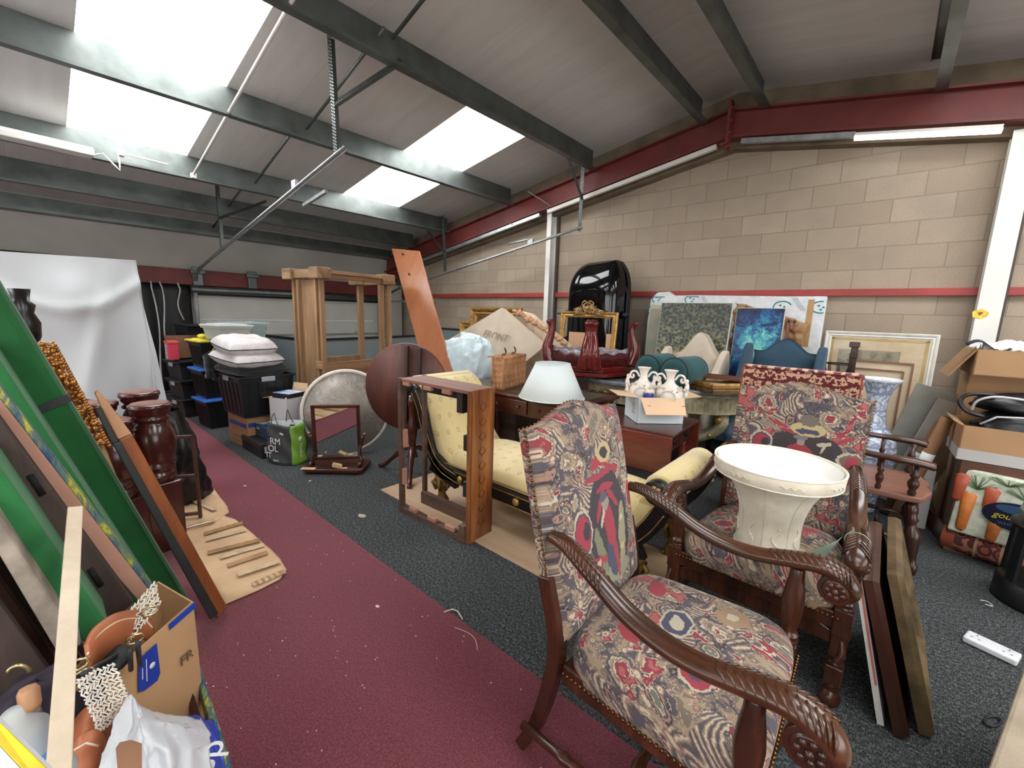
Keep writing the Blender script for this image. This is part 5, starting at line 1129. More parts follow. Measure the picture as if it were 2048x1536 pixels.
for (x_, y_) in ((-.03, .02), (W_ + .03, .02), (-.02, D_ - .04), (W_ + .03, D_ - .04)): obj('corner_block', MB().box((x_, y_, H_ - .0), (.17, .17, .12)), PIND, pf, bevel=.012)
obj('cornice', MB().box((0.01, D_ / 2, H_ + .02), (.05, D_, .035)).box((-.02, D_ / 2, H_ - .02), (.03, D_, .05)), wood('old_pine_side', (122, 88, 60), (168, 128, 92), 'y', 1, .65, 0, 7), pf, bevel=.004)
obj('cornice', MB().box((W_ / 2, 0, H_ + .0), (-W_, .04, .09)).box((W_ / 2, D_, H_ - .02), (-W_, .04, .07)), PIND, pf, bevel=.004)
obj('lower_rail', MB().box((-.02, D_ / 2, .77), (.028, D_ - .06, .17)), wood('old_pine_side', (122, 88, 60), (168, 128, 92), 'y'), pf, bevel=.003)
obj('lower_rail', MB().box((W_ + .02, D_ / 2, .77), (.028, D_ - .06, .17)), PINE, pf, bevel=.003)
obj('front_rail', MB().box((-.07, .0, .83), (.11, .03, .09)).box((W_ / 2, .03, .12), (-W_, .03, .12)).box((-.02, D_ / 2, .12), (.03, D_, .12)), PINEX, pf, bevel=.006)
obj('near_panel', MB().box((W_ / 2 + .0, .045, H_ / 2 - .03), (-W_ - .16, .018, H_ - .06)), PINE, pf); obj('back_panel', MB().box((W_ / 2, D_ - .01, .38), (-W_ - .06, .012, .62)), plain('dark_olive_panel', (84, 84, 70), .7), pf)
def disc(name, label, c, nrm, r, th, mat, rim, cat, spin=0):
    n = Vector(nrm).normalized(); u = Vector((0, 0, 1)).cross(n).normalized(); v = n.cross(u)
    M_ = Matrix(((u.x, v.x, n.x, c[0]), (u.y, v.y, n.y, c[1]), (u.z, v.z, n.z, c[2]), (0, 0, 0, 1))) @ RZ(spin)
    t_ = thing(name, label, cat, m=M_); return t_
t = NT('cream_veined_marble'); co = t.coord(); w_ = t.vmath('ADD', co, t.vmath('SCALE', t.noise(co, 3, 3, out=1), sc=.5)); n = t.noise(w_, 6, 6, .65, 1.5)
c = t.ramp(n, [(.35, (140, 132, 122)), (.46, (160, 152, 142)), (.52, (138, 128, 116)), (.56, (164, 156, 146)), (.75, (176, 168, 158))]); t.base(c); t.set(rough=.35); MARBC = t.m
CRM_ = plain('cream_rim', (206, 198, 186), .6, 0, .06, 10)
md = disc('marble_table_top', 'round cream marble table top standing on edge behind the dressing mirror', (-3.98, 2.02, .435), (.86, -.44, .17), .42, .04, None, None, 'table top')
obj('top', MB().lathe([(0, -.03), (.40, -.03), (.40, 0), (0, .0)], 64), MARBC, md)
m = MB(); m.lathe([(.392, .004), (.405, .008), (.42, .0), (.425, -.02), (.42, -.045), (.39, -.05)], 64); m.f = m.f[:-2]; m.s = m.s[:-2]; obj('rim', m, CRM_, md)
tt_ = disc('tilt_top_table', 'dark mahogany tripod table with its round top tipped upright beside the plank', (-3.19, 2.18, .775), (.52, -.85, .05), .39, .02, None, None, 'table', 0)
MHD = wood('faded_mahogany_underside', (58, 24, 15), (100, 48, 32), 'y', 1, .5, .05, 5)
obj('top', MB().lathe([(0, -.02), (.385, -.02), (.395, -.012), (.385, 0), (0, 0)], 72), MHD, tt_)
for x_ in (-.0, .12): obj('bearer', MB().beam((x_ + .02, -.37, .02), (x_ + .02, .37 if x_ == 0 else .355, .02), .03, .04, (0, 0, 1)), wood('dark_bearer', (40, 20, 14), (66, 34, 24), 'y', 1, .5), tt_, bevel=.004)
inv = tt_.matrix_world.inverted()
def wp(*p): return inv @ Vector(p)
obj('pillar', MB().at(inv).lathe([(.05, .16), (.035, .2), (.03, .3), (.045, .38), (.05, .45), (.03, .5), (.028, .6), (.04, .66), (.03, .72)], 20, (-3.06, 2.16, 0)), MAHO, tt_)
for a in (200, 320, 80):
    a = math.radians(a); d = Vector((math.cos(a), math.sin(a), 0)); b0 = Vector((-3.06, 2.16, 0))
    obj('tripod_leg', MB().at(inv).tube(smoothpts([tuple(b0 + Vector((0, 0, .24))), tuple(b0 + d * .08 + Vector((0, 0, .23))), tuple(b0 + d * .2 + Vector((0, 0, .13))), tuple(b0 + d * .3 + Vector((0, 0, .04))), tuple(b0 + d * .37 + Vector((0, 0, .018)))], 4), [.026] * 8 + [.02] * 8 + [.018], 10), MAHO, tt_)
# dressing mirror
dm = thing('dressing_mirror', 'small mahogany swing mirror with a flat veneered base, standing on the carpet', 'mirror', (-3.62, 1.74, 0), 44)
obj('base', MB().prism([(-.26, -.13), (-.22, -.16), (.22, -.16), (.26, -.13), (.27, .10), (.24, .15), (-.24, .15), (-.27, .10)], .018, .05), MAHO, dm, bevel=.008)
obj('bare_patch', MB().box((-.21, -.135, .0505), (.12, .05, .002)).box((.09, -.11, .0505), (.06, .03, .002)), plain('bare_pine_wood', (206, 172, 136), .8), dm)
tp = MB(); tp.tube(smoothpts([(-.03, -.12, .052), (.0, -.1, .085), (.04, -.1, .10), (.08, -.11, .08), (.12, -.12, .052)], 3), .012, 8, flat=3); obj('loose_block', MB().box((.03, -.10, .068), (.08, .05, .035), T(.03, -.1, .07) @ RZ(25) @ RYm(20) @ T(-.03, .1, -.07)), plain('bare_pine_wood', (206, 172, 136)), dm, bevel=.006)
for sx in (-1, 1):
    for sy in (-1, 1): obj('bun_foot', MB().ball((sx * .22, sy * .11, .012), (.022, .022, .012)), MAHO, dm)
    obj('upright', MB().tube(smoothpts([(sx * .205, -.03, .05), (sx * .225, -.03, .10), (sx * .20, -.02, .15), (sx * .215, 0, .24), (sx * .235, 0, .31)], 4), [.018] * 5 + [.015] * 12, 8), MAHO, dm)
    obj('pivot_knob', MB().lathe([(.0, 0), (.012, 0), (.016, .012), (.008, .02), (.0, .03)], 12, (0, 0, 0), T(sx * .235, 0, .33) @ RYm(90 * sx)), plain('dull_brass', (150, 120, 80), .3, .9), dm)
    obj('scroll_foot', MB().ball((sx * .215, -.06, .068), (.022, .03, .02)), MAHO, dm)
mf = MB(); a_ = 4; Mm = T(0, -.0, .33) @ RZ(9) @ RXm(5) @ T(0, 0, -.33)
for c_, d_ in (((-.19, 0, .345), (.03, .025, .52)), ((.19, 0, .345), (.03, .025, .52)), ((0, 0, .592), (.41, .025, .028)), ((0, 0, .098), (.41, .025, .028))): mf.box(c_, d_, Mm)
obj('frame', mf, MAHO, dm, bevel=.003)
t = NT('mirror_glass'); t.base((225, 225, 225)); t.set(metal=1.0, rough=.015); obj('glass', MB().box((0, .002, .345), (.36, .006, .48), Mm), t.m, dm)
# ---- cartons and tubs
BOXB = plain('tan_cardboard', (168, 128, 92), .85, 0, .06, 3, .1, 70); BLUT = plain('blue_tape', (40, 72, 150), .4)
b = thing('cardboard_box', 'tan cardboard box with blue tape under the big black tub', 'box', (-4.99, 1.58, 0), 6)
obj('body', MB().box((0, 0, .17), (.46, .50, .34)), BOXB, b, bevel=.005)
obj('blue_tape', MB().box((0, -.2515, .235), (.40, .002, .045)).box((.2315, -.18, .25), (.002, .13, .045)), BLUT, b); obj('blue_tape', MB().box((.2315, .14, .26), (.002, .16, .05)).box((.2315, .12, .30), (.002, .05, .08)), BLUT, b)
obj('print', MB().box((-.02, -.2515, .10), (.34, .001, .005)).box((-.02, -.2515, .05), (.34, .001, .005)), plain('brown_print2', (140, 104, 70), .8), b)
TUBM = plain('black_storage_plastic', (20, 21, 23), .38, 0, .15, 5); TUBG = plain('charcoal_storage_plastic', (34, 36, 38), .45, 0, .12, 5)
def tub(name, label, loc, rz, w, d, h, mat, lidmat=None, latch=None, ribs=8, group=None, open_=False):
    b = thing(name, label, 'storage tub', loc, rz, group)
    m = MB(); k = .86; th = .006
    for s_ in ((1, 0), ):
        def ring(sc, z, e=0): return [(-w / 2 * sc + e, -d / 2 * sc + e, z), (w / 2 * sc - e, -d / 2 * sc + e, z), (w / 2 * sc - e, d / 2 * sc - e, z), (-w / 2 * sc + e, d / 2 * sc - e, z)]
    vs = ring(k, 0) + ring(1, h) + ring(1, h, .012) + ring(k, .01, .012)
    fs = [(3, 2, 1, 0)] + [(i, (i + 1) % 4, 4 + (i + 1) % 4, 4 + i) for i in range(4)] + [(4 + i, 4 + (i + 1) % 4, 8 + (i + 1) % 4, 8 + i) for i in range(4)] + [(8 + i, 8 + (i + 1) % 4, 12 + (i + 1) % 4, 12 + i) for i in range(4)] + [(12, 13, 14, 15)]
    m.add(vs, fs); obj('body', m, mat, b, bevel=.012, seg=3)
    m = MB()
    for i in range(ribs):
        for sgn in (-1, 1):
            x_ = (-.5 + (i + .5) / ribs) * w * .86; m.hexa([(x_ - .006, sgn * d / 2 * (k + .01) - .006, .03), (x_ + .006, sgn * d / 2 * (k + .01) - .006, .03), (x_ + .006, sgn * d / 2 * (k + .01) + .006, .03), (x_ - .006, sgn * d / 2 * (k + .01) + .006, .03)] + [(x_ - .006, sgn * d / 2 * .985 - .006, h * .84), (x_ + .006, sgn * d / 2 * .985 - .006, h * .84), (x_ + .006, sgn * d / 2 * .985 + .006, h * .84), (x_ - .006, sgn * d / 2 * .985 + .006, h * .84)])
            y_ = (-.5 + (i + .5) / ribs) * d * .8; m.hexa([(sgn * w / 2 * (k + .01) - .006, y_ - .005, .03), (sgn * w / 2 * (k + .01) + .006, y_ - .005, .03), (sgn * w / 2 * (k + .01) + .006, y_ + .005, .03), (sgn * w / 2 * (k + .01) - .006, y_ + .005, .03)] + [(sgn * w / 2 * .985 - .006, y_ - .005, h * .84), (sgn * w / 2 * .985 + .006, y_ - .005, h * .84), (sgn * w / 2 * .985 + .006, y_ + .005, h * .84), (sgn * w / 2 * .985 - .006, y_ + .005, h * .84)])
    if ribs: obj('ribs', m, mat, b)
    rim = MB()
    for c_, d_ in (((0, -d / 2, h - .012), (w + .03, .02, .024)), ((0, d / 2, h - .012), (w + .03, .02, .024)), ((-w / 2, 0, h - .012), (.02, d + .03, .024)), ((w / 2, 0, h - .012), (.02, d + .03, .024))): rim.box(c_, d_)
    obj('rim', rim, mat, b, bevel=.005)
    if lidmat:
        lm = MB(); lm.box((0, 0, h + .008), (w + .045, d + .045, .022)).box((0, 0, h + .022), (w - .06, d - .06, .016)); lo = obj('lid', lm, lidmat, b, bevel=.008)
        obj('lid_panel', MB().box((0, 0, h + .0315), (w * .5, d * .5, .006)), lidmat, lo, bevel=.003)
    if latch:
        for sx in (1, -1): obj('latch', MB().box((sx * (w / 2 + .014), 0, h - .035), (.012, .13, .05)), latch, b, bevel=.006)
        obj('latch', MB().box((0, -d / 2 - .014, h - .035), (.13, .012, .05)), latch, b, bevel=.006)
    return b
LATG = plain('grey_latch_plastic', (150, 154, 158), .45); BLUL = plain('bright_blue_lid', (52, 106, 190), .4); YELL = plain('yellow_lid', (214, 200, 70), .4)
tub('storage_tub', 'big open black tub with grey latches under the pillow', (-4.95, 1.52, .342), 4, .60, .52, .42, TUBM, None, LATG, 5)
tub('storage_tub', 'black tub with a blue lid at the bottom of its stack', (-6.02, 1.47, 0), 5, .40, .46, .33, TUBM, BLUL, None, 9, 'ribbed black tubs in the coloured-lid stack')
tub('storage_tub', 'black tub with a blue lid in the middle of its stack', (-6.04, 1.46, .362), 5, .40, .46, .33, TUBM, BLUL, None, 9, 'ribbed black tubs in the coloured-lid stack')
tub('storage_tub', 'black tub with a yellow lid at the top of its stack', (-6.03, 1.46, .724), 5, .40, .46, .30, TUBM, YELL, None, 9, 'ribbed black tubs in the coloured-lid stack')
for k, nm_ in enumerate(('bottom', 'middle', 'top')):
    g = tub('storage_tub', 'charcoal tub with grey handles, the %s of the three furthest left' % nm_, (-6.85, 1.36, k * .245), 8, .46, .42, .225, TUBG, TUBG, LATG, 0, 'charcoal tubs nearest the black curtain')
lt = thing('yellow_scoop', 'yellow plastic scoop lying on the yellow lid', 'scoop', (-6.0, 1.32, 1.062)); obj('bowl', MB().ball((0, 0, .025), (.07, .05, .025)), YELL, lt); obj('handle', MB().tube([(.05, 0, .03), (.13, .02, .03)], .01, 8), YELL, lt)
pc = carton('cardboard_box', 'brown cardboard box on the charcoal tubs by the black curtain', (-6.9, 1.33, .765), 6, .36, .34, .27, plain('dark_tan_cardboard', (132, 92, 66), .85), BOXB, [], .005)
zb = thing('gift_box', 'pink box with zebra stripes on the charcoal tubs', 'box', (-6.62, 1.13, .765), 6); t = NT('zebra_stripe_print'); wv_ = t.node('ShaderNodeTexWave', bands_direction='DIAGONAL', inputs={'Vector': t.coord(), 'Scale': 16.0, 'Distortion': 4.0, 'Detail': 2.0}).outputs['Fac']
x = t.sep(t.coord()); c = t.mix(t.math('GREATER_THAN', wv_, .5), (226, 216, 220), (40, 34, 44)); c = t.mix(t.math('GREATER_THAN', x[0], .02), c, (206, 60, 84)); t.base(c); t.set(rough=.5)
obj('body', MB().box((0, 0, .10), (.14, .10, .2)), t.m, zb, bevel=.003); obj('lid', MB().box((0, 0, .215), (.15, .11, .03)), plain('coral_pink', (214, 84, 78), .5), zb, bevel=.003)
dkb = thing('black_crate', 'black crate at the back of the tub stack under the black sheet', 'crate', (-7.35, 1.62, 0), 4); obj('body', MB().box((0, 0, .52), (.5, .5, 1.04)), TUBM, dkb, bevel=.02); obj('lid', MB().box((.02, 0, 1.16), (.62, .54, .02)).box((0, 0, 1.1), (.5, .5, .12)), TUBM, dkb, bevel=.006)
# clear tubs
t = NT('clear_storage_plastic'); t.base((225, 235, 238)); t.set(rough=.12, trans=.75, ior=1.3, alpha=.75); CLR = t.m
t = NT('frosted_storage_plastic'); t.base((226, 230, 224)); t.set(rough=.3, trans=.4, ior=1.2, alpha=.85); FRO = t.m
ct = tub('clear_tub', 'big clear plastic tub with a pale rim at the top of the stack', (-6.35, 1.78, .98), 8, .66, .44, .24, CLR, CLR, None, 0)
tag(obj('packed_crate', MB().box((-6.5, 1.80, .49), (.58, .36, .97)), TUBM, bevel=.01), 'black crate behind the coloured-lid tubs carrying the clear tub', 'crate')
ic = thing('packed_bottles', 'pale bottles and bags packed in the big clear tub', 'bottles', (-6.35, 1.78, 1.0), 8)
rr = random.Random(9)
for k, (cx_, cy_, r_, h_, cc) in enumerate(((-.22, -.1, .035, .16, (200, 214, 220)), (-.12, -.12, .04, .13, (206, 206, 90)), (-.02, -.1, .035, .17, (190, 196, 200)), (.1, -.12, .04, .15, (214, 214, 206)), (.2, -.08, .035, .14, (176, 200, 206)), (-.1, .06, .05, .15, (210, 206, 190)), (.1, .06, .05, .14, (190, 200, 196)))):
    obj('bottle', MB().lathe([(r_, 0), (r_, h_ * .7), (r_ * .4, h_ * .85), (r_ * .4, h_)], 14, (cx_, cy_, 0)), plain('packed_%d' % k, cc, .3), ic)
tub('frosted_tub', 'frosted white tub in front of the big clear one, over the yellow lid', (-5.72, 1.50, 1.062), 10, .40, .34, .15, FRO, FRO, None, 0)
# pillows on the black tub
PIL = plain('quilted_white_print', (206, 200, 200), .7, 0, .06, 12)
def pillow(label, c0, rz, w, d, h, mat, sag=.0, tilt=0):
    p = thing('cushion', label, 'cushion', m=T(*c0) @ RZ(rz) @ RYm(tilt))
    def f(sg):
        def fn(u, v):
            X, Y = u * 2 - 1, v * 2 - 1; e = max(0, 1 - X ** 4) ** .5 * max(0, 1 - Y ** 4) ** .5; q = noise.noise(Vector((X * 2.2, Y * 2.2, sg))) * .2 + noise.noise(Vector((X * 6, Y * 6, sg))) * .06
            return (X * w / 2 * (1 - .06 * Y * Y), Y * d / 2 * (1 - .06 * X * X), sg * h / 2 * e * (1 + q) + (.0 if sg > 0 else 0) - sag * X * X)
        return fn
    m = MB(); m.grid(30, 30, f(1)); m.grid(30, 30, f(-1)); obj('cover', m, mat, p)
    m = MB(); m.tube([Vector(((X) * w / 2 * (1 - .06 * Y * Y), Y * d / 2 * (1 - .06 * X * X), -sag * X * X)) for X, Y in [(-1 + k / 10, -1) for k in range(20)] + [(1, -1 + k / 10) for k in range(20)] + [(1 - k / 10, 1) for k in range(20)] + [(-1, 1 - k / 10) for k in range(20)]], .005, 6, closed=True); obj('piping', m, plain('black_piping', (40, 40, 42), .7), p); return p
BLKF = fabric('black_fleece', (22, 22, 24), .3, 8, .3, 200)
pillow('black crumpled cushion in the mouth of the big black tub', (-4.98, 1.50, .82), 8, .62, .52, .16, BLKF, .02)
pillow('white printed cushion, the lower one on the black tub', (-4.92, 1.45, .925), 14, .54, .52, .17, PIL, 0, 6)
pillow('white printed cushion, the upper one with yellow net over it', (-4.95, 1.44, 1.05), 4, .54, .48, .19, PIL, 0, 6)
nt = MB(); nt.tube(smoothpts([(-5.22, 1.22, .96), (-5.16, 1.3, 1.08), (-5.05, 1.42, 1.14), (-4.98, 1.6, 1.12), (-4.98, 1.68, 1.05)], 5), .03, 10, flat=.4); tag(obj('yellow_net', nt, plain('pale_yellow_net', (220, 206, 140), .7)), 'strip of pale yellow netting across the printed cushions', 'netting')
dn = MB(); dn.grid(24, 14, lambda u, v: (-5.30 + .06 * math.sin(u * 9) + .05 * noise.noise(Vector((u * 5, v * 5, 0))), 1.17 + u * .2, .68 + v * .26 + .03 * math.sin(u * 12)))
tag(obj('black_garment', dn, BLKF, solid=.03), 'black fleece hanging over the left rim of the big black tub', 'garment')
# shoe boxes, white box, shopping bag
sb = thing('shoe_box', 'black shoe box with a white label on the carpet by the tan box', 'box', (-4.60, 1.505, 0), 2)
BKC = plain('black_card', (30, 26, 28), .55, 0, .1, 4); obj('base', MB().box((0, 0, .06), (.50, .34, .12)), BKC, sb, bevel=.004); obj('lid', MB().box((0, 0, .115), (.51, .35, .05)), BKC, sb, bevel=.004)
obj('label', MB().box((.2565, -.09, .085), (.001, .11, .065)), plain('white_label', (210, 210, 208), .6), sb)
m = MB()
for k in range(3): m.box((.2575, -.09, .065 + k * .018), (.001, .085 - k * .01, .005))
obj('label_print', m, plain('black_ink', (40, 40, 44), .6), sb); obj('hand_hole', MB().box((-.05, -.176, .075), (.05, .002, .018)), plain('deep_black', (6, 6, 6), .8), sb)
sb2 = thing('shoe_box', 'dark blue shoe box stacked on the black one', 'box', (-4.64, 1.55, .142), 3); NAV = plain('navy_blue_card', (34, 62, 92), .5, 0, .1, 4)
obj('base', MB().box((0, 0, .05), (.36, .24, .10)), NAV, sb2, bevel=.004); obj('lid', MB().box((0, 0, .10), (.375, .255, .04)), NAV, sb2, bevel=.004); obj('print', MB().box((.1885, -.06, .06), (.001, .03, .03)).box((.1885, .02, .06), (.001, .03, .03)).box((-.02, -.1285, .09), (.06, .001, .015)), plain('white_label', (210, 210, 208)), sb2)
tag(obj('paper_leaflet', MB().box((-4.72, 1.50, .267), (.16, .12, .006), T(-4.72, 1.5, .267) @ RZ(20) @ T(4.72, -1.5, -.267)), plain('grey_leaflet', (160, 164, 168), .4)), 'grey leaflet lying on the dark blue shoe box', 'leaflet')
wb = carton('white_box', 'tall white cardboard box with tan inner flaps, holding a gadget box', (-4.48, 1.67, .272), 20, .24, .26, .285, plain('off_white_card', (198, 194, 194), .7, 0, .03, 3), CARDL, [('left', .13, 100), ('back', .12, 10)], .004)
gb_ = thing('gadget_box', 'flat black and pale blue box poking out of the white box', 'box', (-4.48, 1.67, .51), 20); obj('body', MB().box((0, 0, .045), (.225, .2, .09)), BKC, gb_, bevel=.003); obj('top_print', MB().box((0, 0, .091), (.21, .185, .002)), plain('pale_blue_print', (196, 208, 228), .3, 0, .12, 18), gb_)
obj('blue_corner', MB().box((-.07, -.03, .0925), (.06, .1, .001)), plain('bright_blue_print', (90, 150, 220), .3), gb_); obj('emblem', MB().prism([(.06, .045), (.075, .06), (.09, .045), (.075, .03)], -.1015, -.1, 'y'), plain('white_label', (210, 210, 208)), gb_)
# shopping bag
BAGD = plain('dark_grey_woven_bag', (62, 66, 66), .45, 0, .06, 5, .15, 18); BAGG = plain('lime_green_band', (122, 168, 60), .45, 0, .06, 5); BAGW = plain('white_bag_inside', (226, 230, 232), .5, 0, .04, 6)
sg = thing('shopping_bag', 'dark grey reusable shopping bag with a lime green side and white lettering', 'bag', (-4.13, 1.50, 0), 27)
def bagp(a, z):   # rounded rectangle footprint, wider at the bottom
    k = 1.0 + .10 * (1 - z / .4); s_ = math.copysign(abs(math.cos(a)) ** .55, math.cos(a)); c_ = math.copysign(abs(math.sin(a)) ** .55, math.sin(a))
    return Vector((s_ * .155 * k, c_ * .10 * k, z)) + Vector((.006 * math.sin(z * 40 + a * 3), .006 * math.sin(z * 31 + a * 5), 0))
def bagseg(a0, a1, n): 
    m = MB(); m.grid(n, 14, lambda u, v: bagp(a0 + (a1 - a0) * u, v * .385 + (.012 * math.sin((a0 + (a1 - a0) * u) * 2) * v))); return m
obj('grey_side', bagseg(math.radians(20), math.radians(310), 60), BAGD, sg, solid=.002); obj('green_side', bagseg(math.radians(310), math.radians(380), 18), BAGG, sg, solid=.002)
m = MB(); m.grid(60, 2, lambda u, v: Vector((bagp(u * 2 * math.pi, .38).x * .93, bagp(u * 2 * math.pi, .38).y * .93, .384 - v * .1 + .012 * math.sin(u * 4 * math.pi))), closed=True); obj('white_lining', m, BAGW, sg)
obj('bottom', MB().box((0, 0, .006), (.31, .19, .008)), BAGD, sg)
for sy in (-1, 1): obj('handle', MB().tube(smoothpts([(-.08, sy * .09, .36), (-.07, sy * .09, .44), (-.05, sy * .08, .48), (-.03, sy * .085, .42), (.0, sy * .09, .36)], 4), .004, 6), BAGD, sg)
WHT = plain('white_print', (226, 228, 226), .5)
for s_, xx, zz, sz in (('RM', .01, .225, .085), ('OL', -.015, .155, .085), ('IT', -.065, .09, .07)):
    text('lettering', s_, sz, WHT, T(xx - .03, -.121 + (.0 if zz > .2 else -.003), zz) @ RXm(90), sg)
text('lettering', 'www', .03, WHT, T(-.02, -.122, .045) @ RXm(90), sg)
for z_ in (.21,): obj('leaf_emblem', MB().lathe([(0, 0), (.022, 0), (.022, .002), (0, .002)], 20, (0, 0, 0), T(.169, -.02, .245) @ RZ(90) @ RXm(90)), WHT, sg)
text('lettering', 'Foodhall', .04, WHT, T(.171, -.02, .13) @ RZ(88) @ RXm(90) @ RZ(-90), sg)
# ================================================================ SHEETED CABINET, TURNED LEGS, BLACK SACK
SHEET = plain('white_dust_sheet', (206, 210, 212), .75, 0, .02, 2)
ds = thing('covered_cabinet', 'tall cabinet under a white dust sheet on the far left', 'covered cabinet', (-4.9, -.4, 0))
obj('cabinet', MB().box((0, -.05, .86), (.9, 1.9, 1.70)), wood('brown_cabinet', (70, 44, 30), (110, 74, 52), 'z'), ds)
def sheet(u, v):     # u round the cabinet (front face x+, then +y side), v down
    L1, L2 = 2.0, 1.0; s_ = u * (L1 + L2); d = v
    f1 = math.sin(s_ * 9) * .5 + math.sin(s_ * 15 + 1) * .3 + noise.noise(Vector((s_ * 3, v * 2, 1))) * .9; am = .012 + .10 * max(0, v - .06) * (.5 + .5 * min(1, s_ / 1.4))
    hem = 1.46 + .09 * math.sin(s_ * 3.2 + 1) - (.22 if 1.70 < s_ < 2.1 else 0) * (-1) * .3
    flare = .07 * v
    tent = .07 * math.exp(-((s_ - 1.15 - .5 * (v - .28)) / .09) ** 2 - ((v - .33) / .22) ** 2) + .05 * math.exp(-((s_ - 1.75 + .35 * (v - .3)) / .05) ** 2 - ((v - .4) / .25) ** 2) + .04 * math.exp(-((v - .16 - .1 * math.sin(s_ * 5)) / .03) ** 2) + .08 * math.exp(-((s_ - 1.62) / .13) ** 2 - ((v - .20) / .12) ** 2)
    z = 1.76 - v * hem
    if s_ <= L1: x_, y_ = .47 + f1 * am + flare + tent, -1.0 + s_ * (1 + .0) + (.07 * v if s_ > 1.8 else 0)
    else: y_ = 1.0 + f1 * am + flare; x_ = .47 - (s_ - L1) + flare
    return (x_, y_, z - .012 * math.sin(s_ * 2))
m = MB(); m.grid(150, 50, sheet); m.grid(40, 20, lambda u, v: (-.5 + u * .97, -1.0 + v * 2.0, 1.765 + .012 * noise.noise(Vector((u * 4, v * 6, 3)))))
obj('dust_sheet', m, SHEET, ds)
TML = wood('dark_red_turned_mahogany', (50, 18, 15), (84, 36, 28), 'z', 1, .22, .3, 5)
def bigleg(label, x_, y_, h=.88, s_=1.0, rz=10):
    b = thing('turned_table_leg', label, 'table leg', (x_, y_, 0), rz, 'big turned mahogany table legs'); k = h / .88
    obj('square_foot', MB().box((0, 0, .21 * k), (.17 * s_, .17 * s_, .42 * k)), TML, b, bevel=.006)
    pr = [(.078, .42), (.07, .43), (.084, .445), (.088, .46), (.074, .475), (.07, .49), (.09, .505), (.092, .52), (.078, .535), (.09, .56), (.103, .61), (.106, .66), (.098, .72), (.08, .765), (.07, .78), (.088, .79), (.09, .80), (.074, .812), (.084, .822), (.092, .835), (.092, .85), (.10, .856), (.10, .874), (.09, .88)]
    obj('turned_shaft', MB().lathe([(r * s_, z * k) for r, z in pr], 40), TML, b, label=None)
    obj('raw_end', MB().lathe([(0, .8795 * k), (.088 * s_, .8795 * k), (.086 * s_, .883 * k), (0, .883 * k)], 32), plain('dusty_end_grain', (128, 92, 82), .8, 0, .1, 20), b)
    return b
bigleg('big turned mahogany leg, nearest the cardboard on the floor', -3.10, .405, .885)
bigleg('big turned mahogany leg just left of the nearest one, half behind the orange rail', -3.02, .225, .83, 1, 25)
bigleg('big turned mahogany leg behind the nearest one', -3.40, .40, .91, 1, 0)
bigleg('big turned mahogany leg at the back left, under the sheet hem', -3.36, .20, .875, 1, 40)
dr = thing('small_drawer', 'small dark red wooden tray lying behind the turned legs', 'tray', (-3.68, .12, .78), 20)
obj('tray', MB().box((0, 0, .0), (.22, .16, .01)).box((0, -.08, .03), (.22, .012, .06)).box((0, .08, .03), (.22, .012, .06)).box((-.11, 0, .03), (.012, .16, .06)).box((.11, 0, .03), (.012, .16, .06)), TML, dr); obj('stand', MB().box((0, 0, -.39), (.18, .14, .77)), TML, dr)
bs = MB()
def sack(u, v):
    a = u * 2 * math.pi; q = noise.noise(Vector((math.cos(a) * 1.6, math.sin(a) * 1.6, v * 3))) + .4 * noise.noise(Vector((math.cos(a) * 5, math.sin(a) * 5, v * 9))); r = (.165 * (1 - .55 * v ** 2.2)) * (1 + .35 * q); return (-3.80 + r * math.cos(a) * 1.25, .60 + r * math.sin(a) * 1.1 - .03 * v, .70 * v)
bs.grid(48, 30, sack, closed=True); tag(obj('black_sack', bs, plain('black_bin_liner', (13, 12, 13), .4, 0, .2, 5)), 'black plastic sack slumped on the red carpet behind the turned legs', 'sack')
br_ = thing('wooden_bracket', 'thin brown wooden frame leaning between the turned leg and the sack', 'frame', (-3.38, .575, 0), 60); obj('frame', MB().box((-.05, 0, .3), (.02, .02, .6)).box((.07, 0, .3), (.02, .02, .6)).box((.01, 0, .59), (.14, .02, .02)).box((.01, 0, .32), (.12, .02, .02)).box((.01, 0, .05), (.12, .02, .02)), wood('brown_strut', (70, 44, 34), (104, 72, 56), 'z'), br_, bevel=.003)
# flattened cardboard on the carpet
t = NT('flattened_cardboard'); co = t.coord(); n = t.noise(co, 4, 4); c = t.ramp(n, [(.3, (182, 146, 112)), (.7, (208, 174, 136))]); t.base(c); t.set(rough=.85); t.bump(n, .4, .01); FLC = t.m
def flat(poly_px, zb, th, name, label, sc=1):
    P = [at(px, py, z=.012) for px, py in poly_px]; c0 = sum(P, Vector()) / len(P); f = thing(name, label, 'cardboard', (c0.x, c0.y, .009))
    m = MB(); n_ = 26; nn = len(P)
    # fan grid for gentle waviness
    vs = [Vector((0, 0, zb + .012))]; rings = 6
    dens = []
    for i in range(nn):
        for k in range(6): dens.append((P[i].lerp(P[(i + 1) % nn], k / 6)) - c0)
    M2 = len(dens)
    for r in range(1, rings + 1):
        for q in dens: p = q * (r / rings); vs.append(Vector((p.x, p.y, zb + .008 + .008 * noise.noise(Vector((p.x * 5, p.y * 5, zb * 50))))))
    fs = [(0, 1 + i, 1 + (i + 1) % M2) for i in range(M2)]
    for r in range(rings - 1):
        for i in range(M2): a = 1 + r * M2 + i; b_ = 1 + r * M2 + (i + 1) % M2; fs.append((a, a + M2, b_ + M2, b_))
    m.add(vs, fs, True); obj('sheet', m, FLC, f, solid=.004, off=1); return f, c0
f1, c1 = flat([(352, 975), (400, 963), (418, 968), (455, 1015), (458, 1026), (430, 1045), (370, 1065), (352, 1040)], .004, .004, 'cardboard_sheet', 'pinkish torn cardboard sheet beside the turned legs')
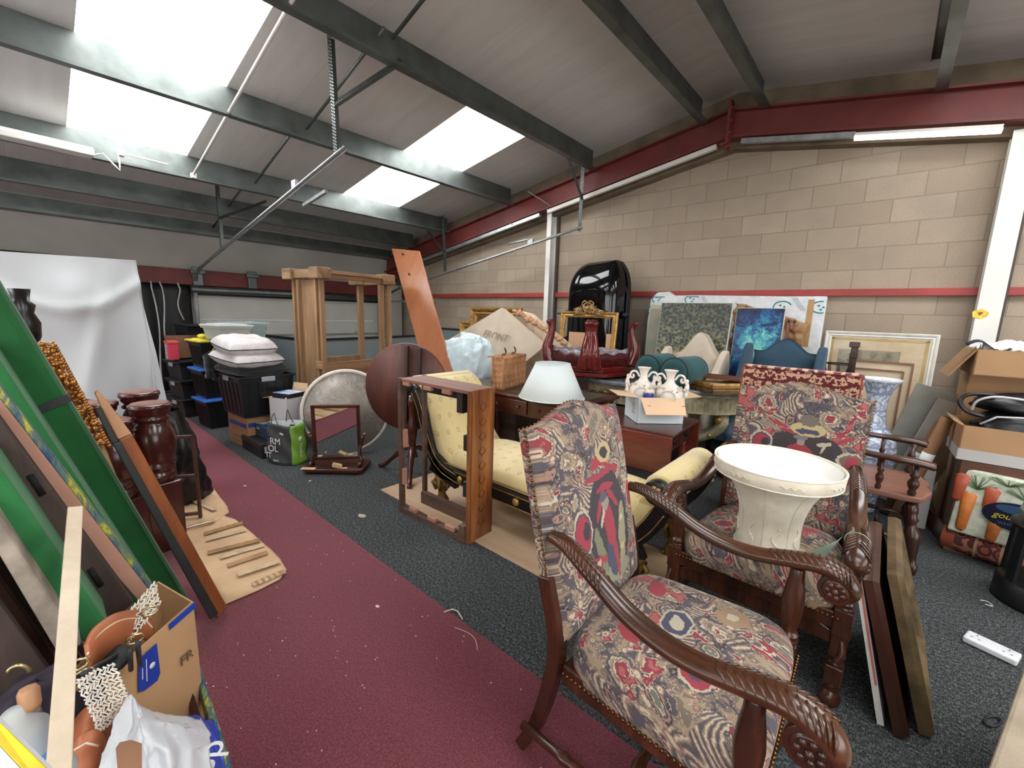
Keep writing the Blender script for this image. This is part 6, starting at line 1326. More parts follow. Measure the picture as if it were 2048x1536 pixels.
f2, c2 = flat([(357, 1058), (440, 1030), (470, 1040), (495, 1060), (530, 1090), (560, 1118), (573, 1140), (560, 1160), (520, 1180), (452, 1210), (420, 1170), (380, 1100)], 0, .004, 'cardboard_sheet', 'large flattened cardboard sheet with strips of shiny tape on the red carpet')
SHT = plain('shiny_parcel_tape', (196, 172, 140), .12, 0, .08, 12, .5, 30); BRT = plain('brown_parcel_tape', (160, 124, 84), .25, 0, .1, 14, .4, 30)
for k, (a, b_) in enumerate((((408, 1068), (485, 1046)), ((412, 1080), (492, 1060)), ((415, 1106), (520, 1080)), ((440, 1115), (528, 1090)), ((455, 1132), (535, 1105)), ((475, 1150), (560, 1122)), ((505, 1170), (570, 1143)))):
    p0, p1 = at(*a, z=.024) - Vector((c2.x, c2.y, .009)), at(*b_, z=.024) - Vector((c2.x, c2.y, .009)); m = MB(); n_ = 12; sd = (p1 - p0).cross(Vector((0, 0, 1))).normalized() * .022
    m.grid(n_, 2, lambda u, v: p0.lerp(p1, u) + sd * (v * 2 - 1) + Vector((0, 0, .004 * abs(math.sin(u * 17 + k)))), smooth=False); obj('tape_strip', m, SHT if k % 2 else BRT, f2, solid=.001)
for a, b_ in (((360, 1058), (430, 1040)), ((385, 1000), (430, 1020))):
    p0, p1 = at(*a, z=.03) - Vector((c1.x, c1.y, .009)), at(*b_, z=.03) - Vector((c1.x, c1.y, .009)); sd = (p1 - p0).cross(Vector((0, 0, 1))).normalized() * .018; m = MB(); m.grid(8, 2, lambda u, v: p0.lerp(p1, u) + sd * (v * 2 - 1) + Vector((0, 0, .003 * abs(math.sin(u * 11))))); obj('tape_strip', m, SHT, f1, solid=.001)
# ================================================================ LEANING BOARDS AT THE LEFT
GRN = fabric('green_baize', (26, 92, 44), .12, 5, .1, 260); GRNB = fabric('green_baize_board', (40, 112, 60), .08, 5, .1, 260)
def leaner(name, label, x, quad, depth, mat, cat, bevel=.003, group=None, part='board'):
    """panel whose end face is the photo quad taken at the plane x, running back by depth"""
    P = [at(px, py, x=x) for px, py in quad]; c = P[0]; t_ = thing(name, label, cat, (c.x, c.y, 0), group=group)
    o = Vector((c.x, c.y, 0)); m = MB().slab([p - o for p in P], (-depth, 0, 0)); obj(part, m, mat, t_, bevel=bevel); return t_, P, o
# (bottom right, bottom left, top left, top right)
t_, P, o = leaner('baize_bundle', 'thick bundle wrapped in dark green baize with a black strap, leaning at the left', -2.25, [(408, 1250), (300, 1275), (-60, 690), (-40, 500)], .34, GRN, 'baize bundle', .03, part='baize')
s0, s1 = at(62, 826, x=-2.245) - o, at(140, 795, x=-2.245) - o
obj('strap', MB().beam(s0, s1, .004, .028, (0, -.35, 1)), plain('black_strap', (14, 14, 16), .3, 0, .2, 30), t_)
t_, P, o = leaner('baize_board', 'slim green baize covered board just left of the strapped bundle', -2.0, [(345, 1245), (318, 1258), (-20, 745), (-20, 690)], .3, GRNB, 'baize board', .006)
EDG = plain('pink_brown_board_edge', (176, 132, 112), .85, 0, .05, 6)
t_, P, o = leaner('painted_board', 'thick board with a pink-brown edge and a yellow and blue painted face', -1.72, [(312, 1198), (280, 1206), (-20, 858), (-20, 772)], .10, EDG, 'painted board', .002)
t = NT('yellow_blue_painting'); co = t.coord(); n = t.noise(t.coord((1, 1, .35)), 14, 5, .7, 1.5); c = t.ramp(n, [(.34, (34, 62, 96)), (.45, (60, 96, 116)), (.52, (104, 122, 92)), (.6, (196, 190, 60)), (.7, (70, 92, 84))]); t.base(c); t.set(rough=.5); t.bump(n, .6, .004); PYB = t.m
a, d_ = P[0] - o, P[3] - o; dr_ = (d_ - a); nn_ = Vector((0, dr_.z, -dr_.y)).normalized(); nn_ = nn_ if nn_.y > 0 else -nn_
obj('painted_face', MB().slab([a, d_, d_ + nn_ * .014, a + nn_ * .012], (-.06, 0, 0)), PYB, t_, bevel=.003)
SLW = wood('dark_weathered_wood', (48, 38, 34), (84, 68, 60), 'z', 1, .75, 0, 8)
t_, P, o = leaner('slotted_board', 'dark weathered board with long slots between the green boards', -1.66, [(268, 1206), (205, 1262), (-20, 935), (-20, 812)], .1, SLW, 'slotted board', .003)
for a_, b_ in (((60, 950), (86, 990)), ((180, 1138), (203, 1172))):
    p0, p1 = at(*a_, x=-1.655) - o, at(*b_, x=-1.655) - o; obj('slot', MB().tube([p0, p1], .007, 8, flat=.4, up=(1, 0, 0)), plain('deep_black', (6, 6, 6)), t_)
t_, P, o = leaner('baize_board', 'green baize covered cushion board in front of the slotted dark board', -1.50, [(222, 1258), (165, 1290), (-20, 1018), (-20, 905)], .3, GRNB, 'baize board', .01)
STN = plain('chipped_grey_slate_edge', (150, 140, 126), .9, 0, .2, 12, .8, 30); t_, P, o = leaner('slate_board', 'grey chipped slate edge leaning at the far left', -1.42, [(165, 1290), (118, 1312), (-20, 1080), (-20, 1012)], .3, STN, 'slate', .006)
RLO = wood('orange_brown_rail', (112, 58, 26), (164, 96, 50), 'z', 1, .4, .2, 6); RLD_ = plain('black_green_rail_face', (40, 44, 42), .5, 0, .15, 8)
t_, P, o = leaner('cushion_rail', 'orange-brown wooden rail with a pale rounded tip, leaning outermost of the boards', -2.16, [(456, 1216), (436, 1236), (236, 880), (264, 868)], .05, RLO, 'rail', .006, part='lower_rail')
P2 = [at(*q, x=-2.16) - o for q in [(264, 868), (236, 880), (205, 822), (196, 800), (190, 788), (197, 782), (206, 792), (222, 812)]]; obj('pale_tip', MB().slab(P2, (-.045, 0, 0)), wood('pale_worn_wood', (176, 128, 92), (206, 160, 120), 'z', 1, .6), t_, bevel=.005)
t_, P, o = leaner('dark_rail', 'slim black-green rail resting beside the orange-brown one', -2.12, [(438, 1228), (420, 1240), (225, 888), (242, 884)], .07, RLD_, 'rail', .004); obj('thin_upper_part', MB().slab([q - o for q in [at(*s_, x=-2.14) for s_ in ((236, 884), (226, 892), (192, 822), (204, 816))]], (-.04, 0, 0)), RLD_, t_, bevel=.003)
# gilt carved frame behind the bundle
gf = thing('carved_gilt_frame', 'ornately carved gilt frame standing behind the green bundle', 'frame', (-2.9, .05, 0)); o = Vector((-2.9, .05, 0))
Pq = [at(*q, x=-2.85) - o for q in [(215, 905), (150, 940), (20, 735), (62, 690), (95, 683), (112, 705)]]; ext_ = Pq[0].copy(); obj('backing', MB().slab([Pq[0] + Vector((0, .12, -.7)), Pq[1] + Vector((0, .0, -.7)), Pq[1], Pq[2], Pq[3], Pq[4], Pq[5], Pq[0]], (-.05, 0, 0)), plain('tan_frame_back', (176, 138, 96), .7, 0, .1, 10), gf, bevel=.01)
m = MB(); rr = random.Random(21)
for k in range(170):
    u = rr.random(); c_ = at(100 + u * 110, 690 + u * 205, x=-2.84) - o; c_ += Vector((rr.uniform(-.02, .04), rr.uniform(-.05, .012), rr.uniform(-.03, .03))); m.ball(c_, (rr.uniform(.008, .02), rr.uniform(.008, .018), rr.uniform(.008, .02)), 7, 5)
for k in range(40):
    u = k / 40; c_ = at(104 + u * 112, 690 + u * 205, x=-2.83) - o; m.ball(c_ + Vector((.02, .008, 0)), .009, 7, 5)
obj('carving', m, plain('burnished_gilt', (178, 126, 70), .3, .75, .25, 30), gf)
bd = thing('baluster_top', 'black turned wooden finial poking out between the bundle and the dust sheet', 'finial', (-3.3, -.02, 0)); obj('post', MB().lathe([(.03, 0), (.03, 1.1), (.05, 1.14), (.03, 1.2), (.055, 1.26), (.06, 1.33), (.04, 1.38), (.05, 1.42), (.03, 1.44), (.04, 1.5)], 18), EBON, bd)
# pale batten
b0, b1 = at(150, 1019, x=-1.50), at(118, 1540, x=-.86); d_ = b1 - b0; bb = b0 + d_ * (b0.z / -d_.z) * 1.0; bt = thing('timber_batten', 'pale planed timber batten propped in front of the boards', 'batten', (bb.x, bb.y, 0))
obj('batten', MB().beam(b0 - Vector((bb.x, bb.y, 0)), Vector((0, 0, .01)), .028, .02, (1, 0, .3)), wood('pale_planed_pine', (196, 178, 152), (222, 206, 182), 'z', 1, .6, 0, 5), bt, bevel=.002)
# open carton with straps and netting
BC = plain('tan_cardboard_near', (178, 140, 100), .85, 0, .05, 4, .1, 60)
R_, L_, K_ = Vector((-1.43, .235, 0)), Vector((-1.285, .03, 0)), Vector((-1.62, .185, 0)); F_ = L_ + (K_ - R_)
cb = thing('open_carton', 'open tan carton with a blue label, stuffed with straps and netting', 'box', (0, 0, 0)); th = .004
def wall(a, b, z0a, z1a, z0b, z1b, name='side', mat=BC):
    n_ = (b - a).cross(Vector((0, 0, 1))).normalized() * th; return obj(name, MB().slab([a + Vector((0, 0, z0a)), b + Vector((0, 0, z0b)), b + Vector((0, 0, z1b)), a + Vector((0, 0, z1a))], n_), mat, cb)
wall(R_, L_, .0, .585, 0, .565); wall(K_, R_, 0, .585, 0, .585); wall(F_, K_, 0, .5, 0, .585); wall(L_, F_, 0, .5, 0, .5)
bo = MB(); bo.slab([R_, L_, F_, K_], (0, 0, .004)); obj('bottom', bo, BC, cb)
dRL = (L_ - R_).normalized(); nF = dRL.cross(Vector((0, 0, 1))).normalized(); nF = nF if nF.x > 0 else -nF
BLB = plain('royal_blue_print', (30, 62, 156), .4, 0, .06, 10)
def onface(u, z, off=.006): return R_ + dRL * u + Vector((0, 0, z)) + nF * off
obj('blue_label', MB().slab([onface(.125, .555), onface(.175, .55), onface(.185, .465), onface(.17, .455), onface(.135, .45), onface(.125, .465)], nF * .001), BLB, cb)
obj('blue_edge_tape', MB().slab([onface(.0, .587), onface(.085, .58), onface(.085, .562), onface(.0, .567)], nF * .001), BLB, cb)
Mf = frame_from(onface(.05, .44, .0075), dRL * -1 if (dRL.cross(Vector((0, 0, 1)))).dot(nF) < 0 else dRL, (0, 0, 1)); 
text('box_print', 'FR', .04, plain('grey_brown_ink', (92, 78, 62), .8), frame_from(onface(.045, .44, .0075), -dRL if nF.dot((-dRL).cross(Vector((0, 0, 1)))) > 0 else dRL, (0, 0, 1)), cb)
obj('label_emblem', MB().lathe([(0, 0), (.008, 0), (.008, .001), (0, .001)], 16, (0, 0, 0), frame_from(onface(.143, .505, .0072), dRL, (0, 0, 1)) @ RXm(0)), WHT, cb)
obj('label_text', MB().slab([onface(.156, .535, .0072), onface(.158, .535, .0072), onface(.163, .475, .0072), onface(.161, .475, .0072)], nF * .0005).slab([onface(.168, .52, .0072), onface(.170, .52, .0072), onface(.173, .49, .0072), onface(.171, .49, .0072)], nF * .0005), WHT, cb)
LEA = plain('tan_saddle_leather', (168, 98, 62), .45, 0, .1, 6); NETM = plain('white_net_cord', (220, 216, 204), .8)
lp = thing('leather_girth', 'wide stitched tan leather strap arched over the open carton', 'strap', (0, 0, 0)); pa = [at(172, 1290, x=-1.25), at(190, 1255, x=-1.30), at(235, 1225, x=-1.36), at(280, 1222, x=-1.42), at(302, 1240, x=-1.43)]; pa = [Vector(q) for q in smoothpts([tuple(p) for p in pa], 5)]
m = MB(); m.grid(len(pa), 2, lambda u, v: pa[int(round(u * (len(pa) - 1)))] + Vector((.02, .0, -.075)) * v); obj('leather', m, LEA, lp, solid=.008); m = MB(); m.tube([p + Vector((.010, 0, -.018)) for p in pa], .0022, 5); obj('stitching', m, plain('cream_thread', (226, 214, 190), .8), lp)
def netpatch(name, label, org, U, V, nu, nv, r=.0022, curve=.03):
    m = MB(); org, U, V = Vector(org), Vector(U), Vector(V); n_ = U.cross(V).normalized()
    def pt(u, v): return org + U * u + V * v + n_ * curve * math.sin(u * 3.1) + n_ * .008 * noise.noise(Vector((u * 6, v * 6, 0)))
    for i in range(nu):
        m.tube([pt((i + (.5 + .45 * math.sin(k * 1.57)) * 1.0) / nu, k / (nv * 2)) for k in range(nv * 2 + 1)], r, 5)
    for j in range(nv): m.tube([pt(k / (nu * 2), (j + .5 + .3 * math.sin(k * 2.2)) / nv) for k in range(nu * 2 + 1)], r, 5)
    return tag(obj(name, m, NETM), label, 'netting')
netpatch('white_netting', 'white string netting under the leather strap in the carton', at(228, 1322, x=-1.33), Vector((-.10, .11, .045)), Vector((-.05, .0, .05)), 13, 6, .0017, .01)
netpatch('white_netting', 'white string netting hanging over the side of the carton, right of the batten', at(152, 1362, x=-1.15), Vector((-.02, .06, -.01)), Vector((.02, .02, -.13)), 9, 13, .0016, .012)
m = MB(); 
for (a_, b_) in (((165, 1348), (232, 1310)), ((170, 1365), (240, 1330)), ((260, 1300), (262, 1340)), ((275, 1285), (280, 1330))): m.tube([at(*a_, x=-1.18), at(*b_, x=-1.28)], .005, 8)
ss = thing('bridle_straps', 'dark straps with brass buckles sticking out of the carton', 'straps', (0, 0, 0)); obj('strap', m, plain('dark_grey_strap', (44, 50, 54), .5), ss)
for p_, s_ in (((168, 1350), 0), ((176, 1368), 1), ((270, 1278), 2), ((300, 1222), 3), ((155, 1330), 4)):
    q = at(*p_, x=-1.2 if s_ < 2 or s_ == 4 else -1.34); m = MB(); m.tube([q + Vector((0, .018 * math.cos(k * math.pi / 4), .012 * math.sin(k * math.pi / 4))) for k in range(8)], .003, 6, closed=True); obj('buckle', m, plain('pale_brass', (186, 170, 128), .25, .8), ss)
obj('rubber_pad', MB().ball(at(225, 1318, x=-1.30), (.05, .035, .02), 14, 8), plain('black_rubber', (20, 22, 24), .6), ss)
lf = thing('leather_collar', 'folded tan leather harness piece under the netting beside the batten', 'leather', (0, 0, 0))
def folded(pts, wv_, name, th=.007):
    P = [Vector(q) for q in smoothpts([tuple(at(*p[:2], x=p[2])) for p in pts], 5)]; m = MB(); m.grid(len(P), 5, lambda u, v: P[int(round(u * (len(P) - 1)))] + Vector(wv_) * v + Vector((0, 0, -.02 * math.sin(v * 3.1)))); return obj(name, m, LEA, lf, solid=th)
folded([(150, 1440, -1.20), (175, 1412, -1.18), (205, 1405, -1.18), (222, 1425, -1.20), (218, 1470, -1.20)], (.03, -.02, -.07), 'upper_fold')
folded([(140, 1500, -1.14), (165, 1468, -1.12), (195, 1460, -1.12), (208, 1490, -1.14), (195, 1540, -1.14)], (.03, -.02, -.08), 'lower_fold')
folded([(160, 1475, -1.22), (190, 1450, -1.22), (215, 1480, -1.22)], (.02, 0, -.16), 'inner_flap')
obj('stitching', MB().tube([at(148, 1500, x=-1.09), at(172, 1486, x=-1.085), at(196, 1492, x=-1.09)], .002, 5), plain('cream_thread', (226, 214, 190)), lf)
tag(obj('supply_box', MB().box((-1.14, .075, .17), (.22, .22, .34)), plain('dark_wood_crate', (58, 40, 34), .7), bevel=.01), 'dark crate at the foot of the batten beneath the leather collar', 'crate')
# mallet handle, dark base boards, brush
mh = thing('hand_tool', 'turned wooden tool handle with a metal ferrule at the far left', 'tool', m=frame_from(at(62, 1420, x=-1.2), (0, 1, 0), (-.3, .0, 1))); obj('handle', MB().lathe([(.0, .05), (.012, .047), (.0165, .038), (.0165, .01), (.014, 0)][::-1], 20, (0, 0, 0), RXm(-90)), wood('pale_handle_wood', (178, 130, 92), (206, 160, 120), 'y'), mh); obj('ferrule', MB().lathe([(.014, 0), (.0155, -.012), (.012, -.04), (.010, -.07)], 20, (0, 0, 0), RXm(-90)), plain('grey_aluminium', (150, 146, 138), .3, .7), mh)
tag(obj('black_strap_loop', MB().tube([at(55, 1420, x=-1.27), at(40, 1390, x=-1.28), at(60, 1360, x=-1.3), at(100, 1345, x=-1.3), at(115, 1350, x=-1.3)], .008, 8), plain('dark_grey_strap', (44, 50, 54))), 'loop of dark strap around the wooden handle', 'strap')
tag(obj('brass_ring', MB().tube([at(16 + 22 * (1 - math.cos(a)), 1345 - 14 * math.sin(a), x=-1.3) for a in [k * math.pi / 10 for k in range(11)]], .004, 6), plain('pale_brass', (186, 170, 128))), 'thin brass hoop at the far left above the wooden handle', 'ring')
for k, (q, c_) in enumerate((([(40, 1290), (0, 1290), (-30, 1150), (-10, 1110)], 'red-brown'), ([(75, 1330), (48, 1330), (-5, 1200), (15, 1190)], 'brown'))): pass
rb_ = thing('stacked_panels', 'dark red-brown panels leaning low at the far left under the slate', 'panels', (-1.75, -.15, 0)); 
for k in range(5): obj('panel', MB().hexa([(.30 - k * .11, -.10, .0), (.33 - k * .11, -.10, 0), (.33 - k * .11, .24, 0), (.30 - k * .11, .24, 0), (.30 - k * .11, -.30, 1.16), (.33 - k * .11, -.30, 1.16), (.33 - k * .11, -.02, 1.0), (.30 - k * .11, -.02, 1.0)]), wood('red_brown_board', (58, 30, 24), (92, 56, 44), 'z', 1, .6) if k % 2 else SLW, rb_, bevel=.003)
tag(obj('black_holdall', MB().grid(40, 20, lambda u, v: (-1.28 + .10 * math.cos(u * 6.283) * max(0, math.sin(v * 3.1415)) ** .6, -.07 + .10 * math.sin(u * 6.283) * max(0, math.sin(v * 3.1415)) ** .6, .44 - .20 * math.cos(v * 3.1415) + .02 * noise.noise(Vector((u * 8, v * 6, 0)))), closed=True), plain('dark_purple_cloth', (42, 34, 46), .8, 0, .2, 6)), 'dark purple-black cloth bag behind the batten at the far left', 'bag')
tag(obj('storage_plinth', MB().box((-1.3, -.07, .12), (.3, .22, .24)), plain('dark_wood_crate', (58, 40, 34)), bevel=.01), 'low dark crate under the dark cloth bag', 'crate')
bb_ = thing('water_bottle', 'clear plastic bottle with a blue label half hidden behind the batten', 'bottle', m=frame_from(at(75, 1500, x=-1.0), (0, 1, .2), (.1, -.2, 1))); obj('bottle', MB().lathe([(.0, -.08), (.03, -.075), (.03, .05), (.012, .08), (.012, .1)], 20, (0, 0, 0), RXm(-90)), FRO, bb_); obj('label', MB().lathe([(.031, -.04), (.031, .01)], 20, (0, 0, 0), RXm(-90)), plain('sky_blue_label', (80, 140, 200), .4), bb_)
# yellow edged white board in the very corner
q = [at(-30, 1415, x=-.72), at(115, 1556, x=-.62), at(80, 1580, x=-.62), at(-30, 1460, x=-.72)]; ye = thing('yellow_edged_board', 'white board with a yellow painted edge in the bottom left corner', 'board', (0, 0, 0))
obj('yellow_edge', MB().slab(q, (-.01, 0, -.012)), plain('yellow_paint', (222, 196, 40), .5, 0, .1, 20), ye, bevel=.002)
q2 = [q[3], q[2], q[2] + Vector((.08, -.02, -.10)), q[3] + Vector((.06, -.03, -.12))]; obj('white_board', MB().slab(q2, (-.01, 0, -.01)), plain('white_board_face', (206, 208, 210), .6), ye)
obj('board_back', MB().slab([q[0] + Vector((-.02, 0, -.02)), q[1] + Vector((-.02, 0, -.02)), Vector((q[1].x - .05, q[1].y, .0)), Vector((q[0].x - .05, q[0].y, .0))], (-.01, 0, 0)), plain('white_board_face', (206, 208, 210)), ye)
# crumpled carrier bag: white with blue lettering
WPB = plain('white_carrier_plastic', (214, 218, 222), .28, 0, .03, 8); BPB = plain('blue_carrier_plastic', (52, 74, 168), .28, 0, .1, 8)
cbg = thing('carrier_bag', 'crumpled white carrier bag with blue printed lettering in front of the carton', 'bag', (0, 0, 0))
def drape(pts, mat, name, seed, z=(0, 0), amp=.012, x=-.95):
    n_ = len(pts[0]); m = MB(); rows = [[at(px, py, x=xx) for px, py, xx in row] for row in pts]; R = len(rows)
    def fn(u, v):
        a = v * (R - 1); i = min(int(a), R - 2); f = a - i; b = u * (n_ - 1); j = min(int(b), n_ - 2); g = b - j
        p = (rows[i][j].lerp(rows[i][j + 1], g)).lerp(rows[i + 1][j].lerp(rows[i + 1][j + 1], g), f); q = noise.noise(Vector((u * 4, v * 4, seed))) + .6 * abs(noise.noise(Vector((u * 9 + v * 5, v * 9, seed + 5)))); return p + Vector((1, .1, .1)) * amp * q
    m.grid(44, 34, fn); return obj(name, m, mat, cbg, solid=.0015)
drape([[(255, 1392, -1.16), (262, 1388, -1.15), (270, 1398, -1.15)], [(232, 1432, -1.13), (262, 1432, -1.10), (285, 1434, -1.12)], [(215, 1472, -1.08), (250, 1500, -1.02), (290, 1478, -1.06)], [(185, 1580, -1.0), (245, 1590, -.96), (300, 1580, -1.0)]], WPB, 'white_front', 1, amp=.02)
drape([[(272, 1405, -1.15), (330, 1430, -1.22), (372, 1432, -1.24), (400, 1436, -1.25)], [(278, 1440, -1.10), (330, 1445, -1.12), (380, 1455, -1.15), (422, 1468, -1.18)], [(285, 1490, -1.05), (330, 1490, -1.05), (375, 1495, -1.08), (418, 1500, -1.12)], [(290, 1590, -1.0), (330, 1590, -1.0), (380, 1590, -1.02), (425, 1590, -1.06)]], WPB, 'white_side', 3, amp=.03)
drape([[(372, 1430, -1.26), (400, 1432, -1.27), (434, 1446, -1.28)], [(396, 1452, -1.22), (425, 1468, -1.22), (442, 1492, -1.24)], [(402, 1510, -1.17), (432, 1520, -1.18), (450, 1535, -1.2)], [(402, 1590, -1.1), (436, 1590, -1.12), (462, 1590, -1.15)]], BPB, 'blue_corner', 6, amp=.018)
text('lettering', 'Sp', .085, WHT, frame_from(at(414, 1516, x=-1.12), (0, .5, .85), (-.2, -.85, .5)), cbg)
obj('hand_hole', MB().prism([(q_.y, q_.z) for q_ in (at(232, 1500, x=-.98), at(240, 1488, x=-.98), at(262, 1483, x=-.98), at(284, 1490, x=-.98), at(284, 1545, x=-.98), at(236, 1545, x=-.98))], -.985, -.98, 'x'), plain('carton_inside_tan', (150, 112, 84), .8), cbg)  # flat tan patch in the carton's brown, filling the hole
pb_ = thing('painted_sheet', 'thin board with a blue and green painted edge leaning right of the carrier bag', 'painted board', (0, 0, 0)); q = [at(392, 1310, x=-1.52), at(400, 1330, x=-1.52), at(462, 1530, x=-1.2), at(452, 1590, x=-1.15), at(430, 1440, x=-1.3)]
obj('painted_face', MB().slab(q, (-.02, -.01, 0)), PYB, pb_, bevel=.002); obj('wood_back', MB().slab([p + Vector((-.015, -.03, 0)) for p in q[:1] + q[2:]], (-.03, -.01, -.01)), wood('red_brown_board', (58, 30, 24), (92, 56, 44), 'z'), pb_)
# ================================================================ RIGHT: SMOKER'S CHAIR, VASE, FRAMES, CARTONS
DKO = wood('dark_stained_beech', (44, 24, 17), (86, 50, 36), 'y', 1, .3, .2, 7); DKOZ = wood('dark_stained_beech_turned', (40, 22, 16), (74, 42, 30), 'z', 1, .3, .2, 7); SEATW = wood('worn_saddle_seat', (104, 66, 52), (150, 104, 86), 'y', 1, .4, .1, 4)
sc = thing('smokers_chair', 'low dark wooden bow-back chair with turned spindles beside the white column', 'armchair', (.05, 3.58, 0), 90)
m = MB(); N = 60
def seatp(a): 
    x_, y_ = math.cos(a), math.sin(a); r = (1 / (abs(x_) ** 5 + abs(y_) ** 5)) ** .2; k = 1.0 + (.035 * math.cos(a * 10) if y_ < -.6 else 0); return (x_ * r * .29 * k, y_ * r * .26 * k)
m.prism([seatp(k * 2 * math.pi / N) for k in range(N)], .435, .475); obj('seat', m, SEATW, sc, bevel=.012, seg=3)
bow = smoothpts([(-.30, -.24, .675), (-.305, -.16, .685), (-.30, 0, .685), (-.27, .16, .69), (-.16, .27, .70), (0, .30, .705), (.16, .27, .70), (.27, .16, .69), (.30, 0, .685), (.305, -.16, .685), (.30, -.24, .675)], 4)
obj('arm_bow', MB().tube(bow, [.038 if (i < 7 or i > len(bow) - 8) else .03 for i in range(len(bow))], 12, flat=.6), DKO, sc)
obj('crest', MB().tube([(p[0] * 1.0, p[1] + .0, p[2] + .035) for p in bow[14:27]], .03, 10, flat=1.0), DKO, sc)
for x_, y_ in ((-.26, -.17), (.26, -.17), (-.27, -.02), (.27, -.02), (-.24, .12), (.24, .12), (-.14, .22), (.14, .22), (0, .24)):
    k = 1.1 if y_ == -.17 else .8
    obj('spindle', MB().lathe([(.014 * k, .0), (.02 * k, .02), (.014 * k, .035), (.024 * k, .06), (.026 * k, .08), (.014 * k, .105), (.022 * k, .12), (.014 * k, .135), (.016 * k, .2)], 14, (x_, y_, .473)), DKOZ, sc)
for sx in (-1, 1):
    for sy in (-1, 1):
        R_ = T(sx * .21, sy * .19, .44) @ Matrix.Rotation(math.atan2(.05, .44) * 1, 4, Vector((-sy, sx, 0)).normalized()) 
        foot = Vector((sx * .262, sy * .235, 0)); topp = Vector((sx * .20, sy * .18, .44)); M_ = frame_from(foot, Vector((1, 0, 0)) - (topp - foot).normalized() * (topp - foot).normalized().x, Vector((0, 1, 0))); d = (topp - foot).normalized(); u = d.orthogonal().normalized(); v = d.cross(u)
        M_ = Matrix(((u.x, v.x, d.x, foot.x), (u.y, v.y, d.y, foot.y), (u.z, v.z, d.z, foot.z), (0, 0, 0, 1)))
        obj('leg', MB().lathe([(.018, 0), (.024, .02), (.029, .05), (.019, .065), (.022, .1), (.038, .2), (.041, .24), (.024, .28), (.02, .30), (.034, .32), (.024, .34), (.031, .37), (.029, .44)], 16, m=M_), DKOZ, sc)
    a, b_ = Vector((sx * .235, -.215, .19)), Vector((sx * .235, .215, .19)); obj('side_stretcher', MB().tube([a, a.lerp(b_, .3), a.lerp(b_, .5), a.lerp(b_, .7), b_], [.009, .014, .017, .014, .009], 10), DKO, sc)
obj('cross_stretcher', MB().tube([(-.235, -.05, .19), (0, -.05, .19), (.235, -.05, .19)], [.009, .016, .009], 10), DKO, sc); obj('cross_stretcher', MB().tube([(-.235, .08, .19), (0, .08, .19), (.235, .08, .19)], [.009, .016, .009], 10), DKO, sc)
# tall blue and white vase
t = NT('blue_white_porcelain'); x = t.sep(t.coord()); ang = t.math('ARCTAN2', x[1], x[0]); uv = t.comb(t.math('MULTIPLY', ang, .9), t.math('MULTIPLY', x[2], 9.0)); wv_ = t.voro(t.vmath('ADD', uv, t.vmath('SCALE', t.noise(uv, 5, 2, out=1), sc=.5)), 2.2, 'DISTANCE_TO_EDGE')
pat = t.math('LESS_THAN', wv_, .09); bandf = t.math('FRACT', t.math('MULTIPLY', x[2], 7.5)); band = t.math('LESS_THAN', bandf, .12); pet = t.math('GREATER_THAN', t.math('SINE', t.math('MULTIPLY', ang, 14.0)), t.math('SUBTRACT', t.math('MULTIPLY', bandf, 2.6), 1.0)); dn_ = t.noise(uv, 18, 3)
mk = t.math('MULTIPLY', t.math('MAXIMUM', t.math('MAXIMUM', pat, band), t.math('MULTIPLY', pet, t.math('GREATER_THAN', dn_, .52))), .62); c = t.mix(mk, (214, 222, 232), (54, 84, 148)); c = t.mix(t.math('GREATER_THAN', x[2], 1.035), c, (226, 230, 236)); t.base(c); t.set(rough=.12); VZM = t.m
fv = thing('floor_vase', 'tall blue and white porcelain floor vase behind the wooden chair', 'vase', (.0, 4.26, 0)); pr = smoothpts([(.09, 0), (.10, .02), (.095, .08), (.12, .2), (.155, .35), (.165, .46), (.155, .56), (.12, .63), (.082, .68), (.068, .74), (.062, .82), (.066, .90), (.085, .97), (.115, 1.02), (.128, 1.045), (.126, 1.052), (.11, 1.04), (.06, .98), (.04, .9)], 3)
obj('body', MB().lathe(pr, 48), VZM, fv)
# white framed print, panelled door, post
t = NT('faded_print'); x = t.sep(t.coord()); n = t.noise(t.coord(), 9, 4); inside = t.math('MULTIPLY', t.math('LESS_THAN', t.math('ABSOLUTE', t.math('ADD', x[0], .06)), .24), t.math('LESS_THAN', t.math('ABSOLUTE', t.math('SUBTRACT', x[2], .95)), .24)); c = t.mix(inside, t.ramp(n, [(.3, (186, 166, 134)), (.7, (200, 182, 150))]), t.ramp(n, [(.35, (96, 92, 76)), (.55, (150, 140, 118)), (.7, (120, 116, 104))])); t.base(c); t.set(rough=.15); PRN = t.m
pframe('white_picture_frame', 'large white frame with a faded print leaning on the block wall', leanm(-.07, 5.50, .012, 1, 3), .86, 1.37, .06, .03, plain('white_gesso', (220, 218, 208), .5, 0, .05, 10), PRN, plain('gold_slip', (176, 150, 100), .4, .4), 'picture frame')
CRD = plain('cream_painted_door', (206, 188, 158), .6, 0, .06, 4); BRM = wood('brown_bead', (116, 76, 54), (150, 106, 80), 'z', 1, .5)
pd = thing('cupboard_door', 'cream panelled cupboard door with brown beading in front of the white frame', 'cupboard door', m=leanm(-.03, 5.05, 0, 0, 3)); obj('panel', MB().box((0, 0, .565), (.46, .025, 1.13)), CRD, pd, bevel=.004)
m = MB(); 
for x_ in (-.17, .17, .225): m.box((x_, -.016, .55), (.014, .012, 1.0 if abs(x_) < .2 else 1.13))
m.box((0, -.016, 1.05), (.34, .012, .014)).box((0, -.016, 1.122), (.46, .014, .016)); obj('beading', m, BRM, pd)
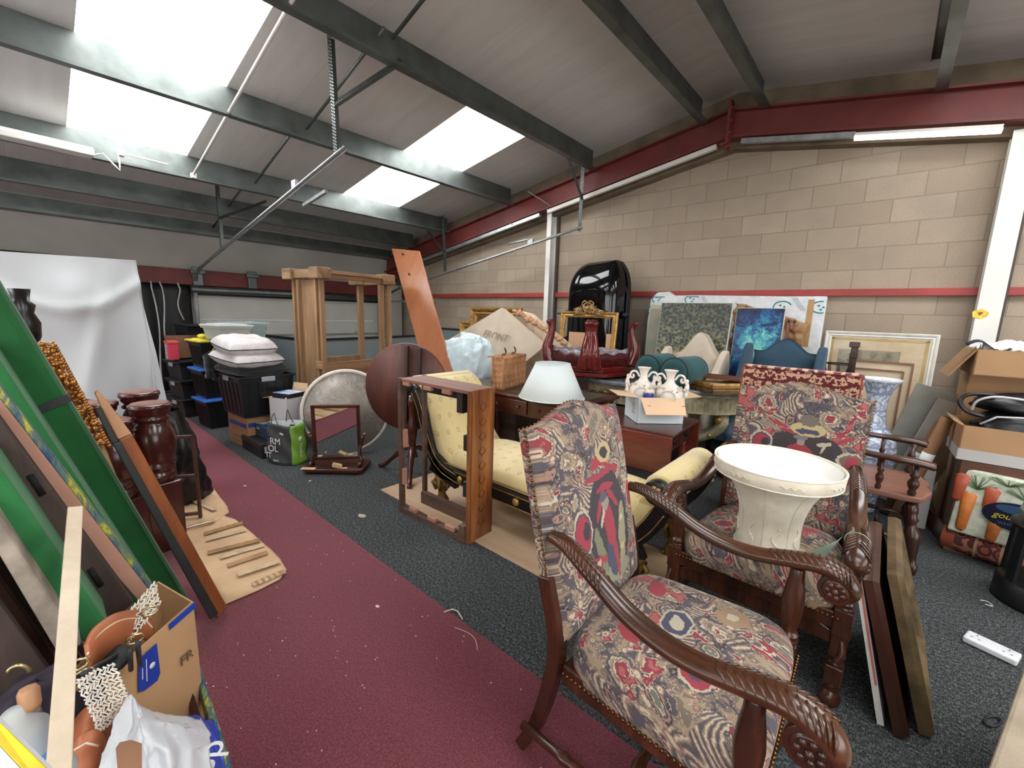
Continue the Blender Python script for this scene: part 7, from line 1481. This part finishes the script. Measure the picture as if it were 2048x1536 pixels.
cpst = thing('chair_back_post', 'dark wooden chair back post standing just left of the cream door', 'post', (-.215, 4.95, 0)); obj('post', MB().box((0, 0, .63), (.05, .04, 1.26)).box((-.005, 0, 1.27), (.075, .05, .05)), DKOZ, cpst, bevel=.006); obj('rail', MB().box((0, 0, 1.17), (.06, .05, .05)), DKOZ, cpst, bevel=.005)
bsk = thing('wire_basket', 'small dark wire basket behind the right wing of the blue chair', 'basket', (-.30, 4.78, 0)); m = MB(); 
for a in range(8): m.tube([(.08 * math.cos(a * .785), .08 * math.sin(a * .785), 1.0), (.1 * math.cos(a * .785), .1 * math.sin(a * .785), 1.1)], .004, 5)
m.tube([(.1 * math.cos(a), .1 * math.sin(a), 1.1) for a in [k * math.pi / 8 for k in range(16)]], .006, 6, closed=True); obj('wires', m, plain('black_iron', (30, 26, 24)), bsk); obj('stand', MB().cyl((0, 0, 0), (0, 0, 1.0), .012, n=8).cyl((0, 0, .99), (0, 0, 1.0), .085), plain('black_iron', (30, 26, 24)), bsk)
# glass and board sheets, tubes leaning beside the cartons
GLS = plain('dusty_glass_sheet', (150, 150, 142), .2, 0, .06, 6); 
for k, (dx, dy, col, lb, w_, h_, tl) in enumerate(((.13, 4.62, GLS, 'grey glass sheet leaning right of the cream door', .30, .98, 14), (.21, 4.54, plain('pale_grey_board', (176, 172, 160), .7), 'pale grey board leaning in front of the glass sheet', .22, .90, 16), (.26, 4.46, plain('taupe_board', (136, 122, 104), .7), 'taupe board leaning nearest the cartons', .16, .80, 18))):
    tag(obj('leaning_sheet', MB().at(T(dx, dy, 0) @ RZ(20) @ RYm(tl) @ T(0, 0, .0)).box((0, 0, h_ / 2 + .02), (w_, .012, h_)), col), lb, 'sheet')
for k, (x_, y_, r_, h_, lb, tl) in enumerate(((.30, 4.12, .035, .86, 'brown cardboard tube leaning against the cartons, the thicker one', 12), (.25, 4.28, .025, .80, 'brown cardboard tube leaning against the cartons, the thinner one', 15))):
    u_ = thing('cardboard_tube', lb, 'tube', m=T(x_ - .10, y_, 0) @ RYm(tl)); obj('tube', MB().lathe([(r_, .01), (r_, h_), (r_ * .85, h_), (r_ * .85, .02)], 20), plain('brown_tube', (134, 98, 66), .8), u_); obj('end_wrap', MB().lathe([(r_ + .002, h_ * .55), (r_ + .002, h_ * .68)], 20), plain('white_bag_inside', (226, 230, 232)), u_)
# stacked cartons
CB1 = plain('brown_carton_side', (176, 138, 100), .85, 0, .05, 3, .1, 60); GREYC = plain('grey_white_carton', (186, 184, 180), .7, 0, .04, 3)
tag(obj('cardboard_box', MB().box((.82, 4.58, .57), (.72, .5, 1.14)), CB1, bevel=.006), 'tall closed brown carton at the back of the right-hand stack', 'box')
tb_ = carton('cardboard_box', 'open brown carton on top of the right-hand stack, full of white paper', (.80, 4.36, 1.145), 2, .72, .46, .17, CB1, CB1, [('left', .22, 150)], .006)
pp = MB(); pp.grid(40, 26, lambda u, v: (.48 + u * .62, 4.18 + v * .36, 1.30 + .05 * abs(noise.noise(Vector((u * 5, v * 4, 2)))) * 2 + .05 * math.sin(u * 3.1) * math.sin(v * 3.1) + .02 * abs(noise.noise(Vector((u * 14, v * 12, 6)))))); tag(obj('packing_paper', pp, plain('white_tissue_paper', (222, 220, 216), .6, 0, .04, 10), solid=.002), 'crumpled white paper filling the topmost carton', 'paper')
tag(obj('black_jacket', MB().ball((.98, 4.18, 1.36), (.14, .08, .06), 14, 10), BLKF), 'black cloth bundle on the white paper at the right edge', 'cloth'); tag(obj('navy_cloth', MB().grid(12, 8, lambda u, v: (.40 + u * .2, 4.14 + v * .1, 1.335 + .03 * math.sin(u * 6) + .01 * v)), plain('navy_cloth', (36, 38, 60), .8), solid=.006), 'navy cloth corner poking out left of the white paper', 'cloth')
tag(obj('under_carton', MB().box((.84, 4.06, .31), (.78, .42, .62)), plain('dark_brown_carton', (92, 60, 44), .8), bevel=.006), 'dark brown crate behind the carrot-print bag', 'crate')
lb_ = carton('cardboard_box', 'open brown carton with a grey lower edge holding black bags', (.80, 4.06, .625), 2, .76, .40, .22, CB1, CB1, [('left', .05, 60)], .006); obj('grey_sleeve', MB().box((0, -.203, .035), (.77, .004, .07)).box((-.383, 0, .035), (.004, .41, .07)), GREYC, lb_)
def blob(name, label, c0, r, mat, seed, cat='bag'):
    m = MB()
    def fn(u, v):
        a = u * 2 * math.pi; p = (v - .5) * math.pi; q = noise.noise(Vector((math.cos(a) * 2, math.sin(a) * 2, v * 4 + seed))) * .22 + noise.noise(Vector((math.cos(a) * 6, math.sin(a) * 6, v * 10 + seed))) * .08
        return (c0[0] + r[0] * math.cos(a) * math.cos(p) ** .6 * (1 + q), c0[1] + r[1] * math.sin(a) * math.cos(p) ** .6 * (1 + q), c0[2] + r[2] * math.sin(p) * (1 + q))
    m.grid(48, 28, fn, closed=True); return tag(obj(name, m, mat), label, cat)
BBG = plain('black_nylon', (16, 16, 18), .4, 0, .25, 8)
o_ = blob('black_holdall', 'black nylon bag with pale cords in the lower open carton', (.80, 4.05, .84), (.33, .17, .10), BBG, 1); obj('cord', MB().tube([(.50, 3.88, .86), (.56, 3.86, .92), (.66, 3.87, .93), (.80, 3.86, .915)], .006, 6), plain('white_cord', (200, 200, 200), .4), o_)
o_ = blob('black_holdall', 'black nylon bag with curved white tubing, upper one of the two', (.80, 4.07, .985), (.32, .15, .07), BBG, 5); obj('tubing', MB().tube(smoothpts([(.46, 3.95, .93), (.47, 3.9, 1.0), (.54, 3.88, 1.04), (.66, 3.9, 1.035)], 4), .007, 6), plain('white_cord', (200, 200, 200)), o_)
obj('carry_handle', MB().tube(smoothpts([(.52, 3.95, .90), (.44, 3.95, .92), (.40, 3.96, .98), (.44, 3.97, 1.03), (.55, 3.98, 1.04)], 4), .012, 8), BBG, o_)
# carrot print bag
t = NT('pale_bag_print'); n = t.noise(t.coord(), 20, 4); t.base(t.ramp(n, [(.35, (176, 184, 160)), (.6, (214, 218, 200))])); t.set(rough=.35); PBG = t.m
cr = thing('carrot_print_bag', 'shopping bag printed with carrots and an oval dark blue label', 'bag', (.66, 3.82, .155), -12); obj('bag', MB().hexa([(-.21, -.04, 0), (.30, -.04, 0), (.30, .04, 0), (-.21, .04, 0), (-.19, -.005, .42), (.30, -.005, .40), (.30, .05, .40), (-.19, .05, .42)]), PBG, cr, bevel=.012)
CAR = plain('carrot_orange', (186, 108, 44), .45, 0, .15, 14); CAR2 = plain('carrot_red', (168, 76, 48), .45, 0, .15, 14); LEAF = plain('carrot_top_green', (84, 110, 66), .6, 0, .2, 20)
def cy(z): return -.043 + .085 * z
for x_, z0, z1, mt_ in ((-.14, .27, .02, CAR), (-.05, .33, .19, CAR2), (-.01, .16, .0, CAR), (.12, .18, -.0, CAR), (.22, .12, .0, CAR2), (-.185, .38, .2, CAR2)):
    m = MB(); m.tube([(x_, cy(z0), z0), (x_ - .003, cy(z0) - .004, z0 - .012), (x_ - .012, cy(z1) - .004, z1 + .02), (x_ - .015, cy(z1), z1)], [.02, .034, .024, .012], 10, flat=.35, up=(0, 1, 0)); obj('printed_carrot', m, mt_, cr)
m = MB(); rr = random.Random(2)
for cx_, cz_ in ((-.12, .30), (.08, .30), (-.0, .36)):
    for k in range(14): a = rr.uniform(.3, 2.8); m.tube([(cx_, cy(cz_) - .003, cz_), (cx_ + .09 * math.cos(a), cy(cz_ + .09 * math.sin(a)) - .004, min(.40, cz_ + .09 * math.sin(a)))], [.003, .0015], 4)
obj('printed_leaves', m, LEAF, cr)
m = MB(); m.prism([(.07 + .15 * math.cos(a), .19 + .085 * math.sin(a)) for a in [k * math.pi / 18 for k in range(36)]], -.047, -.033, 'y'); obj('oval_label', m, plain('dark_navy_label', (18, 26, 52), .35), cr)
m = MB(); m.prism([(.07 + .10 * math.cos(a), .235 + .028 * math.sin(a)) for a in [k * math.pi / 12 for k in range(24)]], -.049, -.046, 'y'); obj('label_blue_patch', m, plain('steel_blue_print', (58, 92, 130), .4), cr)
text('lettering', 'gourmayle', .05, plain('yellow_print', (222, 206, 70), .5), T(.07, -.0485, .185) @ RXm(90), cr, shear=.3); text('lettering', 'WHOLEFOODS', .026, plain('pale_blue_ink', (90, 104, 140), .5), T(.08, -.0485, .14) @ RXm(90), cr)
# rolled kilim and what lies by it
t = NT('kilim_pattern'); x = t.sep(t.coord()); v = t.voro(t.coord((1, 1, 1)), 16, 'F1', .3); bd_ = t.math('FRACT', t.math('MULTIPLY', x[0], 9.0)); c = t.ramp(v, [(.15, (60, 34, 40)), (.3, (176, 92, 66)), (.42, (96, 58, 62)), (.6, (190, 120, 90))], 'CONSTANT'); c = t.mix(t.math('LESS_THAN', bd_, .12), c, (202, 160, 130)); c = t.mix(t.math('LESS_THAN', x[0], -.2), c, (182, 92, 60)); t.base(c); t.set(rough=.95); KIL = t.m
kl = thing('rolled_rug', 'rolled orange-red patterned rug on the floor under the carrot-print bag', 'rug', (.70, 3.85, .078), -15); m = MB(); m.cyl((-.26, 0, 0), (.30, 0, 0), .078, n=28); obj('roll', m, KIL, kl); obj('roll_end', MB().tube([(-.262, (.012 + .0022 * k) * math.cos(k * .5), (.012 + .0022 * k) * math.sin(k * .5)) for k in range(29)], .003, 5), plain('rug_backing', (120, 70, 54), .9), kl)
tag(obj('wooden_board', MB().slab([(.37, 4.35, .0), (.45, 3.95, .0), (.47, 3.95, .0), (.39, 4.35, .0), ], (.0, 0, .13)), DKO, bevel=.004), 'low dark red board standing left of the rolled rug', 'board')
tag(obj('speaker_box', MB().box((.33, 4.25, .22), (.1, .2, .44)), GREYC, bevel=.006), 'narrow grey-white box with a black symbol left of the stacked cartons', 'box').children
sbx = bpy.data.objects['speaker_box']; obj('symbol', MB().tube([(.315 + .028 * math.cos(a) * 1.0, 4.148, .33 + .045 * math.sin(a)) for a in [k * math.pi / 8 + .39 for k in range(16)]], .003, 5, closed=True).box((.315, 4.148, .325), (.015, .002, .02)), plain('black_ink', (40, 40, 44)), sbx)
# black stool with a green-grey cushion
sl = thing('black_stool', 'black curved stool at the right edge of the picture', 'stool', (.80, 3.42, 0)); m = MB(); m.lathe([(.19, 0), (.19, .02), (.185, .12), (.16, .14)], 36); obj('base', m, BLACKP, sl)
for a in (150, 210, 270, 330, 30, 90): a = math.radians(a); obj('leg', MB().beam((.165 * math.cos(a), .165 * math.sin(a), .12), (.155 * math.cos(a), .155 * math.sin(a), .42), .05, .02, (math.cos(a), math.sin(a), 0)), BLACKP, sl, bevel=.004)
obj('seat', MB().lathe([(.16, .41), (.175, .42), (.175, .44), (.15, .45), (0, .452)], 36), BLACKP, sl)
gb2 = blob('green_pouch', 'shiny green-grey pouch lying on the black stool', (.79, 3.38, .512), (.15, .11, .06), plain('green_grey_satin', (116, 128, 112), .25, 0, .08, 5), 3, 'pouch')
# power strip and cable scraps
pw = thing('extension_socket', 'white multi-way plug socket lying on the charcoal carpet at the right', 'socket', m=T(.535, 2.755, .0) @ RZ(-18)); obj('casing', MB().box((0, 0, .018), (.17, .085, .03)), plain('white_abs', (222, 224, 228), .35), pw, bevel=.008, seg=3)
m = MB()
for x_ in (-.05, .05):
    m.box((x_, .02, .0335), (.004, .009, .001)).box((x_ - .012, -.012, .0335), (.008, .004, .001)).box((x_ + .012, -.012, .0335), (.008, .004, .001))
obj('pin_holes', m, plain('dark_print', (70, 70, 74), .5), pw)
tag(obj('wire_scrap', MB().tube(smoothpts([tuple(at(*q, z=.012)) for q in ((1960, 1200), (1975, 1203), (1985, 1212), (1970, 1208))], 4), .0025, 5), plain('white_cord', (200, 200, 200))), 'curl of thin white wire on the charcoal carpet near the black stool', 'wire')
tag(obj('black_loop', MB().tube([at(1985 + 17 * math.cos(a), 1442 + 10 * math.sin(a), z=.008) for a in [k * math.pi / 10 for k in range(20)]], .004, 6, closed=True), BLACKP), 'small black ring on the carpet at the lower right', 'ring')
# beige box in the bottom right corner
e0, e1 = at(2052, 1325, z=.42), at(1968, 1560, z=.42); d_ = (e1 - e0).normalized(); sd = Vector((-d_.y, d_.x, 0)); sd = sd if sd.x > 0 else -sd
bbx = thing('beige_chest', 'beige upholstered box top in the bottom right corner', 'box', (0, 0, 0)); q = [e0 - d_ * .1, e1 + d_ * .35, e1 + d_ * .35 + sd * .5, e0 - d_ * .1 + sd * .5]; obj('top', MB().slab([Vector((p.x, p.y, .38)) for p in q], (0, 0, .04)), fabric('beige_carpet_cloth', (156, 142, 122), .08, 8, 0, 200), bbx, bevel=.01); obj('body', MB().slab([Vector((p.x, p.y, 0)) for p in [q[0] + sd * .02, q[1] + sd * .02, q[2], q[3]]], (0, 0, .38)), plain('brown_box_side', (100, 86, 70), .8), bbx)
# framed pictures leaning on the right of the second chair
for k, (x0, y0, lb, mt_, dk_) in enumerate(((.20, 1.90, 'dark wooden picture frame leaning against the right side of the lampshade chair', DKOZ, 0), (.268, 1.97, 'tarnished gilt picture frame leaning outside the dark wooden one', plain('tarnished_gilt', (98, 82, 58), .4, .4, .3, 10, .4, 40), 1))):
    Mq = T(x0, y0 + .31, .004) @ RZ(90) @ RXm(-16)
    pframe('picture_frame', lb, Mq, .62, .56 if k == 0 else .58, .06, .045, mt_, DULLP, None, 'picture frame')
cdp = thing('print_card', 'white card with a pale red stripe standing behind the dark wooden picture frame', 'card', m=T(.165, 2.22, .003) @ RZ(90) @ RXm(-14)); obj('card', MB().box((0, 0, .31), (.6, .02, .62)), plain('white_card', (214, 212, 206), .6), cdp); obj('stripe', MB().box((-.301, -.004, .35), (.001, .007, .4)), plain('pale_red_stripe', (190, 110, 100), .6), cdp)
# litter on the carpets
LIT = plain('pale_crumbs', (206, 190, 176), .8); rr = random.Random(8)
def scrap(px, py, s_, label, cat='scrap', mat=LIT, up=.009): 
    p = at(px, py, z=up); m = MB(); m.prism([(p.x + s_ * (1 + .3 * math.sin(k * 2.3)) * math.cos(k * 1.05), p.y + s_ * .7 * math.sin(k * 1.05)) for k in range(6)], up, up + .002); return tag(obj('paper_scrap', m, mat), label, cat)
scrap(724, 1032, .035, 'crumpled beige paper scrap on the charcoal carpet before the table frame', mat=plain('beige_paper', (176, 160, 136), .8), up=.002)
scrap(755, 1213, .012, 'tiny white paper scrap beside the edge of the red carpet'); scrap(490, 972, .014, 'white paper fleck on the red carpet by the cardboard sheets'); scrap(620, 962, .012, 'white fleck on the charcoal carpet in front of the mirror base', up=.002)
m = MB(); m.tube([at(888, 1224, z=.012), at(905, 1218, z=.014), at(915, 1222, z=.012), at(925, 1238, z=.01)], .003, 5); tag(obj('thread_wisp', m, LIT), 'white wisp of thread at the edge of the red carpet', 'thread')
m = MB(); m.tube(smoothpts([tuple(at(*q, z=.011)) for q in ((910, 1255), (935, 1265), (950, 1278), (955, 1300))], 4), .0015, 4); tag(obj('thread_wisp', m, LIT), 'curved pale thread on the red carpet below the white wisp', 'thread')
m = MB()
for k in range(220):
    x_, y_ = rr.uniform(-3.8, .3), rr.uniform(-.2, 1.19); m.box((x_, y_, .0095), (rr.uniform(.002, .005), rr.uniform(.002, .004), .002))
tag(obj('carpet_crumbs', m, LIT), 'fine pale crumbs scattered over the red carpet', 'crumbs', None, 'stuff')
